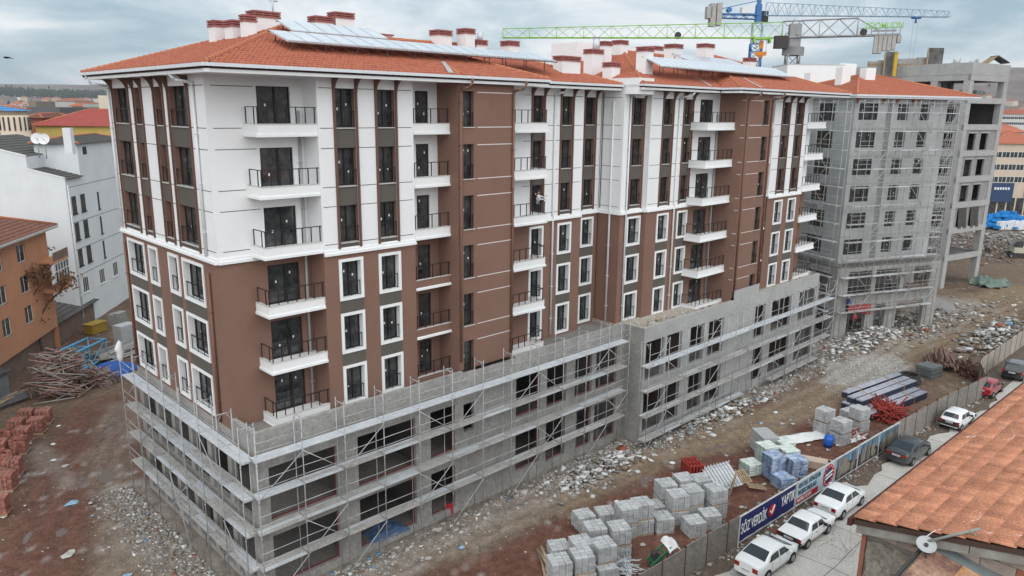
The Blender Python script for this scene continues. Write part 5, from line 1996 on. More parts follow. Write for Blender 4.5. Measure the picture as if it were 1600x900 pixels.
# town: individual small houses on rising ground
tw = random.Random(12)
GRP = 'small houses of the distant town'
made = 0
for side, n, lab in ((0, 95, 'tiny distant house on the slope at the far left, below the dark wood'), (1, 70, 'tiny distant house on the slope at the far right, below the purple hill')):
    for i in range(n):
        if side == 0:
            px, D = tw.uniform(-90, 190), 380+tw.random()**1.3*1150
        else:
            px, D = tw.uniform(1545, 1760), 300+tw.random()**1.2*1000
        d = ray(px, 170)
        x, y = CP.x+d.x*D, CP.y+d.y*D
        z = terr_h(x, y)
        h, w, l = tw.uniform(5.5, 14), tw.uniform(9, 18), tw.uniform(8, 13)
        a = tw.choice((-20, 10, 30, 65, 50))+tw.uniform(-8, 8)
        F_ = Face(x, y, a)
        wi, ri = tw.randrange(3), tw.choice((0, 1, 0, 1, 0, 1, 2))
        lb = 'tiny distant %s house with %s on the far %s slope' % (('white', 'cream', 'pinkish')[wi], ('a red roof', 'a dull brown roof', 'a flat roof')[ri], ('left', 'right')[side])
        t = thing('house', lb, 'house', (x, y, z), group=lb.replace('tiny distant', 'distant').replace(' house ', ' houses '))
        mb = MB()
        mb.fbox(F_, 0, w, -l, 0, z-2, z+h)
        part('wall', mb, TWAL[wi], t)
        if ri < 2:
            hip(F_, -.4, w+.4, .4, -l-.4, z+h, .42, 'roof', TRED[ri], t, n=1)
        if D < 900:
            mb = MB()
            for q in np.arange(z+h-2.6, z+1, -3):
                for u in np.arange(1, w-1.5, 2.6):
                    mb.fbox(F_, u, u+1.3, 0, .04, q, q+1.4)
                for u in np.arange(1, l-1.5, 2.8):
                    mb.fbox(Face(*F_(0, -l, 0)[:2], a-90), u, u+1.3, 0, .04, q, q+1.4)
            stuff(part('windows', mb, GLASS, t))
# far wood on the left hill, scrub on the right
def wood(name, n, f, hs, m, seed):
    rg = random.Random(seed)
    mb = MB()
    for _ in range(n):
        x, y = f(rg)
        z = terr_h(x, y)
        h = hs*rg.uniform(.6, 1.25)
        r = h*rg.uniform(.28, .45)
        k = 6
        i = len(mb.v)
        mb.v.append((x, y, z+h))
        for ring, (rr, zz_) in enumerate(((r*.6, .68), (r, .32), (r*.45, .05))):
            for q in range(k):
                a = 6.283*q/k+ring
                s = rr*rg.uniform(.75, 1.2)
                mb.v.append((x+s*math.cos(a), y+s*math.sin(a), z+h*zz_))
        for q in range(k):
            j = (q+1) % k
            mb.f.append((i, i+1+q, i+1+j))
            for ring in range(2):
                b = i+1+ring*k
                mb.f.append((b+q, b+k+q, b+k+j, b+j))
        cnt = 3*k
        mb.m += [0]*cnt
        mb.sm += [False]*cnt
    return stuff(mk(name, mb.mesh(name, m)))
PINE = mat('pine_wood', (.040, .055, .045), .95, .3, .02)
def fleft(rg):
    px, D = rg.uniform(-260, 230), rg.gauss(2020, 110)
    d = ray(px, 170)
    return CP.x+d.x*D, CP.y+d.y*D
wood('far_wood', 3200, fleft, 9, PINE, 3)
def fleft2(rg):
    px, D = rg.uniform(-260, 230), rg.uniform(500, 1700)
    d = ray(px, 170)
    return CP.x+d.x*D, CP.y+d.y*D
wood('scattered_trees', 160, fleft2, 8, PINE, 4)
def fright(rg):
    px, D = rg.uniform(1530, 1850), rg.uniform(600, 1600)
    d = ray(px, 170)
    return CP.x+d.x*D, CP.y+d.y*D
wood('scattered_trees', 150, fright, 8, mat('scrub', (.08, .07, .06), .95, .3, .02), 5)
# ================================================================ SITE OBJECTS
PW = {}
STRAPD = mat('pack_strap_dusty', (.42, .33, .30), .6, 0)
def pack_protos(kind):
    if kind in PW:
        return PW[kind]
    mb = MB()
    if kind == 'grey':
        mb.box(-.178, .178, -.132, .132, 0, .168)
        PW[kind] = mb.mesh('block', BLKG)
    else:
        mb.box(-.122, .122, -.086, .086, 0, .168)
        PW[kind] = mb.mesh('brick', BRICK)
    return PW[kind]
PAL = None
def pallet_mesh():
    global PAL
    if PAL is None:
        mb = MB()
        for y in (-.5, 0, .5):
            mb.box(-.55, .55, y-.05, y+.05, 0, .09)
        for x in np.arange(-.5, .51, .2):
            mb.box(x-.06, x+.06, -.56, .56, .091, .115)
        PAL = mb.mesh('pallet', WOODL)
    return PAL
pr = random.Random(4)
def pack(kind, label, group, x, y, z, rz, loose=False):
    t = thing('block_pack' if kind == 'grey' else 'brick_pack', label, 'block pack' if kind == 'grey' else 'brick pack', (x, y, z), rz, group)
    lpart('pallet', pallet_mesh(), t)
    me = pack_protos(kind)
    nu, nv, nz, du, dv, dz_ = (3, 4, 5, .378, .286, .178) if kind == 'grey' else (4, 5, 6, .262, .19, .183)
    for k in range(nz):
        for i in range(nu):
            for j in range(nv):
                if k < nz-1 and 0 < i < nu-1 and 0 < j < nv-1:
                    continue
                if loose and k == nz-1 and (i+j) % 3:
                    continue
                lpart('block' if kind == 'grey' else 'brick', me, t, ((i-(nu-1)/2)*du+pr.uniform(-.012, .012), (j-(nv-1)/2)*dv+pr.uniform(-.012, .012), .118+k*dz_), pr.uniform(-.02, .02))
    h = .118+nz*dz_
    key = 'strap'+kind
    if key not in PW:
        a, b, c_ = nu*du/2+.012, nv*dv/2+.012, h+.006
        PW[key] = []
        for s in ((-.25, .25, None) if kind == 'grey' else (-.14, .14)):
            mb = MB()
            if s is not None:
                mb.box(s-.014, s+.014, -b-.007, -b+.001, .12, c_+.003)
                mb.box(s-.014, s+.014, b-.001, b+.007, .12, c_+.003)
                mb.box(s-.0135, s+.0135, -b-.006, b+.006, c_, c_+.006)
            else:
                mb.box(-a-.006, a+.006, -.0135, .0135, c_+.0055, c_+.012)
                mb.box(-a-.007, -a+.001, -.014, .014, .12, c_+.009)
                mb.box(a-.001, a+.007, -.014, .014, .12, c_+.009)
            PW[key].append(mb.mesh('strap', STRAP if kind == 'grey' else STRAPD))
    if not loose:
        for m_ in PW[key]:
            lpart('strap', m_, t)
    return h
GP = [  # top centre px, tiers, what it stands beside
    (978, 788, 2, 'centre of the middle row of the yard'), (1004, 782, 2, 'right of the tallest pack in the middle row'), (1022, 786, 1, 'half hidden behind the middle row'),
    (1035, 805, 1, 'alone in front of the hose end, right of the middle row'), (1041, 752, 2, 'at the left end of the back cluster'), (1059, 769, 2, 'in front at the left of the back cluster'),
    (1069, 743, 2, 'in the back row by the red crate'), (1082, 761, 2, 'in the centre of the back cluster'), (1094, 745, 2, 'in the back row nearest the steel frames'), (1119, 760, 2, 'at the right end of the back cluster by the wooden pallets'),
    (1108, 799, 1, 'low one by the fence, right of the pair'), (1085, 811, 1, 'low one by the fence, left of the pair'), (911, 801, 1, 'at the left end of the middle row on red soil'), (946, 797, 1, 'second from the left end of the middle row'),
    (930, 819, 2, 'front left of the middle row'), (967, 819, 2, 'front right of the middle row, over the green saw'), (908, 842, 2, 'in the near cluster, back left'), (942, 846, 2, 'in the near cluster, back right'),
    (911, 862, 2, 'in the near cluster, front centre'), (874, 850, 1, 'in the near cluster, leftmost behind the logs'), (874, 871, 2, 'in the near cluster, beside the logs'), (876, 903, 1, 'at the bottom edge below the near cluster'), (945, 880, 1, 'at the right of the near cluster by the pipe heap'),
    (1290, 638, 2, 'left of the far trio by the dark bundles'), (1316, 655, 2, 'front of the far trio by the dark bundles'), (1345, 636, 2, 'right of the far trio by the dark bundles'), (1328, 640, 1, 'hidden low between the far trio')]
for px, py, n, where in GP:
    zt = -1.2+1.03*n
    p = at_z(px, py, zt)
    rz = R(-27+pr.uniform(-5, 5)) if px < 1250 else R(-12+pr.uniform(-6, 6))
    zz_ = -1.19
    for k in range(n):
        lab = ('grey block pack, ' if n == 1 else 'upper grey block pack, ' if k else 'lower grey block pack, ')+where
        zz_ += pack('grey', lab, 'packs of grey blocks in the yard', p.x+pr.uniform(-.04, .04), p.y+pr.uniform(-.04, .04), zz_, rz+pr.uniform(-.03, .03))
BP_ = [(40, 640, 'dusty one at the back beside the prop heap'), (67, 639, 'at the right end of the back row'), (56, 653, 'large wrapped one alone at the right'), (25, 655, 'left in the second row'), (34, 668, 'right in the third row'), (28, 683, 'with loose bricks on top in the middle'),
       (7, 671, 'at the left edge with loose top bricks'), (-3, 688, 'cut by the left edge, in the middle'), (11, 702, 'half empty with orange loose bricks'), (18, 717, 'with a white slip on top, near the track'), (8, 738, 'nearest large one at the left edge'), (-4, 775, 'just inside the left edge, nearest the camera')]
for i, (px, py, where) in enumerate(BP_):
    p = at_z(px, py, -1.2+1.22)
    pack('red', 'red brick pack '+where, 'packs of red bricks beside the track', p.x, p.y, -1.19, R(-30+pr.uniform(-6, 6)), loose=i in (5, 6, 8))
    if i in (2, 0):
        pass
# bagged material
BAGW = mat('bag_white', (.66, .68, .66), .55, .15, 4, col2=(.45, .56, .50), rand=.1)
BAGB = mat('bag_blue', (.50, .56, .64), .5, .2, 3, col2=(.10, .18, .38), rand=.12)
def bag_mesh(m, name):
    mb = MB()
    def f(s, t):
        u, v = s*2-1, t*6.2832
        r = max(1-abs(u)**8, 0)**.5
        return (u*.30, math.copysign(abs(math.cos(v))**.35, math.cos(v))*.20*(.9+.1*r), .055+math.copysign(abs(math.sin(v))**.4, math.sin(v))*.052*(.45+.55*r))
    mb.grid(f, 8, 10)
    return mb.mesh(name, m)
BGW, BGB = bag_mesh(BAGW, 'bag'), bag_mesh(BAGB, 'bag')
def bags(label, px, py, nz, me, rz, grp):
    h = nz*.1+.12
    p = at_z(px, py, -1.2+h)
    t = thing('bag_stack', label, 'bag stack', (p.x, p.y, -1.19), rz, grp)
    lpart('pallet', pallet_mesh(), t)
    for k in range(nz):
        for i in range(3):
            for j in range(2):
                x, y = (j-.5)*.60, (i-1)*.41
                lpart('bag', me, t, (x+pr.uniform(-.02, .02), y+pr.uniform(-.02, .02), .115+k*.1), pr.uniform(-.04, .04))
for a in [('white bag stack at the back left of the bag group', 1199, 694, 16, BGW, R(-25)), ('white bag stack at the back, right of the first white one', 1225, 687, 14, BGW, R(-25)), ('white bag stack in the middle above the blue ones', 1232, 700, 15, BGW, R(-28)),
          ('low white bag stack at the front left of the bag group', 1174, 721, 8, BGW, R(-22))]:
    bags(*a, 'stacks of white bags')
for a in [('tall blue bag stack in the middle of the bag group', 1210, 709, 17, BGB, R(-25)), ('tall blue bag stack at the right by the pale beam', 1244, 714, 16, BGB, R(-28)), ('low blue bag stack closest to the banner fence', 1224, 743, 8, BGB, R(-25))]:
    bags(*a, 'stacks of blue bags')
def solo(name, label, cat, fn, m, group=None):
    mb = MB()
    fn(mb)
    o = mk(name, mb.mesh(name, m))
    return tag(o, label, cat, group)
def gp(px, py, z=-1.2):
    p = at_z(px, py, z)
    return p.x, p.y
x, y = gp(1196, 676, .5)
t = thing('board_stack', 'tall grey board stack behind the white bags', 'board stack', (x, y, -1.19), R(-35))
for k in range(12):
    mb = MB()
    mb.box(-.62, .62, -1.0, 1.0, .12+k*.13, .12+k*.13+.122)
    lpart('board', mb.mesh('board', BLKG), t, (pr.uniform(-.02, .02), pr.uniform(-.03, .03), 0))
lpart('pallet', pallet_mesh(), t)
# loose pallets
def loose_pallet(label, px, py, rx, ry, rz, lift=0):
    x, y = gp(px, py)
    t = thing('wooden_pallet', label, 'pallet', (x, y, -1.17+lift), rz, 'wooden pallets by the fence')
    t.rotation_euler = (rx, ry, rz)
    for yy in (-.5, 0, .5):
        mb = MB()
        mb.box(-.6, .6, yy-.05, yy+.05, 0, .09)
        lpart('bearer', mb.mesh('bearer', WOODL), t)
    for xx in np.arange(-.54, .55, .18):
        mb = MB()
        mb.box(xx-.05, xx+.05, -.55, .55, .091, .113)
        lpart('slat', mb.mesh('slat', WOODL), t)
loose_pallet('wooden pallet standing on edge beside the right end of the block cluster', 1145, 770, 0, R(-78), R(-65), .6)
loose_pallet('yellowish wooden pallet leaning behind the upright one', 1157, 752, R(28), 0, R(-20), .25)
loose_pallet('pale grey wooden pallet lying tilted by the banner fence', 1180, 764, R(-14), R(6), R(-48), .12)
x, y = gp(1128, 742, -.6)
t = thing('frame_bundle', 'bundle of pale steel frames leaning behind the block cluster', 'steel frames', (x, y, -1.1), R(-40))
t.rotation_euler = (R(14), R(-6), R(-35))
for k in range(9):
    mb = MB()
    o_ = -.9+k*.22
    for a in (-.95, .95):
        mb.bar((o_, a, .1+.05*k), (o_+.05, a, .75+.02*k), .03, 5)
    mb.box(o_-.10, o_+.10, -1.2, 1.2, .3+.03*k, .34+.03*k)
    mb.box(o_-.10, o_-.07, -1.2, 1.2, .34+.03*k, .38+.03*k)
    lpart('frame', mb.mesh('frame', GALV), t)
x, y = gp(1082, 728, -.6)
RSTEEL = mat('red_steel', (.32, .045, .035), .6, .25, 3)
solo('steel_crate', 'red steel crate behind the back cluster of grey packs', 'crate', lambda mb: [mb.fbox(Face(x, y, -30), a, a+.12, -.7, .7, -1.1, -.35) for a in np.arange(-.55, .5, .25)]+[mb.fbox(Face(x, y, -30), -.6, .6, d, d+.1, -.35, -.25) for d in (-.7, 0, .6)], RSTEEL)
x, y = gp(1264, 722, -.9)
t = thing('pale_beam', 'long pale boxed beam beside the blue bags', 'beam', (x, y, -1.15), R(-68))
for k in range(3):
    mb = MB()
    mb.box(-1.9, 1.9, -.45+k*.3, -.17+k*.3, .0, .55)
    lpart('board', mb.mesh('board', mat('pale_board', (.58, .46, .37), .85, .15, 3) if k == 0 else bpy.data.materials['pale_board']), t)
x, y = gp(1293, 698)
solo('barrel', 'bright blue plastic barrel on red soil inside the fence', 'barrel', lambda mb: (mb.bar((x, y, -1.15), (x+.1, y, -.35), .33, 16), mb.bar((x+.1, y, -.35), (x+.105, y, -.3), .29, 16), mb.bar((x+.03, y, -.95), (x+.035, y, -.9), .345, 16), mb.bar((x+.07, y, -.62), (x+.075, y, -.57), .345, 16)), mat('blue_plastic', (.02, .13, .55), .35, .05))
# heaps of long pieces
def heap(name, label, cat, px, py, n, L_, r, spread, hgt, m, ang, da=14, seed=1, square=False, sq=(1, 1)):
    x, y = gp(px, py)
    t = thing(name, label, cat, (x, y, -1.2))
    rg = random.Random(seed)
    for k in range(n):
        a = R(ang+rg.gauss(0, da))
        off = rg.gauss(0, spread*.45)
        lx = rg.uniform(-.7, .7)
        h = hgt*math.exp(-(off/spread)**2)*rg.random()
        ln = L_*rg.uniform(.7, 1.05)
        c_, s_ = math.cos(a), math.sin(a)
        tz = rg.gauss(0, .05)+(rg.gauss(0, .45) if name == 'prop_heap' else 0)
        p = Vector((x-s_*off+c_*(lx-ln/2), y+c_*off+s_*(lx-ln/2), -1.15+r+h-tz))
        q = Vector((x-s_*off+c_*(lx+ln/2), y+c_*off+s_*(lx+ln/2), -1.15+r+h+tz))
        mb = MB()
        mm = m[k % len(m)] if isinstance(m, list) else m
        if square:
            mb.bar(p, q, r, 4)
        else:
            mb.bar(p, q, r, 6)
        part({'prop_heap': 'prop', 'pipe_heap': 'pipe', 'log_bundle': 'log', 'plank_pile': 'plank'}.get(name, 'length'), mb, mm, t)
    return t
PINKT = [mat('pink_prop', (.42, .27, .235), .9, .3, 3), mat('grey_prop', (.37, .34, .32), .9, .3, 3), mat('rust_prop', (.20, .11, .09), .9, .3, 3)]
heap('prop_heap', 'big heap of pinkish timber props in front of the orange house', 'timber heap', 98, 612, 290, 3.2, .055, 2.6, 3.6, PINKT, 150, 34, 1)
heap('prop_heap', 'smaller fan of timber props right of the big heap, before the blue tarp', 'timber heap', 155, 598, 110, 2.6, .05, 1.1, .9, PINKT, 120, 16, 2)
heap('plank_pile', 'grey white plank pile behind the blue tarp', 'planks', 180, 556, 60, 4.2, .10, 1.6, .8, [mat('grey_plank', (.46, .45, .43), .9, .2, 3), PINKT[1]], 25, 10, 3, True)
heap('plank_pile', 'pale plank pile at the left edge behind the brick packs', 'planks', 8, 634, 26, 4.0, .10, .9, .5, [WOODL, mat('dark_plank', (.15, .15, .16), .9, .2, 3)], 35, 10, 4, True)
heap('prop_heap', 'heap of red steel props beside the fence, right of the far block packs', 'steel props', 1383, 652, 90, 3.2, .06, 1.5, .9, [RSTEEL], 25, 35, 5)
heap('plank_pile', 'broken red and grey slats behind the photo banner', 'planks', 1325, 683, 40, 2.2, .05, 1.2, .4, [RSTEEL, PINKT[0], bpy.data.materials['grey_plank']], 10, 40, 6, True)
heap('log_bundle', 'small bundle of pale logs left of the near grey packs', 'logs', 852, 886, 10, 2.2, .09, .45, .5, [WOODL], 60, 5, 7)
heap('pipe_heap', 'tangled heap of thin steel pipes by the near grey packs', 'pipes', 968, 893, 80, 1.5, .025, .8, .5, [GALV], 10, 50, 8)
heap('plank_pile', 'brown strapped plank pile near the fence bend', 'planks', 1472, 572, 46, 4.2, .13, 1.2, 1.3, [mat('brown_plank', (.19, .12, .10), .9, .25, 3), PINKT[2]], 20, 3, 9, True)
heap('prop_heap', 'rusty bar heap against the fence bend', 'steel bars', 1512, 585, 60, 4.0, .05, 1.0, .8, [mat('rust_bar', (.12, .055, .04), .85, .3, 3)], 30, 12, 10)
# dark long bundles
NAVY = mat('navy_bundle', (.035, .04, .075), .6, .3, 2)
NAVT = mat('bundle_top', (.40, .41, .47), .6, .3, 2)
x, y = gp(1378, 632)
for k, (ox, oy, oz, ln) in enumerate(((0, -1.2, 0, 9.2), (.3, -.45, 0, 9.4), (.6, .3, 0, 9.4), (.8, 1.05, 0, 9.2), (.9, .0, .55, 9.0), (1.1, .75, .55, 9.2), (1.8, 1.6, .55, 8.8))):
    F_ = Face(x+ox, y+oy, -9)
    t = thing('bundle', ['front lowest', 'second lowest', 'third lowest', 'rear lowest', 'front upper', 'middle upper', 'rear upper'][k]+' long navy wrapped bundle of the pile beyond the grey packs', 'bundle', F_(0, 0, -1.15+oz), group='long navy bundles')
    mb = MB()
    mb.fbox(F_, -ln/2, ln/2, -.32, .32, -1.13+oz, -.62+oz)
    part('core', mb, NAVY, t)
    mb = MB()
    for q in range(4):
        d = -.24+.16*q
        mb.bar(F_(-ln/2-.02, d, -.60+oz), F_(ln/2+.02, d, -.60+oz), .075, 6)
    stuff(part('rods', mb, NAVT, t))
    mb = MB()
    for u in (-ln*.28, ln*.25):
        mb.fbox(F_, u, u+.07, -.34, .34, -1.14+oz, -.5+oz)
    part('strap', mb, WOODL, t)
x, y = gp(1420, 598)
t = thing('cable_coil', 'coil of thick black cable lying on boards near the gravel', 'cable', (x, y, -1.2))
for k in range(5):
    mb = MB()
    r_ = 1.0-.05*k
    pts = [(x+r_*math.cos(a), y+r_*math.sin(a), -1.0+.16*k) for a in np.linspace(0, 6.2832, 25)]
    mb.path(pts, .09, 6)
    part('loop', mb, GROOVE, t)
x, y = gp(1450, 588)
t = thing('slab_stack', 'stack of grey slabs right of the black cable coil', 'slabs', (x, y, -1.2), R(-12))
for k in range(8):
    mb = MB()
    mb.box(-.95, .95, -.8, .8, .02+k*.15, .02+k*.15+.12)
    lpart('slab', mb.mesh('slab', mat('dark_slab', (.13, .14, .14), .9, .2) if k == 0 else bpy.data.materials['dark_slab']), t, (pr.uniform(-.06, .06), pr.uniform(-.05, .05), 0), pr.uniform(-.03, .03))
# tarpaulins
def tarp(label, px, py, sx, sy, h, rz, m, seed, z0=-1.2):
    x, y = gp(px, py, z0)
    rg = random.Random(seed)
    o_ = rg.uniform(0, 50)
    mb = MB()
    def f(s, t):
        a, b = s*2-1, t*2-1
        e = max(abs(a), abs(b))
        n = mnoise.noise(Vector((a*2.2+o_, b*2.2, 0)))
        n2 = mnoise.noise(Vector((a*6+o_, b*6, 3)))
        hh = h*(1-e**3)*(.7+.5*n)+.10*n2+.12
        rr = 1+.18*mnoise.noise(Vector((a*1.5, b*1.5, o_)))
        return (a*sx*rr, b*sy*rr, max(hh, .03))
    mb.grid(f, 26, 22)
    o = mk('tarpaulin', mb.mesh('tarpaulin', m), loc=(x, y, z0), rz=rz)
    return tag(o, label, 'tarpaulin')
tarp('crumpled bright blue tarpaulin on the ground beside the prop heap', 174, 584, 2.4, 1.4, 1.1, R(20), BLUET, 1)
tarp('dusty blue tarpaulin spilling from the ground floor opening', 598, 834, 1.5, .9, .5, R(0), mat('dusty_blue_tarp', (.04, .11, .26), .7, .4, 2, col2=(.10, .15, .22), bump=.4, bscale=6), 2, -1.0)
tarp('white crumpled sheet behind the bag stacks on red soil', 1245, 687, 2.6, .7, .25, R(-25), WPLAS, 3)
tarp('white sheet lying behind the photo banner', 1325, 690, 1.6, .4, .2, R(-15), WPLAS, 4)
tarp('white crumpled film lying beside the debris at the joint', 1130, 641, .9, .6, .3, R(-10), WPLAS, 5)
# red rags at the podium
x, y = gp(695, 800, -.9)
solo('red_cloth', 'red cloth hanging from the lowest scaffold bay', 'cloth', lambda mb: mb.grid(lambda s, t: (x+.6*s+.1*t, y+.12*math.sin(6*s), -.4-.8*t+.1*math.sin(9*s)), 6, 6), mat('red_cloth', (.45, .03, .04), .8, .1))
# green saw bench
GRN = mat('machine_green', (.04, .16, .085), .6, .25, 3)
pl_, ph_ = at_z(1018, 876, -.75), at_z(1052, 845, .25)
t = thing('stone_saw', 'green tile saw bench standing askew, its high end under white film', 'machine', ((pl_.x+ph_.x)/2, (pl_.y+ph_.y)/2, -1.2))
ax_ = (ph_-pl_).normalized()
sd2 = ax_.cross(Vector((0, 0, 1))).normalized()
for s_ in (-.3, .3):
    mb = MB()
    mb.bar(pl_+sd2*s_-ax_*.2, ph_+sd2*s_, .07, 4)
    part('rail', mb, GRN, t)
for k in range(5):
    mb = MB()
    c_ = pl_.lerp(ph_, k/4)
    mb.bar(c_-sd2*.3, c_+sd2*.3, .045, 4)
    part('cross_bar', mb, GRN, t)
mb = MB()
c_ = pl_.lerp(ph_, .28)
mb.hexa([tuple(c_+sd2*a+ax_*b+Vector((0, 0, d_))) for a, b, d_ in ((-.5, -.5, -.75), (.5, -.5, -.75), (.5, .5, -.75), (-.5, .5, -.75), (-.25, -.15, -.05), (.25, -.15, -.05), (.25, .15, -.05), (-.25, .15, -.05))])
part('stand', mb, GRN, t)
for s_ in (-.3, .3):
    mb = MB()
    mb.bar(ph_+sd2*s_-ax_*.3, Vector((ph_.x, ph_.y, -1.18))+sd2*s_*1.5, .04, 4)
    part('leg', mb, GRN, t)
mb = MB()
mb.bar(pl_.lerp(ph_, .15)-sd2*.15+Vector((0, 0, .2)), pl_.lerp(ph_, .15)+sd2*.15+Vector((0, 0, .2)), .2, 12)
part('motor', mb, GROOVE, t)
mb = MB()
def fl2(a, b):
    q = pl_.lerp(ph_, .62+.55*a)+sd2*(b*1.1-.55)
    return q+Vector((0, 0, .16+.10*math.sin(7*a)*math.cos(5*b)-1.3*max(0, a-.6)-.5*max(0, b-.7)))
mb.grid(fl2, 12, 10)
part('film', mb, WPLAS, t)
# pale blue crane section lying by the orange house
x, y = gp(128, 574)
mb = MB()
F_ = Face(x, y, 40)
t = thing('crane_section', 'pale blue lattice crane section lying beside the orange house', 'crane section', (x, y, -1.2))
SKY = mat('sky_blue_paint', (.10, .36, .58), .5, .12, 2)
cs_ = [(-.95, -.95), (.95, -.95), (.95, .95), (-.95, .95)]
for a, b in cs_:
    mb = MB()
    mb.bar(F_(-2.6, a, .0+b), F_(2.6, a, .0+b), .13, 6)
    part('chord', mb, SKY, t)
for k in range(4):
    (a, b), (c_, d_) = cs_[k], cs_[(k+1) % 4]
    for u0_, u1_ in ((-2.6, 0), (0, 2.6)):
        mb = MB()
        mb.bar(F_(u0_, a, b), F_(u1_, c_, d_), .06, 5)
        part('brace', mb, SKY, t)
    for u0_ in (-2.6, 0, 2.6):
        mb = MB()
        mb.bar(F_(u0_, a, b), F_(u0_, c_, d_), .07, 5)
        part('strut', mb, SKY, t)
# boxes and odds at the foot of the white house
x, y = gp(150, 520)
solo('generator', 'yellow generator box at the foot of the white house', 'generator', lambda mb: (mb.fbox(Face(x, y, 30), -1.0, 1.0, -.6, .6, -1.1, -.1), mb.fbox(Face(x, y, 30), -1.1, 1.1, -.7, .7, -.1, .02), mb.fbox(Face(x, y, 30), -.8, -.1, .6, .63, -.8, -.3)), mat('generator_yellow', (.33, .22, .04), .6, .15, 2))
x, y = gp(198, 538)
for k in range(3):
    t_ = solo('insulation_pack', ['lowest', 'middle', 'top'][k]+' grey insulation pack stacked behind the corner of the brown wall', 'insulation pack', lambda mb: mb.fbox(Face(x, y, 20), -.95, .95, -.7, .7, -1.18+k*.75, -.45+k*.75), mat('insulation_grey', (.44, .45, .46), .7, .12, 2) if k == 0 else bpy.data.materials['insulation_grey'], 'grey insulation packs')
for k, (px, py) in enumerate(((180, 500), (188, 498))):
    p = at_d(px, py, 88)
    solo('condenser_unit', 'grey air conditioner unit on the low roof by the white house, %s' % ('left' if k == 0 else 'right'), 'air conditioner', lambda mb: (mb.fbox(Face(p.x, p.y, 40), -.7, .7, -.4, .4, p.z-.8, p.z+.8), mb.bar(Face(p.x, p.y, 40)(0, .4, p.z), Face(p.x, p.y, 40)(0, .45, p.z), .5, 14)), mat('unit_grey', (.30, .30, .29), .7, .1) if k == 0 else bpy.data.materials['unit_grey'])
# shed and low roofs between the two houses
FS = Face(*gp(82, 545), 53)
t = thing('shed', 'low dark shed with old tile roof between the orange and the white house', 'shed', FS(4, -2, -1.2))
mb = MB()
mb.fbox(FS, 0, 11, -5, 0, -1.2, 1.3)
part('wall', mb, STN, t)
slope_roof(FS, -.4, 11.5, .5, -5.5, 1.25, 2.6, DGR, t, 9)
FS = Face(*gp(8, 620), 35)
t = thing('shed', 'low grey corrugated shed at the left edge by the prop heap', 'shed', FS(-2, -1, -1.2))
mb = MB()
mb.fbox(FS, -5, .6, -3, 0, -1.2, 1.0)
part('wall', mb, mat('shed_grey', (.20, .22, .22), .8, .2, 2), t)
slope_roof(FS, -5.2, .9, .3, -3.2, 1.0, 1.4, DGR, t, 5)
# blue foam heap, excavator at the right edge
p = at_d(1572, 334, 172)
t = thing('foam_heap', 'big heap of bright blue foam boards with white ones in front, right edge', 'foam boards', (p.x, p.y, -1.2))
rg = random.Random(3)
BF, WF_ = mat('blue_foam', (.02, .25, .62), .6, .2, .6, rand=.2), mat('white_foam', (.72, .73, .75), .7, .1, 1)
for k in range(220):
    a = rg.gauss(0, 3.4)
    b = rg.gauss(0, 1.6)
    h = 3.6*math.exp(-(a/5.5)**2-(b/2.6)**2)*rg.random()**.7
    F_ = Face(p.x+r2.x*a+fw.x*b, p.y+r2.y*a+fw.y*b, rg.uniform(0, 180))
    mb = MB()
    mb.fbox(F_, -.65, .65, -.4, .4, -1.0+h, -.5+h)
    part('board', mb, BF, t)
for k in range(16):
    a = -3+k*.55
    F_ = Face(p.x+r2.x*a-fw.x*3.2, p.y+r2.y*a-fw.y*3.2, -30+rg.uniform(-10, 10))
    mb = MB()
    mb.fbox(F_, -.5, .5, -.5, .5, -1.1, .5+rg.uniform(0, .5))
    part('board', mb, WF_, t)
p = at_z(1592, 402)
t = thing('excavator', 'pale excavator with grey boom on the spoil at the right edge', 'excavator', (p.x, p.y, -1.2), R(120))
EXW = mat('excavator_cream', (.55, .52, .42), .6, .15, 2)
for s in (-1, 1):
    mb = MB()
    n = 10
    pts = [(-1.5+.45*math.sin(a), .45-.45*math.cos(a)) for a in np.linspace(math.pi, 2*math.pi, n)]
    pts = [(-1.5-.45*math.sin(a), .45+.45*math.cos(a)) for a in np.linspace(0, math.pi, n)]+[(1.5+.45*math.sin(a), .45-.45*math.cos(a)) for a in np.linspace(0, math.pi, n)]
    A_ = [(x_, s*1.0-.28, z_) for x_, z_ in pts]
    B_ = [(x_, s*1.0+.28, z_) for x_, z_ in pts]
    mb.poly(A_)
    mb.poly(B_[::-1])
    for q in range(len(pts)):
        j = (q+1) % len(pts)
        mb.poly([A_[q], B_[q], B_[j], A_[j]])
    lpart('track', mb.mesh('track', GROOVE), t)
mb = MB()
mb.box(-1.9, 1.3, -1.25, 1.25, .95, 1.95)
mb.box(-2.2, -1.0, -1.2, 1.2, 1.0, 2.2)
lpart('body', mb.mesh('body', EXW), t)
mb = MB()
mb.hexa([(0, .2, 1.95), (1.3, .2, 1.95), (1.3, 1.2, 1.95), (0, 1.2, 1.95), (0, .25, 3.1), (1.0, .25, 3.1), (1.0, 1.15, 3.1), (0, 1.15, 3.1)])
lpart('cab', mb.mesh('cab', GLASS), t)
mb = MB()
mb.bar((1.0, -.3, 1.7), (2.9, -.3, 4.4), .28, 4)
mb.bar((2.9, -.3, 4.4), (4.6, -.3, 3.4), .24, 4)
lpart('boom', mb.mesh('boom', CGREY), t)
mb = MB()
mb.bar((4.6, -.3, 3.5), (5.1, -.3, 1.4), .18, 4)
lpart('stick', mb.mesh('stick', CGREY), t)
mb = MB()
mb.hexa([(4.5, -.8, .5), (5.4, -.8, .7), (5.4, .2, .7), (4.5, .2, .5), (4.9, -.8, 1.5), (5.5, -.8, 1.4), (5.5, .2, 1.4), (4.9, .2, 1.5)])
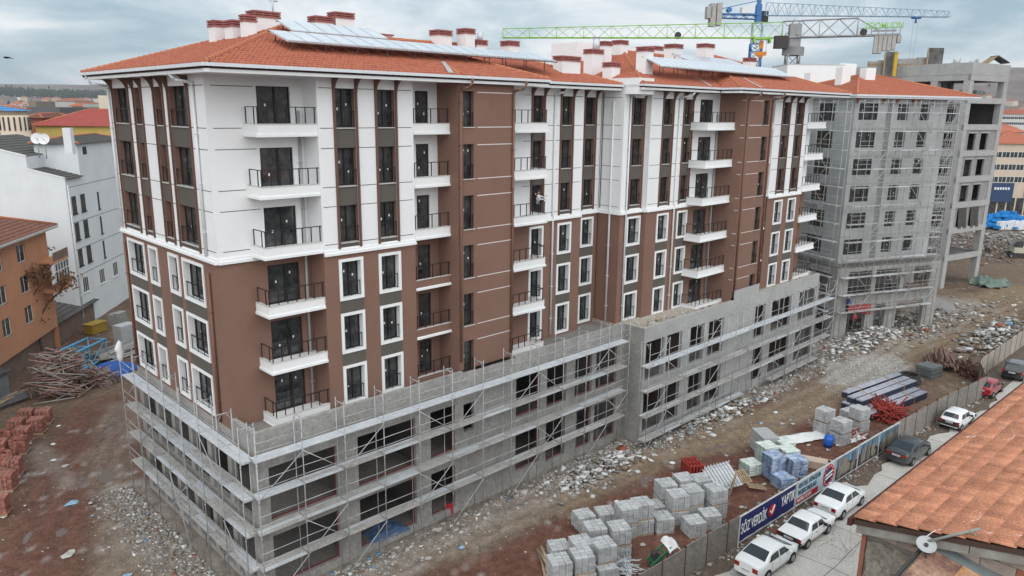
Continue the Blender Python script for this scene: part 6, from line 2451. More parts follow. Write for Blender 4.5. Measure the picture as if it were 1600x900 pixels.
lpart('bucket', mb.mesh('bucket', GROOVE), t)
# concrete ramp wall below the frame building, green net
a, b = at_z(1452, 468, .5), at_z(1492, 480, -.3)
solo('ramp_wall', 'low concrete ramp wall in front of the concrete frame building', 'wall', lambda mb: mb.hexa([(a.x, a.y, -1.3), (b.x, b.y, -1.3), (b.x+.3, b.y+.3, -1.3), (a.x+.3, a.y+.3, -1.3), (a.x, a.y, 1.2), (b.x, b.y, -.1), (b.x+.3, b.y+.3, -.1), (a.x+.3, a.y+.3, 1.2)]), CONC2)
p = at_z(1548, 445)
solo('green_net', 'torn green debris net on the bank right of the concrete frame', 'net', lambda mb: mb.grid(lambda s, t_: (p.x-3+6*s+.6*math.sin(9*t_), p.y-2+4*t_+.5*math.sin(8*s), -1.0+.7*math.sin(3*s)*math.sin(2.6*t_)+.8*mnoise.noise(Vector((s*5, t_*5, 1)))), 26, 20), mat('green_net', (.05, .13, .11), .85, .4, 1.5, col2=(.20, .21, .18)))
# white bag tied on the scaffold standard
x, y, z = FL(.35, 1.02, 8.6)
solo('white_bag', 'white plastic bag tied to the corner standard of the left scaffold', 'bag', lambda mb: mb.grid(lambda s, t_: (x+.24*max(0, math.sin(3.1416*s))**.5*math.cos(6.2832*t_)*(1+.5*mnoise.noise(Vector((s*4, math.cos(6.2832*t_), 1)))), y+.24*max(0, math.sin(3.1416*s))**.5*math.sin(6.2832*t_)*(1+.5*mnoise.noise(Vector((s*4, math.cos(6.2832*t_), 1)))), z-.7+1.5*s), 10, 12), WPLAS)
# ================================================================ CARS
PAINTW = mat('white_car_paint', (.74, .75, .76), .25, .04, 1, spec=.5, coat=.6)
PAINTG = mat('grey_car_paint', (.055, .062, .066), .28, .05, 1, metal=.4, spec=.5, coat=.7)
PAINTR = mat('red_car_paint', (.30, .012, .022), .3, .06, 1, spec=.5, coat=.6)
PAINTB = mat('black_car_paint', (.012, .014, .02), .25, .05, 1, spec=.5, coat=.7)
CGL = mat('car_glass', (.03, .037, .042), .05, .3, .8, spec=.6)
TYRE = mat('tyre', (.018, .018, .018), .9, 0)
RIM = mat('rim', (.30, .30, .31), .4, .1, metal=.6)
RLAMP = mat('tail_lamp', (.26, .01, .012), .25, .1, 4, spec=.5)
HLAMP = mat('head_lamp', (.55, .56, .57), .15, .1, spec=.6)
PLATE = mat('number_plate', (.70, .70, .69), .5, 0)
PLMARK = mat('plate_marks', (.05, .05, .06), .6, 0)
BUMP = mat('black_trim', (.025, .025, .026), .7, .1)
def interp(keys, x):
    xs_ = [k[0] for k in keys]
    ys_ = [k[1] for k in keys]
    if x <= xs_[0]:
        return ys_[0]
    for i in range(len(xs_)-1):
        if x <= xs_[i+1]:
            t = (x-xs_[i])/(xs_[i+1]-xs_[i])
            m0 = (ys_[i+1]-ys_[i-1])/(xs_[i+1]-xs_[i-1]) if i > 0 else (ys_[i+1]-ys_[i])/(xs_[i+1]-xs_[i])
            m1 = (ys_[i+2]-ys_[i])/(xs_[i+2]-xs_[i]) if i+2 < len(xs_) else (ys_[i+1]-ys_[i])/(xs_[i+1]-xs_[i])
            h = xs_[i+1]-xs_[i]
            lin = ys_[i]+(ys_[i+1]-ys_[i])*t
            her = (2*t**3-3*t**2+1)*ys_[i]+(t**3-2*t**2+t)*h*m0+(-2*t**3+3*t**2)*ys_[i+1]+(t**3-t**2)*h*m1
            return .45*lin+.55*her
    return ys_[-1]
def car(label, x, y, rz, st, paint, extra=''):
    """st: L, W, top profile, belt profile, half width profile, greenhouse (rear glass base, roof rear, roof front, screen base), wheel r"""
    Ln, Wd = st['L'], st['W']
    t = thing('parked_car', label, 'car', (x, y, -1.165), rz, 'cars parked along the street')
    top = lambda s: interp(st['top'], s)
    belt = lambda s: min(interp(st['belt'], s), top(s)-.02)
    hw = lambda s: interp(st['hw'], s)*Wd/2
    g0, g1, g2, g3 = st['gh']
    def roofw(s):
        f = max(0, min(1, (top(s)-belt(s))/.45))
        return hw(s)*(1-.06-.19*f)
    def ring(s):
        w, zb_, zt_ = hw(s), belt(s), top(s)
        wr = roofw(s)
        f = max(0, min(1, (zt_-zb_)/.45))
        zl = interp(st['low'], s)
        return [(w*.86, zl), (w*.97, zl+.10), (w*1.0, zl+.30), (w*.995, zb_-.10), (w*.965, zb_), (wr+.05*f, zt_-.09*f-.01), (wr-.03, zt_-.02), (wr*.6, zt_+.012), (0, zt_+.022)]
    NR = 9
    def S(s, q):
        r_ = ring(s)
        i = min(int(q), NR-2)
        f = q-i
        return Vector((s, r_[i][0]+(r_[i+1][0]-r_[i][0])*f, r_[i][1]+(r_[i+1][1]-r_[i][1])*f))
    NS = 46
    mb = MB()
    full = []
    for a in range(NS+1):
        s = Ln*a/NS
        r_ = ring(s)
        full.append([(s-Ln/2, p[0], p[1]) for p in r_]+[(s-Ln/2, -p[0], p[1]) for p in r_[-2::-1]])
    m = len(full[0])
    for row in full:
        mb.v.extend(row)
    for a in range(NS):
        for b in range(m-1):
            k = a*m+b
            mb.f.append((k, k+1, k+m+1, k+m))
            mb.m.append(0)
            mb.sm.append(True)
    for a, rev in ((0, False), (NS, True)):
        f = tuple(range(a*m, a*m+m))
        mb.f.append(f[::-1] if rev else f)
        mb.m.append(0)
        mb.sm.append(False)
    lpart('body', mb.mesh('body', paint), t)
    def patch(name, s0, s1, q0, q1, m_, sides=(1, -1), off=.012, ns=8, nq=3, taper=None):
        for sd_ in sides:
            mb = MB()
            def f(a, b):
                s = s0+(s1-s0)*a
                q = q0+(q1-q0)*b
                if taper:
                    ta, tb = taper
                    s = s0+ta*b+(s1-tb*b-s0-ta*b)*a
                p = S(s, q)
                e = .02
                d1 = S(s+e, q)-S(s-e, q)
                d2 = S(s, min(q+.05, NR-1.001))-S(s, q-.05)
                n = d2.cross(d1)
                n = n.normalized() if n.length > 1e-9 else Vector((0, 0, 1))
                if n.y < -.02 or (n.z < 0 and abs(n.y) < .2):
                    n = -n
                p = p+n*off
                return (p.x-Ln/2, p.y*sd_, p.z)
            mb.grid(f, ns, nq)
            lpart(name, mb.mesh(name, m_), t)
    # side windows with a pillar between
    gm = st.get('split', (g1+g2)/2)
    patch('side_window', g0+st.get('c', .30), gm-.05, 4.12, 4.9, CGL, taper=(st.get('ct', .28), 0))
    patch('side_window', gm+.05, g3-.22, 4.12, 4.9, CGL, taper=(0, st.get('at', .55)))
    # screens (across the car)
    for nm, s0, s1 in (('rear_window', g0+.06, g1-.06), ('windscreen', g2+.08, g3-.04)):
        mb = MB()
        def f(a, b):
            s = s0+(s1-s0)*a
            v = b*2-1
            w = roofw(s)-.07
            p0 = top(s)
            sl = (top(s+.03)-top(s-.03))/.06
            n = Vector((-sl, 0, 1)).normalized()
            return (s-Ln/2+n.x*.03, v*w, p0+.02-.012*abs(v)**3*1.5+n.z*.012)
        mb.grid(f, 8, 10)
        lpart(nm, mb.mesh(nm, CGL), t)
    wr = st['wr']
    for wx in (st['wx'][0], st['wx'][1]):
        for sd_ in (1, -1):
            yw = hw(wx)*sd_
            mb = MB()
            mb.bar((wx-Ln/2, yw-.19*sd_, wr), (wx-Ln/2, yw+.012*sd_, wr), wr+.055, 20)
            lpart('wheel_arch', mb.mesh('wheel_arch', BUMP), t)
            mb = MB()
            mb.bar((wx-Ln/2, yw-.17*sd_, wr), (wx-Ln/2, yw+.03*sd_, wr), wr, 20)
            w_ = lpart('tyre', mb.mesh('tyre', TYRE), t)
            mb = MB()
            mb.bar((wx-Ln/2, yw+.03*sd_, wr), (wx-Ln/2, yw+.042*sd_, wr), wr*.62, 14)
            lpart('rim', mb.mesh('rim', RIM), w_)
    zb0 = belt(.06)
    lo = interp(st['low'], 0)
    lh, lw = st.get('lamp', (.18, .34))
    zc = st.get('lz', zb0-.16)
    for sd_ in (1, -1):
        mb = MB()
        w = hw(.0)
        y0, y1 = (w-lw)*sd_, (w+.006)*sd_
        mb.box(-Ln/2-.015, -Ln/2+.12, min(y0, y1), max(y0, y1), zc-lh/2, zc+lh/2)
        lpart('tail_lamp', mb.mesh('tail_lamp', RLAMP), t)
        mb = MB()
        w = hw(Ln-.05)
        y0, y1 = (w-.36)*sd_, (w+.004)*sd_
        mb.box(Ln/2-.22, Ln/2+.012, min(y0, y1), max(y0, y1), .58, .72)
        lpart('head_lamp', mb.mesh('head_lamp', HLAMP), t)
        mb = MB()
        yy = (hw(g3-.5)+.02)*sd_
        mb.box(g3-.62-Ln/2, g3-.45-Ln/2, min(yy, yy+.2*sd_), max(yy, yy+.2*sd_), belt(g3-.5)+.02, belt(g3-.5)+.15)
        lpart('mirror', mb.mesh('mirror', paint if not st.get('blackm') else BUMP), t)
        mb = MB()
        for s_ in (gm-.22, gm+.75):
            yy = (hw(s_)+.002)*sd_
            mb.box(s_-Ln/2-.16, s_-Ln/2, min(yy, yy+.025*sd_), max(yy, yy+.025*sd_), belt(s_)-.14, belt(s_)-.11)
        lpart('handle', mb.mesh('handle', BUMP if st.get('blackm') else paint), t)
        patch_y = hw(gm)
        for s_ in (gm-.98 if gm-.98 > st['wx'][0]+.35 else gm-.8, gm, g3-.25):
            mb = MB()
            yy = (hw(s_)+.0015)*sd_
            mb.box(s_-Ln/2-.006, s_-Ln/2+.006, min(yy, yy-.02*sd_), max(yy, yy-.02*sd_), lo+.14, belt(s_)-.03)
            lpart('door_gap', mb.mesh('door_gap', BUMP), t)
    mb = MB()
    pz = st.get('pz', zc-.02)
    mb.box(-Ln/2-.03, -Ln/2-.005, -.27, .27, pz-.06, pz+.06)
    pl_ = lpart('number_plate', mb.mesh('number_plate', PLATE), t)
    mb = MB()
    rg = random.Random(int(x*10))
    for k in range(6):
        mb.box(-Ln/2-.034, -Ln/2-.03, -.22+k*.075, -.175+k*.075, pz-.035, pz+.035)
    stuff(lpart('plate_marks', mb.mesh('plate_marks', PLMARK), pl_))
    if st.get('bumper'):
        mb = MB()
        w = hw(.0)
        mb.box(-Ln/2-.10, -Ln/2+.15, -w-.02, w+.02, lo+.12, lo+.30)
        lpart('rear_bumper', mb.mesh('rear_bumper', BUMP), t)
        mb = MB()
        mb.box(Ln/2-.15, Ln/2+.08, -w-.02, w+.02, lo+.12, lo+.30)
        lpart('front_bumper', mb.mesh('front_bumper', BUMP), t)
    if st.get('panel'):
        mb = MB()
        w = hw(.0)
        mb.box(-Ln/2-.012, -Ln/2+.02, -w+.04, w-.04, zc-.14, zc+.12)
        lpart('rear_panel', mb.mesh('rear_panel', BUMP), t)
    mb = MB()
    mb.poly([(g3+.02-Ln/2, -hw(g3)*.82, top(g3+.02)+.03), (g3+.16-Ln/2, -hw(g3)*.82, top(g3+.16)+.03), (g3+.16-Ln/2, hw(g3)*.82, top(g3+.16)+.03), (g3+.02-Ln/2, hw(g3)*.82, top(g3+.02)+.03)][::-1])
    lpart('wiper_cowl', mb.mesh('wiper_cowl', BUMP), t)
    return t
HWS = [(0, .80), (.15, .92), (.6, .985), (2.2, 1.0), (3.6, .985), (4.15, .90), (4.4, .74)]
LOWS = [(0, .30), (.3, .24), (1, .2), (3.6, .2), (4.4, .26)]
SEDAN = dict(L=4.4, W=1.76, top=[(0, .93), (.12, 1.04), (.55, 1.08), (.8, 1.12), (1.5, 1.43), (2.1, 1.48), (2.65, 1.44), (3.45, 1.02), (4.05, .86), (4.3, .74), (4.4, .62)], belt=[(0, .90), (.6, .98), (2, .94), (3.4, .90), (4.4, .6)], hw=HWS, low=LOWS, gh=(.78, 1.5, 2.6, 3.42), split=2.05, wr=.31, wx=(.86, 3.5), lamp=(.24, .26), lz=.80, pz=.82)
SEDAN2 = dict(SEDAN, top=[(0, .95), (.12, 1.05), (.5, 1.09), (.7, 1.12), (1.45, 1.46), (2.1, 1.50), (2.65, 1.45), (3.5, 1.02), (4.1, .86), (4.3, .74), (4.4, .62)], lamp=(.26, .30), lz=.78, pz=.62, gh=(.66, 1.42, 2.62, 3.46))
OLD = dict(SEDAN, L=4.35, W=1.64, top=[(0, .84), (.04, .92), (.75, .95), (.95, .98), (1.4, 1.37), (1.55, 1.42), (2.45, 1.42), (2.6, 1.38), (3.15, .97), (3.9, .90), (4.25, .84), (4.35, .74)], belt=[(0, .84), (.9, .90), (3.1, .88), (4.35, .76)], hw=[(0, .93), (.2, .97), (2.2, 1.0), (4.1, .96), (4.35, .90)], gh=(.92, 1.42, 2.56, 3.16), split=2.05, lamp=(.18, .2), lz=.74, pz=.70, bumper=True, panel=True, blackm=True, c=.34, ct=.18, at=.34, wx=(.85, 3.35), wr=.29, low=[(0, .34), (1, .24), (3.5, .24), (4.35, .32)])
DARK = dict(SEDAN, L=4.55, W=1.8, top=[(0, .96), (.1, 1.06), (.45, 1.10), (.6, 1.13), (1.5, 1.42), (2.1, 1.46), (2.75, 1.42), (3.65, 1.0), (4.2, .85), (4.45, .74), (4.55, .6)], gh=(.55, 1.5, 2.75, 3.6), split=2.2, hw=[(0, .80), (.15, .92), (.6, .985), (2.2, 1.0), (3.7, .985), (4.3, .88), (4.55, .72)], wx=(.9, 3.65), lamp=(.16, .4), lz=.86, pz=.8)
HATCH = dict(SEDAN, L=3.7, W=1.58, top=[(0, .80), (.03, .95), (.12, 1.02), (.5, 1.38), (.7, 1.44), (1.9, 1.44), (2.1, 1.39), (2.65, .97), (3.3, .87), (3.6, .8), (3.7, .68)], belt=[(0, .78), (.3, .90), (2.6, .88), (3.7, .7)], hw=[(0, .93), (.2, .97), (2, 1.0), (3.4, .95), (3.7, .85)], gh=(.1, .52, 2.05, 2.64), split=1.35, wx=(.62, 2.95), wr=.28, lamp=(.30, .2), lz=.70, pz=.72, bumper=True, panel=True, blackm=True, c=.5, ct=.12, at=.32, low=[(0, .34), (1, .22), (3.7, .3)])
REDH = dict(HATCH, L=4.0, W=1.68, top=[(0, .82), (.03, .97), (.15, 1.02), (.75, 1.36), (1.0, 1.42), (2.0, 1.42), (2.3, 1.37), (3.0, .96), (3.6, .86), (3.9, .76), (4.0, .64)], belt=[(0, .80), (.3, .92), (2.9, .88), (4.0, .66)], hw=[(0, .88), (.2, .95), (2, 1.0), (3.6, .95), (4.0, .78)], gh=(.14, .76, 2.25, 2.98), split=1.65, wx=(.72, 3.2), wr=.29, bumper=False, panel=False)
SUVB = dict(SEDAN, L=4.3, W=1.78, top=[(0, .85), (.03, 1.0), (.1, 1.08), (.45, 1.55), (.7, 1.62), (2.3, 1.62), (2.6, 1.56), (3.3, 1.06), (3.9, .96), (4.2, .86), (4.3, .7)], belt=[(0, .84), (.3, 1.0), (3.2, .98), (4.3, .72)], gh=(.08, .48, 2.55, 3.28), split=1.75, wx=(.8, 3.4), wr=.33, hw=[(0, .92), (.2, .97), (2, 1.0), (3.8, .95), (4.3, .78)], lamp=(.34, .16), lz=.92, pz=.86, low=[(0, .36), (1, .26), (4.3, .34)])
def put(px, py, dx=0):
    p = at_z(px, py, -1.165)
    return p.x, p.y
CARP = [('white rounded sedan cut by the bottom edge, nearest car', 1197, 882, SEDAN2, PAINTW, -3), ('boxy old white sedan with black rear panel, second from the bottom', 1259, 836, OLD, PAINTW, -3),
        ('white sedan with red tail lamps beside the light banner', 1311, 792, SEDAN, PAINTW, -2), ('dark grey sedan parked by the photo banner end', 1419, 713, DARK, PAINTG, -4), ('small white hatchback with black bumper closest to the orange tile roof edge', 1495, 663, HATCH, PAINTW, -4),
        ('red hatchback at the fence bend', 1543, 613, REDH, PAINTR, -3), ('black estate car at the right edge, furthest along the street', 1586, 587, SUVB, PAINTB, 3)]
for lab, px, py, st, pt, rz in CARP:
    x, y = put(px, py)
    car(lab, x, y, R(rz), st, pt)
# ================================================================ SITE FENCE AND BANNERS
FCON = mat('fence_panel', (.235, .215, .195), .95, .25, 1.5, bump=.4, bscale=12, fine=.3, fscale=5, rand=.12)
FRUST = mat('fence_post', (.13, .05, .035), .85, .25, 3)
FSHT = mat('fence_sheet', (.40, .36, .31), .85, .25, 2, rand=.12)
HF_ = 1.95
def fence_pt(dist):
    for (ax, ay), (bx, by) in zip(FENCE, FENCE[1:]):
        l = math.hypot(bx-ax, by-ay)
        if dist <= l:
            return ax+(bx-ax)*dist/l, ay+(by-ay)*dist/l, math.degrees(math.atan2(by-ay, bx-ax))
        dist -= l
    return FENCE[-1][0], FENCE[-1][1], 0
tot = sum(math.hypot(b[0]-a[0], b[1]-a[1]) for a, b in zip(FENCE, FENCE[1:]))
T = thing('site_fence', 'grey panel fence with rusty posts between the yard and the street', 'fence', (36, -17.7, -1.2))
fr_ = random.Random(8)
d = 0
while d < tot-2.0:
    x, y, a = fence_pt(d)
    x1, y1, a1 = fence_pt(d+2.0)
    a = math.degrees(math.atan2(y1-y, x1-x))
    F_ = Face(x, y, a)
    hh = HF_+fr_.uniform(-.04, .05)
    far_ = d > 52
    mb = MB()
    mb.fbox(F_, .035, 1.965, -.03, .03, -1.3, -1.2+hh)
    if not far_:
        mb.fbox(F_, .035, 1.965, .03, .036, -.28, -.25)
    part('panel', mb, FSHT if far_ else FCON, T)
    mb = MB()
    mb.fbox(F_, -.032, .032, -.09, .05, -1.3, -1.2+hh+fr_.uniform(.02, .18))
    part('post', mb, FRUST, T)
    d += 2.0
def fence_y_at(x):
    return fence_y(x)
def ban_frame(xa, xb):
    ya, yb = fence_y(xa), fence_y(xb)
    a = math.degrees(math.atan2(yb-ya, xb-xa))
    return Face(xa, ya, a), math.hypot(xb-xa, yb-ya)
NAVYB = mat('banner_navy', (.018, .026, .125), .55, .12, 1.5)
BWH = mat('banner_white', (.78, .78, .78), .6, 0)
BPAL = mat('banner_pale', (.46, .60, .66), .55, .12, 1)
BRED = mat('banner_red', (.50, .025, .035), .55, .06)
BDK = mat('banner_dark_text', (.03, .04, .10), .6, 0)
def banner(name, label, xa, xb, m, z0=-.95, z1=.70):
    F_, w = ban_frame(xa, xb)
    t = thing(name, label, 'banner', F_(w/2, .08, z0))
    mb = MB()
    n = 18
    for k in range(n):
        u0_, u1_ = w*k/n, w*(k+1)/n
        b0, b1 = .075+.02*math.sin(k*1.7), .075+.02*math.sin((k+1)*1.7)
        mb.poly([F_(u0_, b0, z0), F_(u1_, b1, z0), F_(u1_, b1, z1), F_(u0_, b0, z1)], 0, True)
        mb.poly([F_(u0_, .04, z0), F_(u0_, .04, z1), F_(u1_, .04, z1), F_(u1_, .04, z0)])
    for u in (0, w-.05):
        mb.fbox(F_, u, u+.05, .03, .11, z0-.2, z1+.06, 1)
    mb.fbox(F_, .05, w-.05, .03, .112, z1, z1+.05, 1)
    mb.fbox(F_, .05, w-.05, .03, .112, z0-.05, z0, 1)
    part('sheet', mb, [m, STONE], t)
    return t, F_, w
def btext(F_, s, u, z, size, m, parent, d=.108, sx=1.0, align='LEFT', name='lettering'):
    o = F_(u, d, z)
    return text_obj(s, size, m, name, parent, frame_mat(o, (F_.c, F_.s, 0), (0, 0, 1)), .004, align, sx)
def disc(F_, u, z, r, d, m, parent, name='disc', n=28, sx=1):
    mb = MB()
    mb.poly([F_(u+r*sx*math.cos(2*math.pi*k/n), d, z+r*math.sin(2*math.pi*k/n)) for k in range(n)])
    return part(name, mb, m, parent)
bx = [at_z(1147, 838, -.4).x, at_z(1225, 790, -.4).x, at_z(1279, 755, -.4).x, at_z(1369, 697, -.4).x]
xB = [22.6, 29.0, 34.2, 44.4]
t, F_, w = banner('banner', 'navy banner with large white words on the fence, nearest of the banners', xB[0], xB[1], NAVYB)
btext(F_, 'SÖZ VERDİK', .16, -.18, .98, BWH, t, sx=.50)
btext(F_, 'YAPTIK', w-.12, .0, .98, BWH, t, sx=.52, align='RIGHT')
disc(F_, w*.555, -.12, .40, .107, BRED, t, 'red_disc')
mb = MB()
for a, b in (((-.22, .02), (-.05, -.2)), ((-.05, -.2), (.27, .3))):
    p = [F_(w*.555+a[0], .113, -.12+a[1]), F_(w*.555+b[0], .113, -.12+b[1])]
    mb.bar(p[0], p[1], .055, 4)
part('tick', mb, BWH, t)
t, F_, w = banner('banner', 'pale blue banner with dark words, red strip and round emblem', xB[1]+.08, xB[2], BPAL)
btext(F_, 'KENTSEL DÖNÜŞÜM', .2, .38, .46, BDK, t, sx=.66)
btext(F_, 'PROJESİ BAŞLADI', .2, -.10, .46, BDK, t, sx=.66)
mb = MB()
mb.fbox(F_, .12, 2.9, .098, .106, -.84, -.44)
part('red_strip', mb, BRED, t)
btext(F_, 'HAYIRLI OLSUN', .2, -.64, .34, BWH, t, sx=.74, d=.112)
uc = w-.85
for r_, dd, m_, nm in ((.78, .104, BRED, 'emblem_ring'), (.56, .110, BDK, 'emblem_centre')):
    disc(F_, uc, -.12, r_, dd, m_, t, nm)
mb = MB()
for k in range(26):
    a = 2*math.pi*k/26
    if k % 2:
        c_ = F_(uc+.67*math.cos(a), .112, -.12+.67*math.sin(a))
        mb.bar(F_(uc+.63*math.cos(a), .112, -.12+.63*math.sin(a)), F_(uc+.71*math.cos(a), .112, -.12+.71*math.sin(a)), .025, 4)
stuff(part('emblem_marks', mb, BWH, t))
mb = MB()
for v in (-.16, .10):
    mb.hexa([F_(uc-.48, .110, -.24+v), F_(uc+.48, .110, -.06+v), F_(uc+.48, .118, -.06+v), F_(uc-.48, .118, -.24+v), F_(uc-.48, .110, -.12+v), F_(uc+.48, .110, .06+v), F_(uc+.48, .118, .06+v), F_(uc-.48, .118, -.12+v)])
stuff(part('emblem_band', mb, BWH, t))
PSKY = mat('print_sky', (.12, .25, .36), .55, .25, 1)
PB = [mat('print_dark', (.055, .055, .06), .55, .4, 2.5), mat('print_grey', (.13, .12, .11), .55, .3, 2), mat('print_pale', (.30, .27, .22), .55, .2, 2)]
seg = np.linspace(xB[2]+.08, xB[3], 4)
for k in range(3):
    t, F_, w = banner('banner', ['photo banner with printed buildings next to the round emblem', 'photo banner with printed buildings, middle of three', 'photo banner with printed buildings next to the plain fence'][k], seg[k], seg[k+1]-.06, PSKY)
    rg = random.Random(20+k)
    mb = MB()
    mb.poly([F_(.06, .1065, -.94), F_(w-.06, .1065, -.94), F_(w-.06, .1065, -.2), F_(w*.6, .1065, .05), F_(w*.3, .1065, -.1), F_(.06, .1065, .0)], 0)
    for q in range(12):
        u = rg.uniform(.1, w-.6)
        ww, h = rg.uniform(.25, .6), rg.uniform(.5, 1.35)
        zb_ = -.9+rg.uniform(0, .3)
        dd = .108+.0015*q
        mb.poly([F_(u, dd, zb_), F_(u+ww, dd, zb_+.05), F_(u+ww, dd, min(zb_+h, .66)), F_(u, dd, min(zb_+h, .66)-.05)], 1+q % 2)
        for a in range(int(h/.17)):
            for b in range(3):
                z = zb_+.1+a*.17
                if z < .5:
                    mb.poly([F_(u+.05+b*ww/3, dd+.001, z), F_(u+.05+b*ww/3+.06, dd+.001, z), F_(u+.05+b*ww/3+.06, dd+.001, z+.08), F_(u+.05+b*ww/3, dd+.001, z+.08)], 0 if q % 2 else 2)
    stuff(part('print', mb, PB, t))
# ================================================================ NEAR RIGHT HOUSE, TREES, PEOPLE, ODDMENTS
HA = R(-1.87)
HK = .38
HC = CP+(Vector((24.52, -22.64, 2.2))-CP)*HK
HE, HI = Vector((math.cos(HA), math.sin(HA), 0)), Vector((math.sin(HA), -math.cos(HA), 0))
HSL = .235
def HP(u, w, z=None, dz=0):
    p = HC+HE*u+HI*w
    p.z = (HC.z+HSL*w+dz) if z is None else z
    return p
OT = mat('weathered_orange_tile', (.62, .28, .165), .9, .35, 2.2, col2=(.46, .19, .115), rand=.16, fine=.35, fscale=22, bump=.3, bscale=30)
OT2 = mat('weathered_orange_tile_far', (.60, .27, .16), .9, .35, 2.2, col2=(.44, .18, .11), fine=.35, fscale=22)
HB = thing('tiled_house', 'house with weathered orange tile roof and block gable at the lower right', 'house', HP(8, 3, -1.2))
def tile_geom(mb, u, w, lift, frame=None, wd=.22, ln=.40):
    prof = [(0, .0), (.10, .040), (.28, .052), (.42, .002), (.52, .002), (.64, .042), (.82, .052), (1, .002)]
    f = frame
    rows = []
    for e, ww, dz in ((0, 0, .034), (1, ln+.03, .0)):
        rows.append([f(u+q*wd, w+ww, dz+h+lift) for q, h in prof])
    i = len(mb.v)
    n = len(prof)
    for r_ in rows:
        mb.v.extend([tuple(p) for p in r_])
    for q in range(n-1):
        mb.f.append((i+q, i+n+q, i+n+q+1, i+q+1))
        mb.m.append(0)
        mb.sm.append(True)
    j = len(mb.v)
    for q in (0, n-1):
        mb.v.append(tuple(f(u+prof[q][0]*wd, w, -.015+lift)))
    mb.f.append((i+0, i+1, i+2, i+3, i+4, i+5, i+6, i+7, j+1, j))
    mb.m.append(0)
    mb.sm.append(False)
fl_ = lambda u, w, dz: (HE*u+HI*w+Vector((0, 0, HSL*w+dz)))
mb = MB()
tile_geom(mb, 0, 0, 0, fl_)
TM = mb.mesh('tile', OT)
rg = random.Random(2)
# the 300 tiles that show largest are parts, the rest one joined part
def inframe(p):
    v = p-CP
    z = v.dot(fw)
    if z < 1:
        return None
    x, y = 800+FPX*v.dot(r2)/z, 450-FPX*v.dot(u2)/z
    return (x, y, z) if -10 < x < 1610 and -10 < y < 910 else None
spots = []
TW, TL = .22, .40
rg2 = random.Random(9)
for i in range(int(24/TW)):
    for j in range(int(7.2/TL)):
        u, w = -.02+i*TW, j*TL
        if j == 0 and False:
            continue
        s = inframe(HP(u+.1, w+.2))
        spots.append((s[2] if s else 999, u, w, s is not None))
spots.sort()
near, rest = spots[:300], spots[300:]
for _, u, w, _v in near:
    o = mk('tile', TM, HB)
    p = HP(u, w, None, .025+rg.uniform(0, .012))
    o.location = p-HB.location
    o.rotation_euler[2] = rg.uniform(-.012, .012)
mb = MB()
for _, u, w, vis in rest:
    tile_geom(mb, u, w, .025+rg.uniform(0, .014), lambda a, b, c_: HP(a, b, None, c_))
stuff(part('tiles', mb, OT2, HB))
mb = MB()
mb.hexa([HP(0, 0, None, -.11), HP(24, 0, None, -.11), HP(24, 7.3, None, -.11), HP(0, 7.3, None, -.11), HP(0, 0, None, .0), HP(24, 0, None, .0), HP(24, 7.3, None, .0), HP(0, 7.3, None, .0)])
part('roof_deck', mb, mat('roof_timber', (.08, .05, .04), .9, .2, 2), HB)
mb = MB()
mb.hexa([HP(-.05, -.12, None, -.13), HP(24, -.12, None, -.13), HP(24, -.02, None, -.13), HP(-.05, -.02, None, -.13), HP(-.05, -.12, None, .03), HP(24, -.12, None, .03), HP(24, -.02, None, .03), HP(-.05, -.02, None, .03)])
part('eave_board', mb, mat('dark_eave', (.09, .035, .028), .85, .3, 2), HB)
mb = MB()
OLDW = mat('old_grey_board', (.33, .33, .30), .9, .3, 3, col2=(.20, .18, .16))
for a, b in ((.05, 2.1), (2.12, 4.4), (4.42, 7.2)):
    mb = MB()
    mb.hexa([HP(.02, a, None, -.30), HP(.08, a, None, -.30), HP(.08, b, None, -.29), HP(.02, b, None, -.29), HP(.02, a, None, -.12), HP(.08, a, None, -.12), HP(.08, b, None, -.115), HP(.02, b, None, -.115)])
    part('verge_board', mb, OLDW, HB)
mb = MB()
pl_ = [HP(.42, .25, -1.25), HP(.42, 12.7, -1.25)]
mb.poly([HP(.30, .12, -1.25), HP(.30, 7.2, -1.25), HP(.30, 7.2, None, -.115), HP(.30, .12, None, -.115)][::-1])
mb.poly([HP(.30, .12, -1.25), HP(24, .12, -1.25), HP(24, .12, None, -.115), HP(.30, .12, None, -.115)])
mb.poly([HP(24, .12, -1.25), HP(24, 7.2, -1.25), HP(24, 7.2, None, -.115), HP(24, .12, None, -.115)])
part('wall', mb, mat('mortar', (.27, .25, .22), .97, .3, 3, bump=.6, bscale=14), HB)
BLKP2 = mat('pumice_block', (.46, .38, .33), .95, .2, 4, rand=.14, bump=.4, bscale=35)
BLKR = mat('hollow_brick', (.33, .13, .08), .95, .2, 4, rand=.2)
bm_ = MB()
bm_.hexa([tuple(HE*a+HI*b+Vector((0, 0, c_))) for a, b, c_ in ((-.02, 0, 0), (-.02, .57, 0), (.05, .57, 0), (.05, 0, 0), (-.02, 0, .235), (-.02, .57, .235), (.05, .57, .235), (.05, 0, .235))])
BM = bm_.mesh('brick', BLKP2)
BM2 = BM.copy()
BM2.materials.clear()
BM2.materials.append(BLKR)
rg = random.Random(6)
for r_ in range(30):
    for c_ in range(13):
        w = .22+c_*.583+(.29 if r_ % 2 else 0)
        z = HC.z+1.4-(r_+1)*.248
        if z+.245 > HC.z+HSL*w-.13:
            continue
        if w < 1.0 and z < HC.z-.42:
            continue
        if w+.57 > 7.2 or rg.random() < .015:
            continue
        o = mk('brick', BM2 if rg.random() < .06 else BM, HB)
        p = HP(.29+rg.uniform(-.010, .006), w, z)
        o.location = p-HB.location
mb = MB()
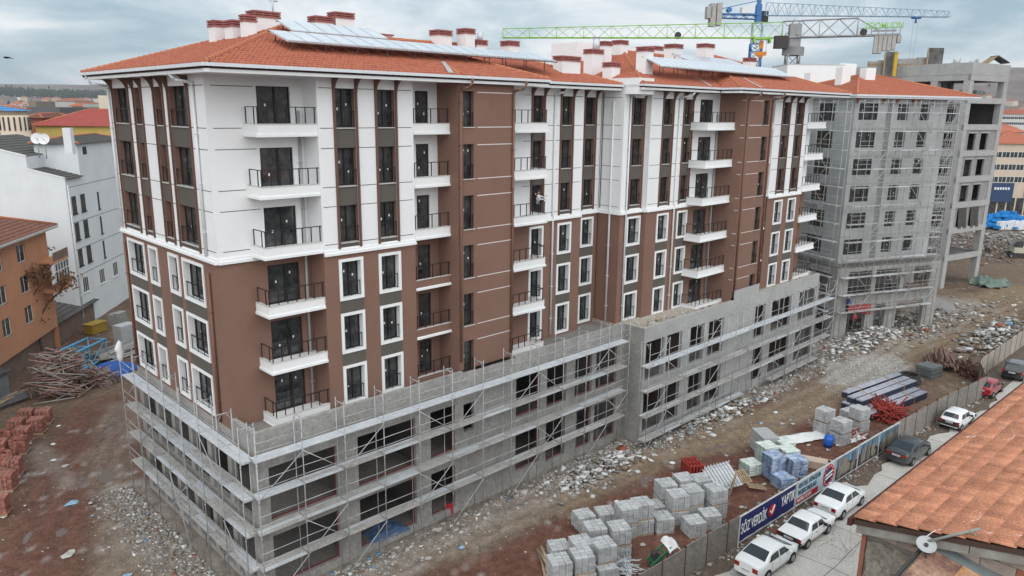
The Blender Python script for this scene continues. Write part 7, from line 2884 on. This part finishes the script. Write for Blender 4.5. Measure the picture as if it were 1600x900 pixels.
mb.hexa([HP(.24, .10, -1.2), HP(.36, .10, -1.2), HP(.36, .19, -1.2), HP(.24, .19, -1.2), HP(.24, .10, HC.z-.12), HP(.36, .10, HC.z-.12), HP(.36, .19, HC.z-.12), HP(.24, .19, HC.z-.12)])
part('corner_post', mb, mat('rusty_pink', (.40, .17, .11), .9, .25, 3), HB)
mb = MB()
mb.grid(lambda s, t: HP(.26+.025*mnoise.noise(Vector((s*6, t*9, 2))), .2+1.05*s+.12*mnoise.noise(Vector((s*3, t*9, 5))), HC.z-4.2+3.75*t+.10*mnoise.noise(Vector((s*6, t*3, 8)))), 18, 40)
part('cement_patch', mb, mat('rough_cement', (.34, .31, .26), .97, .35, 2.5, bump=1, bscale=10, fine=.4, fscale=12), HB)
# lean-to with rusty corrugated sheets
def gable_pt(px, py, u=.2):
    d = ray(px, py)
    q = HC+HE*u
    t = (q-CP).dot(HE)/d.dot(HE)
    p = CP+d*t
    return p
ap = gable_pt(1449, 852)
wa = (ap-HC).dot(HI)
LT = thing('lean_to', 'small lean-to with rusty corrugated sheet roof against the block gable', 'shed', HP(-1, wa+1.5, -1.2))
RUSTS = mat('rusty_sheet', (.14, .06, .05), .75, .4, 1.6, col2=(.40, .27, .19), bump=.2, metal=.15, fine=.4, fscale=7)
RUST2 = mat('rusty_sheet_bright', (.36, .14, .05), .8, .4, 1.6, col2=(.48, .36, .24), fine=.4, fscale=7)
def lt(u, w, dz=0):
    return HP(u, wa+w, ap.z-.16*w+.05*u+dz)
LQ = .45
k = 0
for w0 in np.arange(.06, 3.6, .62):
    for u0_, u1_ in ((-1.05, .12), (-2.1, -1.0)):
        mb = MB()
        n = 9
        for q in range(n):
            a0, a1 = u0_+(u1_-u0_)*q/n, u0_+(u1_-u0_)*(q+1)/n
            for s in range(2):
                b0, b1 = a0+(a1-a0)*s/2, a0+(a1-a0)*(s+1)/2
                h0, h1 = (.0, .045) if s == 0 else (.045, .0)
                mb.poly([lt(b0, w0, h0+.02), lt(b1, w0, h1+.02), lt(b1, w0+.68, h1), lt(b0, w0+.68, h0)])
        part('sheet', mb, RUST2 if (k % 5) == 2 else RUSTS, LT)
        k += 1
mb = MB()
mb.bar(lt(.05, -.02, .02), lt(-2.2, -.02, .02), .04, 4)
part('edge_beam', mb, mat('dark_beam', (.06, .055, .05), .9, .2), LT)
mb = MB()
mb.hexa([lt(.07, -.05, -.02), lt(.25, -.05, -.02), lt(.25, 4, -.02), lt(.07, 4, -.02), lt(.07, -.05, .06), lt(.25, -.05, .13), lt(.25, 4, .13), lt(.07, 4, .06)])
part('flashing', mb, mat('zinc_flashing', (.26, .30, .30), .6, .3, 2, metal=.3), LT)
mb = MB()
mb.hexa([HP(.2, wa+.05, -1.2), HP(-2.0, wa+.05, -1.2), HP(-2.0, wa+3.7, -1.2), HP(.2, wa+3.7, -1.2), lt(.2, .05, -.03), lt(-2.0, .05, -.03), lt(-2.0, 3.7, -.03), lt(.2, 3.7, -.03)])
part('wall', mb, bpy.data.materials['mortar'], LT)
# dish and pole
p0, p1, pd = gable_pt(1428, 853, .1), gable_pt(1532, 826, .05), gable_pt(1447, 852, -.18)
t = thing('satellite_dish', 'grey satellite dish on a bent pole under the orange tile roof', 'satellite dish', pd)
mb = MB()
mb.bar(p0, gable_pt(1440, 848, -.1), .022, 8)
mb.bar(gable_pt(1440, 848, -.1), p1, .028, 8)
mb.bar(gable_pt(1515, 829, .0), gable_pt(1531, 842, .1), .014, 6)
part('pole', mb, mat('green_grey_pole', (.28, .30, .27), .7, .2, 4), t)
mb = MB()
nrm = Vector((-.45, -.25, .86)).normalized()
a_ = nrm.orthogonal().normalized()
b_ = nrm.cross(a_)
mb.grid(lambda s, q: pd+(a_*math.cos(6.2832*q)+b_*math.sin(6.2832*q))*.18*s+nrm*(.04*s*s), 6, 24)
part('dish', mb, mat('dish_grey', (.42, .43, .44), .6, .15, 3), t)
mb = MB()
mb.bar(pd, pd+nrm*.03, .04, 10)
mb.bar(pd+b_*.05, pd+HI*.12+Vector((0, 0, -.34))-HE*.12, .011, 5)
mb.bar(pd+b_*.08, pd+HI*.15+Vector((0, 0, -.34))-HE*.12, .011, 5)
part('dish_arm', mb, GROOVE, t)
# white cables over the roof
def roof_pt(px, py, dz=.075):
    d = ray(px, py)
    n = Vector((-HI.x*HSL, -HI.y*HSL, 1))
    t_ = ((HC+Vector((0, 0, dz)))-CP).dot(n)/d.dot(n)
    return CP+d*t_
def cable(label, pts, r=.022, m=WPLAS):
    P = [roof_pt(*p) for p in pts]
    Q = []
    for i in range(len(P)-1):
        a, b, c_, e_ = P[max(i-1, 0)], P[i], P[i+1], P[min(i+2, len(P)-1)]
        for k in range(6):
            s = k/6
            Q.append(.5*((2*b)+(c_-a)*s+(2*a-5*b+4*c_-e_)*s*s+(3*b-a-3*c_+e_)*s**3))
    Q.append(P[-1])
    solo('cable', label, 'cable', lambda mb: mb.path(Q, r*.42, 5), m)
cable('white cable loop lying on the orange tiles near the dish', [(1505, 789), (1530, 800), (1527, 812), (1495, 816)])
cable('white cable from the dish climbing over the tile edge', [(1448, 838), (1465, 828), (1490, 830), (1530, 834), (1565, 832), (1600, 838)])
cable('thick white cable bundle running from the eave to the right edge', [(1500, 684), (1530, 682), (1555, 685), (1572, 672), (1600, 654)], .04)
cable('white cable looping above the cable bundle on the tiles', [(1548, 642), (1553, 650), (1543, 655), (1548, 664), (1564, 668), (1575, 674)], .025)
cable('white cable branch crossing the bundle on the tiles', [(1554, 656), (1566, 668), (1580, 672), (1584, 676), (1583, 684), (1573, 687)], .022)
cable('white cable at the top right of the tiles', [(1548, 641), (1562, 640), (1573, 637), (1576, 630)], .02)
cable('thin white cable to the upper right corner of the tiles', [(1568, 668), (1576, 657), (1580, 650), (1600, 632)], .02)
cable('dark cable curve low on the right tiles', [(1551, 690), (1555, 705), (1570, 712), (1600, 725)], .015, GROOVE)
# ---------------------------------------------------------------- trees
BARK = mat('bark', (.085, .065, .052), .95, .3, 5)
LEAFB = mat('brown_leaf', (.17, .085, .035), .85, .35, 1.5, col2=(.10, .055, .03))
def branchy(mb, p, dirv, ln, r, depth, rg, tips, spread=.55, upb=.15, shrink=.72, nseg=3, kids_=(2, 3)):
    q = p.copy()
    dv = dirv.normalized()
    for s in range(nseg):
        dv = (dv+Vector((rg.gauss(0, .13), rg.gauss(0, .13), rg.gauss(0, .08)+upb*.3))).normalized()
        nq = q+dv*(ln/nseg)
        ra = r*(1-.35*s/nseg)
        mb.bar(q, nq, ra, 6 if r > .03 else 4, 0, r*(1-.35*(s+1)/nseg), caps=False)
        q = nq
    if depth == 0:
        tips.append((q, dv))
        return
    tips.append((q, dv))
    for k in range(rg.randint(*kids_)):
        nd = (dv+Vector((rg.gauss(0, spread), rg.gauss(0, spread), rg.gauss(0, spread*.7)+upb))).normalized()
        branchy(mb, q, nd, ln*shrink*rg.uniform(.75, 1.15), r*.6, depth-1, rg, tips, spread, upb, shrink, nseg, kids_)
b0 = at_z(66, 560, -1.0)
TR = thing('autumn_tree', 'thin tree with sparse brown leaves in front of the orange house', 'tree', b0)
rg = random.Random(21)
mb = MB()
tips = []
branchy(mb, Vector(b0), Vector((.02, 0, 1)), 3.8, .16, 4, rg, tips, .55, .30, .74, 4, (2, 3))
part('trunk', mb, BARK, TR)
mb = MB()
for q, dv in tips:
    if q.z < 2.4:
        continue
    for _ in range(rg.randint(6, 14)):
        c_ = q+Vector((rg.gauss(0, .35), rg.gauss(0, .35), rg.gauss(0, .3)))
        s = rg.uniform(.10, .24)
        a = Vector((rg.gauss(0, 1), rg.gauss(0, 1), rg.gauss(0, 1))).normalized()
        b = a.orthogonal().normalized()
        mb.poly([c_-a*s, c_+b*s*.6, c_+a*s, c_-b*s*.6])
part('crown', mb, LEAFB, TR)
def shrub(label, px, py, h, n, seed, z=-1.2, dirs=None, r=.02):
    p = at_z(px, py, z)
    t = thing('bare_shrub', label, 'shrub', p)
    rg = random.Random(seed)
    mb = MB()
    tips = []
    for k in range(n):
        d = dirs(rg) if dirs else Vector((rg.gauss(0, .5), rg.gauss(0, .5), 1))
        branchy(mb, p+Vector((rg.gauss(0, .15), rg.gauss(0, .15), 0)), d, h*rg.uniform(.5, .9), r, 2, rg, tips, .35, .1, .6, 4, (2, 3))
    part('branches', mb, BARK, t)
shrub('bare grey shrub at the corner between the orange and white houses', 104, 520, 2.2, 8, 5, r=.035)
shrub('bare twigs growing out over the street beside the tiled house', 1332, 866, 2.0, 6, 6, z=-1.1, dirs=lambda rg: Vector((rg.gauss(-.2, .5), rg.gauss(.45, .4), rg.uniform(.2, 1))), r=.009)
# ---------------------------------------------------------------- people
SKIN = mat('skin', (.42, .26, .19), .7, .05)
def person(label, p, rz, pose, shirt, trousers, hat=None):
    """small clothed figure grown from a joint skeleton"""
    t = thing('person', label, 'person', p, rz)
    J, E_ = pose
    def skin(names, edges, radii, name, m, root):
        me = bpy.data.meshes.new(name)
        idx = {n: i for i, n in enumerate(names)}
        me.from_pydata([J[n] for n in names], [(idx[a], idx[b]) for a, b in edges], [])
        o = bpy.data.objects.new(name, me)
        COL.objects.link(o)
        mo = o.modifiers.new('skin', 'SKIN')
        for i, n in enumerate(names):
            me.skin_vertices[0].data[i].radius = (radii[n], radii[n])
            me.skin_vertices[0].data[i].use_root = n == root
        o.modifiers.new('sub', 'SUBSURF').levels = 1
        me.materials.append(m)
        dg = bpy.context.evaluated_depsgraph_get()
        m2 = bpy.data.meshes.new_from_object(o.evaluated_get(dg))
        bpy.data.objects.remove(o)
        m2.name = name
        for pl in m2.polygons:
            pl.use_smooth = True
        q = lpart(name, m2, t)
        return q
    rad = dict(pel=.155, waist=.14, chest=.165, neck=.06, sl=.075, sr=.075, el=.05, er=.05, wl=.04, wr=.04, hl=.10, hr=.10, kl=.075, kr=.075, al=.05, ar=.05, tl=.045, tr=.045, head0=.06, head1=.10, head2=.095, fl=.035, fr=.035)
    skin(['pel', 'waist', 'chest', 'neck', 'sl', 'sr', 'el', 'er', 'wl', 'wr', 'hl', 'hr', 'kl', 'kr', 'al', 'ar', 'tl', 'tr'],
         [('pel', 'waist'), ('waist', 'chest'), ('chest', 'neck'), ('chest', 'sl'), ('chest', 'sr'), ('sl', 'el'), ('sr', 'er'), ('el', 'wl'), ('er', 'wr'), ('pel', 'hl'), ('pel', 'hr'), ('hl', 'kl'), ('hr', 'kr'), ('kl', 'al'), ('kr', 'ar'), ('al', 'tl'), ('ar', 'tr')], rad, 'body', shirt, 'pel')
    J['head0'] = J['neck']
    skin(['head0', 'head1', 'head2'], [('head0', 'head1'), ('head1', 'head2')], rad, 'head', SKIN, 'head0')
    for a, b in (('wl', 'fl'), ('wr', 'fr')):
        skin([a, b], [(a, b)], rad, 'hand', SKIN, a)
    mb = MB()
    for a, b, c_ in (('hl', 'kl', 'al'), ('hr', 'kr', 'ar')):
        mb.bar(J[a], J[b], .115, 10, 0, .088)
        mb.bar(J[b], J[c_], .086, 10, 0, .066)
    mb.bar(J['pel'], (J['pel'][0], J['pel'][1], J['pel'][2]+.16), .17, 10, 0, .15)
    lpart('trousers', mb.mesh('trousers', trousers), t)
    h = Vector(J['head2'])
    mb = MB()
    mb.grid(lambda s, q: (h.x+.115*math.sin(1.75*s)*math.cos(6.2832*q), h.y+.105*math.sin(1.75*s)*math.sin(6.2832*q), h.z+.02+.11*math.cos(1.75*s)), 5, 12)
    lpart('helmet' if hat else 'hair', mb.mesh('helmet', hat or GROOVE), t)
    return t
def stand(arm=0, lean=0, bend=0):
    l = lean
    J = dict(pel=(0, 0, .95), waist=(0+l*.3, 0, 1.1), chest=(l*.7, 0, 1.33), neck=(l, 0, 1.5), sl=(l*.9, .2, 1.40), sr=(l*.9, -.2, 1.40), hl=(0, .1, .88), hr=(0, -.1, .88), kl=(.05+bend, .12, .5), kr=(.02+bend*.3, -.12, .5), al=(0, .13, .09), ar=(-.08, -.13, .09), tl=(.15, .14, .05), tr=(.08, -.14, .05), head1=(l*1.08+.02, 0, 1.60), head2=(l*1.12+.01, 0, 1.69))
    if arm == 0:
        J.update(el=(l+.02, .27, 1.12), er=(l, -.27, 1.12), wl=(l+.15, .25, .92), wr=(l+.12, -.25, .92), fl=(l+.2, .24, .83), fr=(l+.17, -.24, .83))
    elif arm == 1:
        J.update(el=(l+.25, .26, 1.3), er=(l+.22, -.24, 1.2), wl=(l+.5, .18, 1.4), wr=(l+.45, -.15, 1.2), fl=(l+.58, .16, 1.43), fr=(l+.53, -.13, 1.2))
    return J, None
WSH, DKT, BLJ, REDJ = mat('white_shirt', (.68, .68, .68), .8, .05), mat('dark_trousers', (.03, .032, .04), .9, .1), mat('blue_jacket', (.04, .08, .25), .8, .1), mat('red_jacket', (.45, .04, .05), .8, .1)
HELM = mat('white_helmet', (.75, .75, .72), .4, 0)
person('person in white top and dark trousers standing on the balcony, arm stretched out', (22.1, -.55, BB0+HF*3+.34), R(-60), stand(1), WSH, DKT)
def on_deck(F, u, d, z):
    return F(u, d, z)
person('worker in blue jacket and white helmet on the lower scaffold deck of the grey building', on_deck(F3, .2, 1.9, 2.06), R(-20), stand(0, .12), BLJ, DKT, HELM)
person('worker in dark clothes bending on the scaffold deck of the grey building, higher right', on_deck(F3, 6.4, 1.9, 4.06), R(150), stand(1, .25, .1), mat('grey_work_top', (.20, .20, .21), .85, .1), DKT, HELM)
person('worker in red top standing inside the scaffold at the foot of the grey building', on_deck(F3, 1.6, 1.9, .06), R(60), stand(0, .05), REDJ, DKT)
solo('dust_sheet', 'red dust sheet hung over the lower opening of the grey building', 'sheet', lambda mb: mb.grid(lambda s, t: F3P(.6+3.6*s, .12+.08*math.sin(9*s), 2.6-1.3*t*(.5+.5*s)), 10, 5), mat('red_sheet', (.40, .06, .07), .8, .25, 2))
# bird in the sky
p = at_d(11, 90, 38)
t = thing('bird', 'dark bird gliding in the sky at the upper left edge', 'bird', p)
mb = MB()
BIRD = mat('bird_dark', (.03, .03, .035), .8, .1)
side = r2
fwd_ = (fw*.3+r2*.2).normalized()
mb2 = MB()
mb2.grid(lambda s, q: p+side*(.20*(s*2-1))+(u2*math.sin(6.2832*q)+fw*math.cos(6.2832*q))*.05*math.sin(math.pi*min(max(s, .02), .98)), 8, 8)
part('body', mb2, BIRD, t)
for sgn in (-1, 1):
    mb2 = MB()
    tipw = p-side*.12*1+fw*(.34*sgn)+u2*(.05*sgn)+side*.2
    mb2.hexa([p-side*.1-u2*.01, p+side*.1-u2*.01, tipw+side*.05-u2*.005, tipw-side*.02-u2*.005, p-side*.1+u2*.01, p+side*.1+u2*.01, tipw+side*.05+u2*.005, tipw-side*.02+u2*.005])
    part('wing', mb2, BIRD, t)
# ================================================================ AIR
mb = MB()
mb.box(CP.x-9600, CP.x+9600, CP.y-9600, CP.y+9600, -90, 260)
hz = bpy.data.materials.new('haze')
hz.use_nodes = True
hz.node_tree.nodes.clear()
ho = hz.node_tree.nodes.new('ShaderNodeOutputMaterial')
hv = hz.node_tree.nodes.new('ShaderNodeVolumePrincipled')
hv.inputs['Density'].default_value = .00011
hv.inputs['Color'].default_value = (.86, .90, .95, 1)
hv.inputs['Anisotropy'].default_value = .2
hz.node_tree.links.new(hv.outputs[0], ho.inputs['Volume'])
stuff(mk('haze', mb.mesh('haze', hz)))
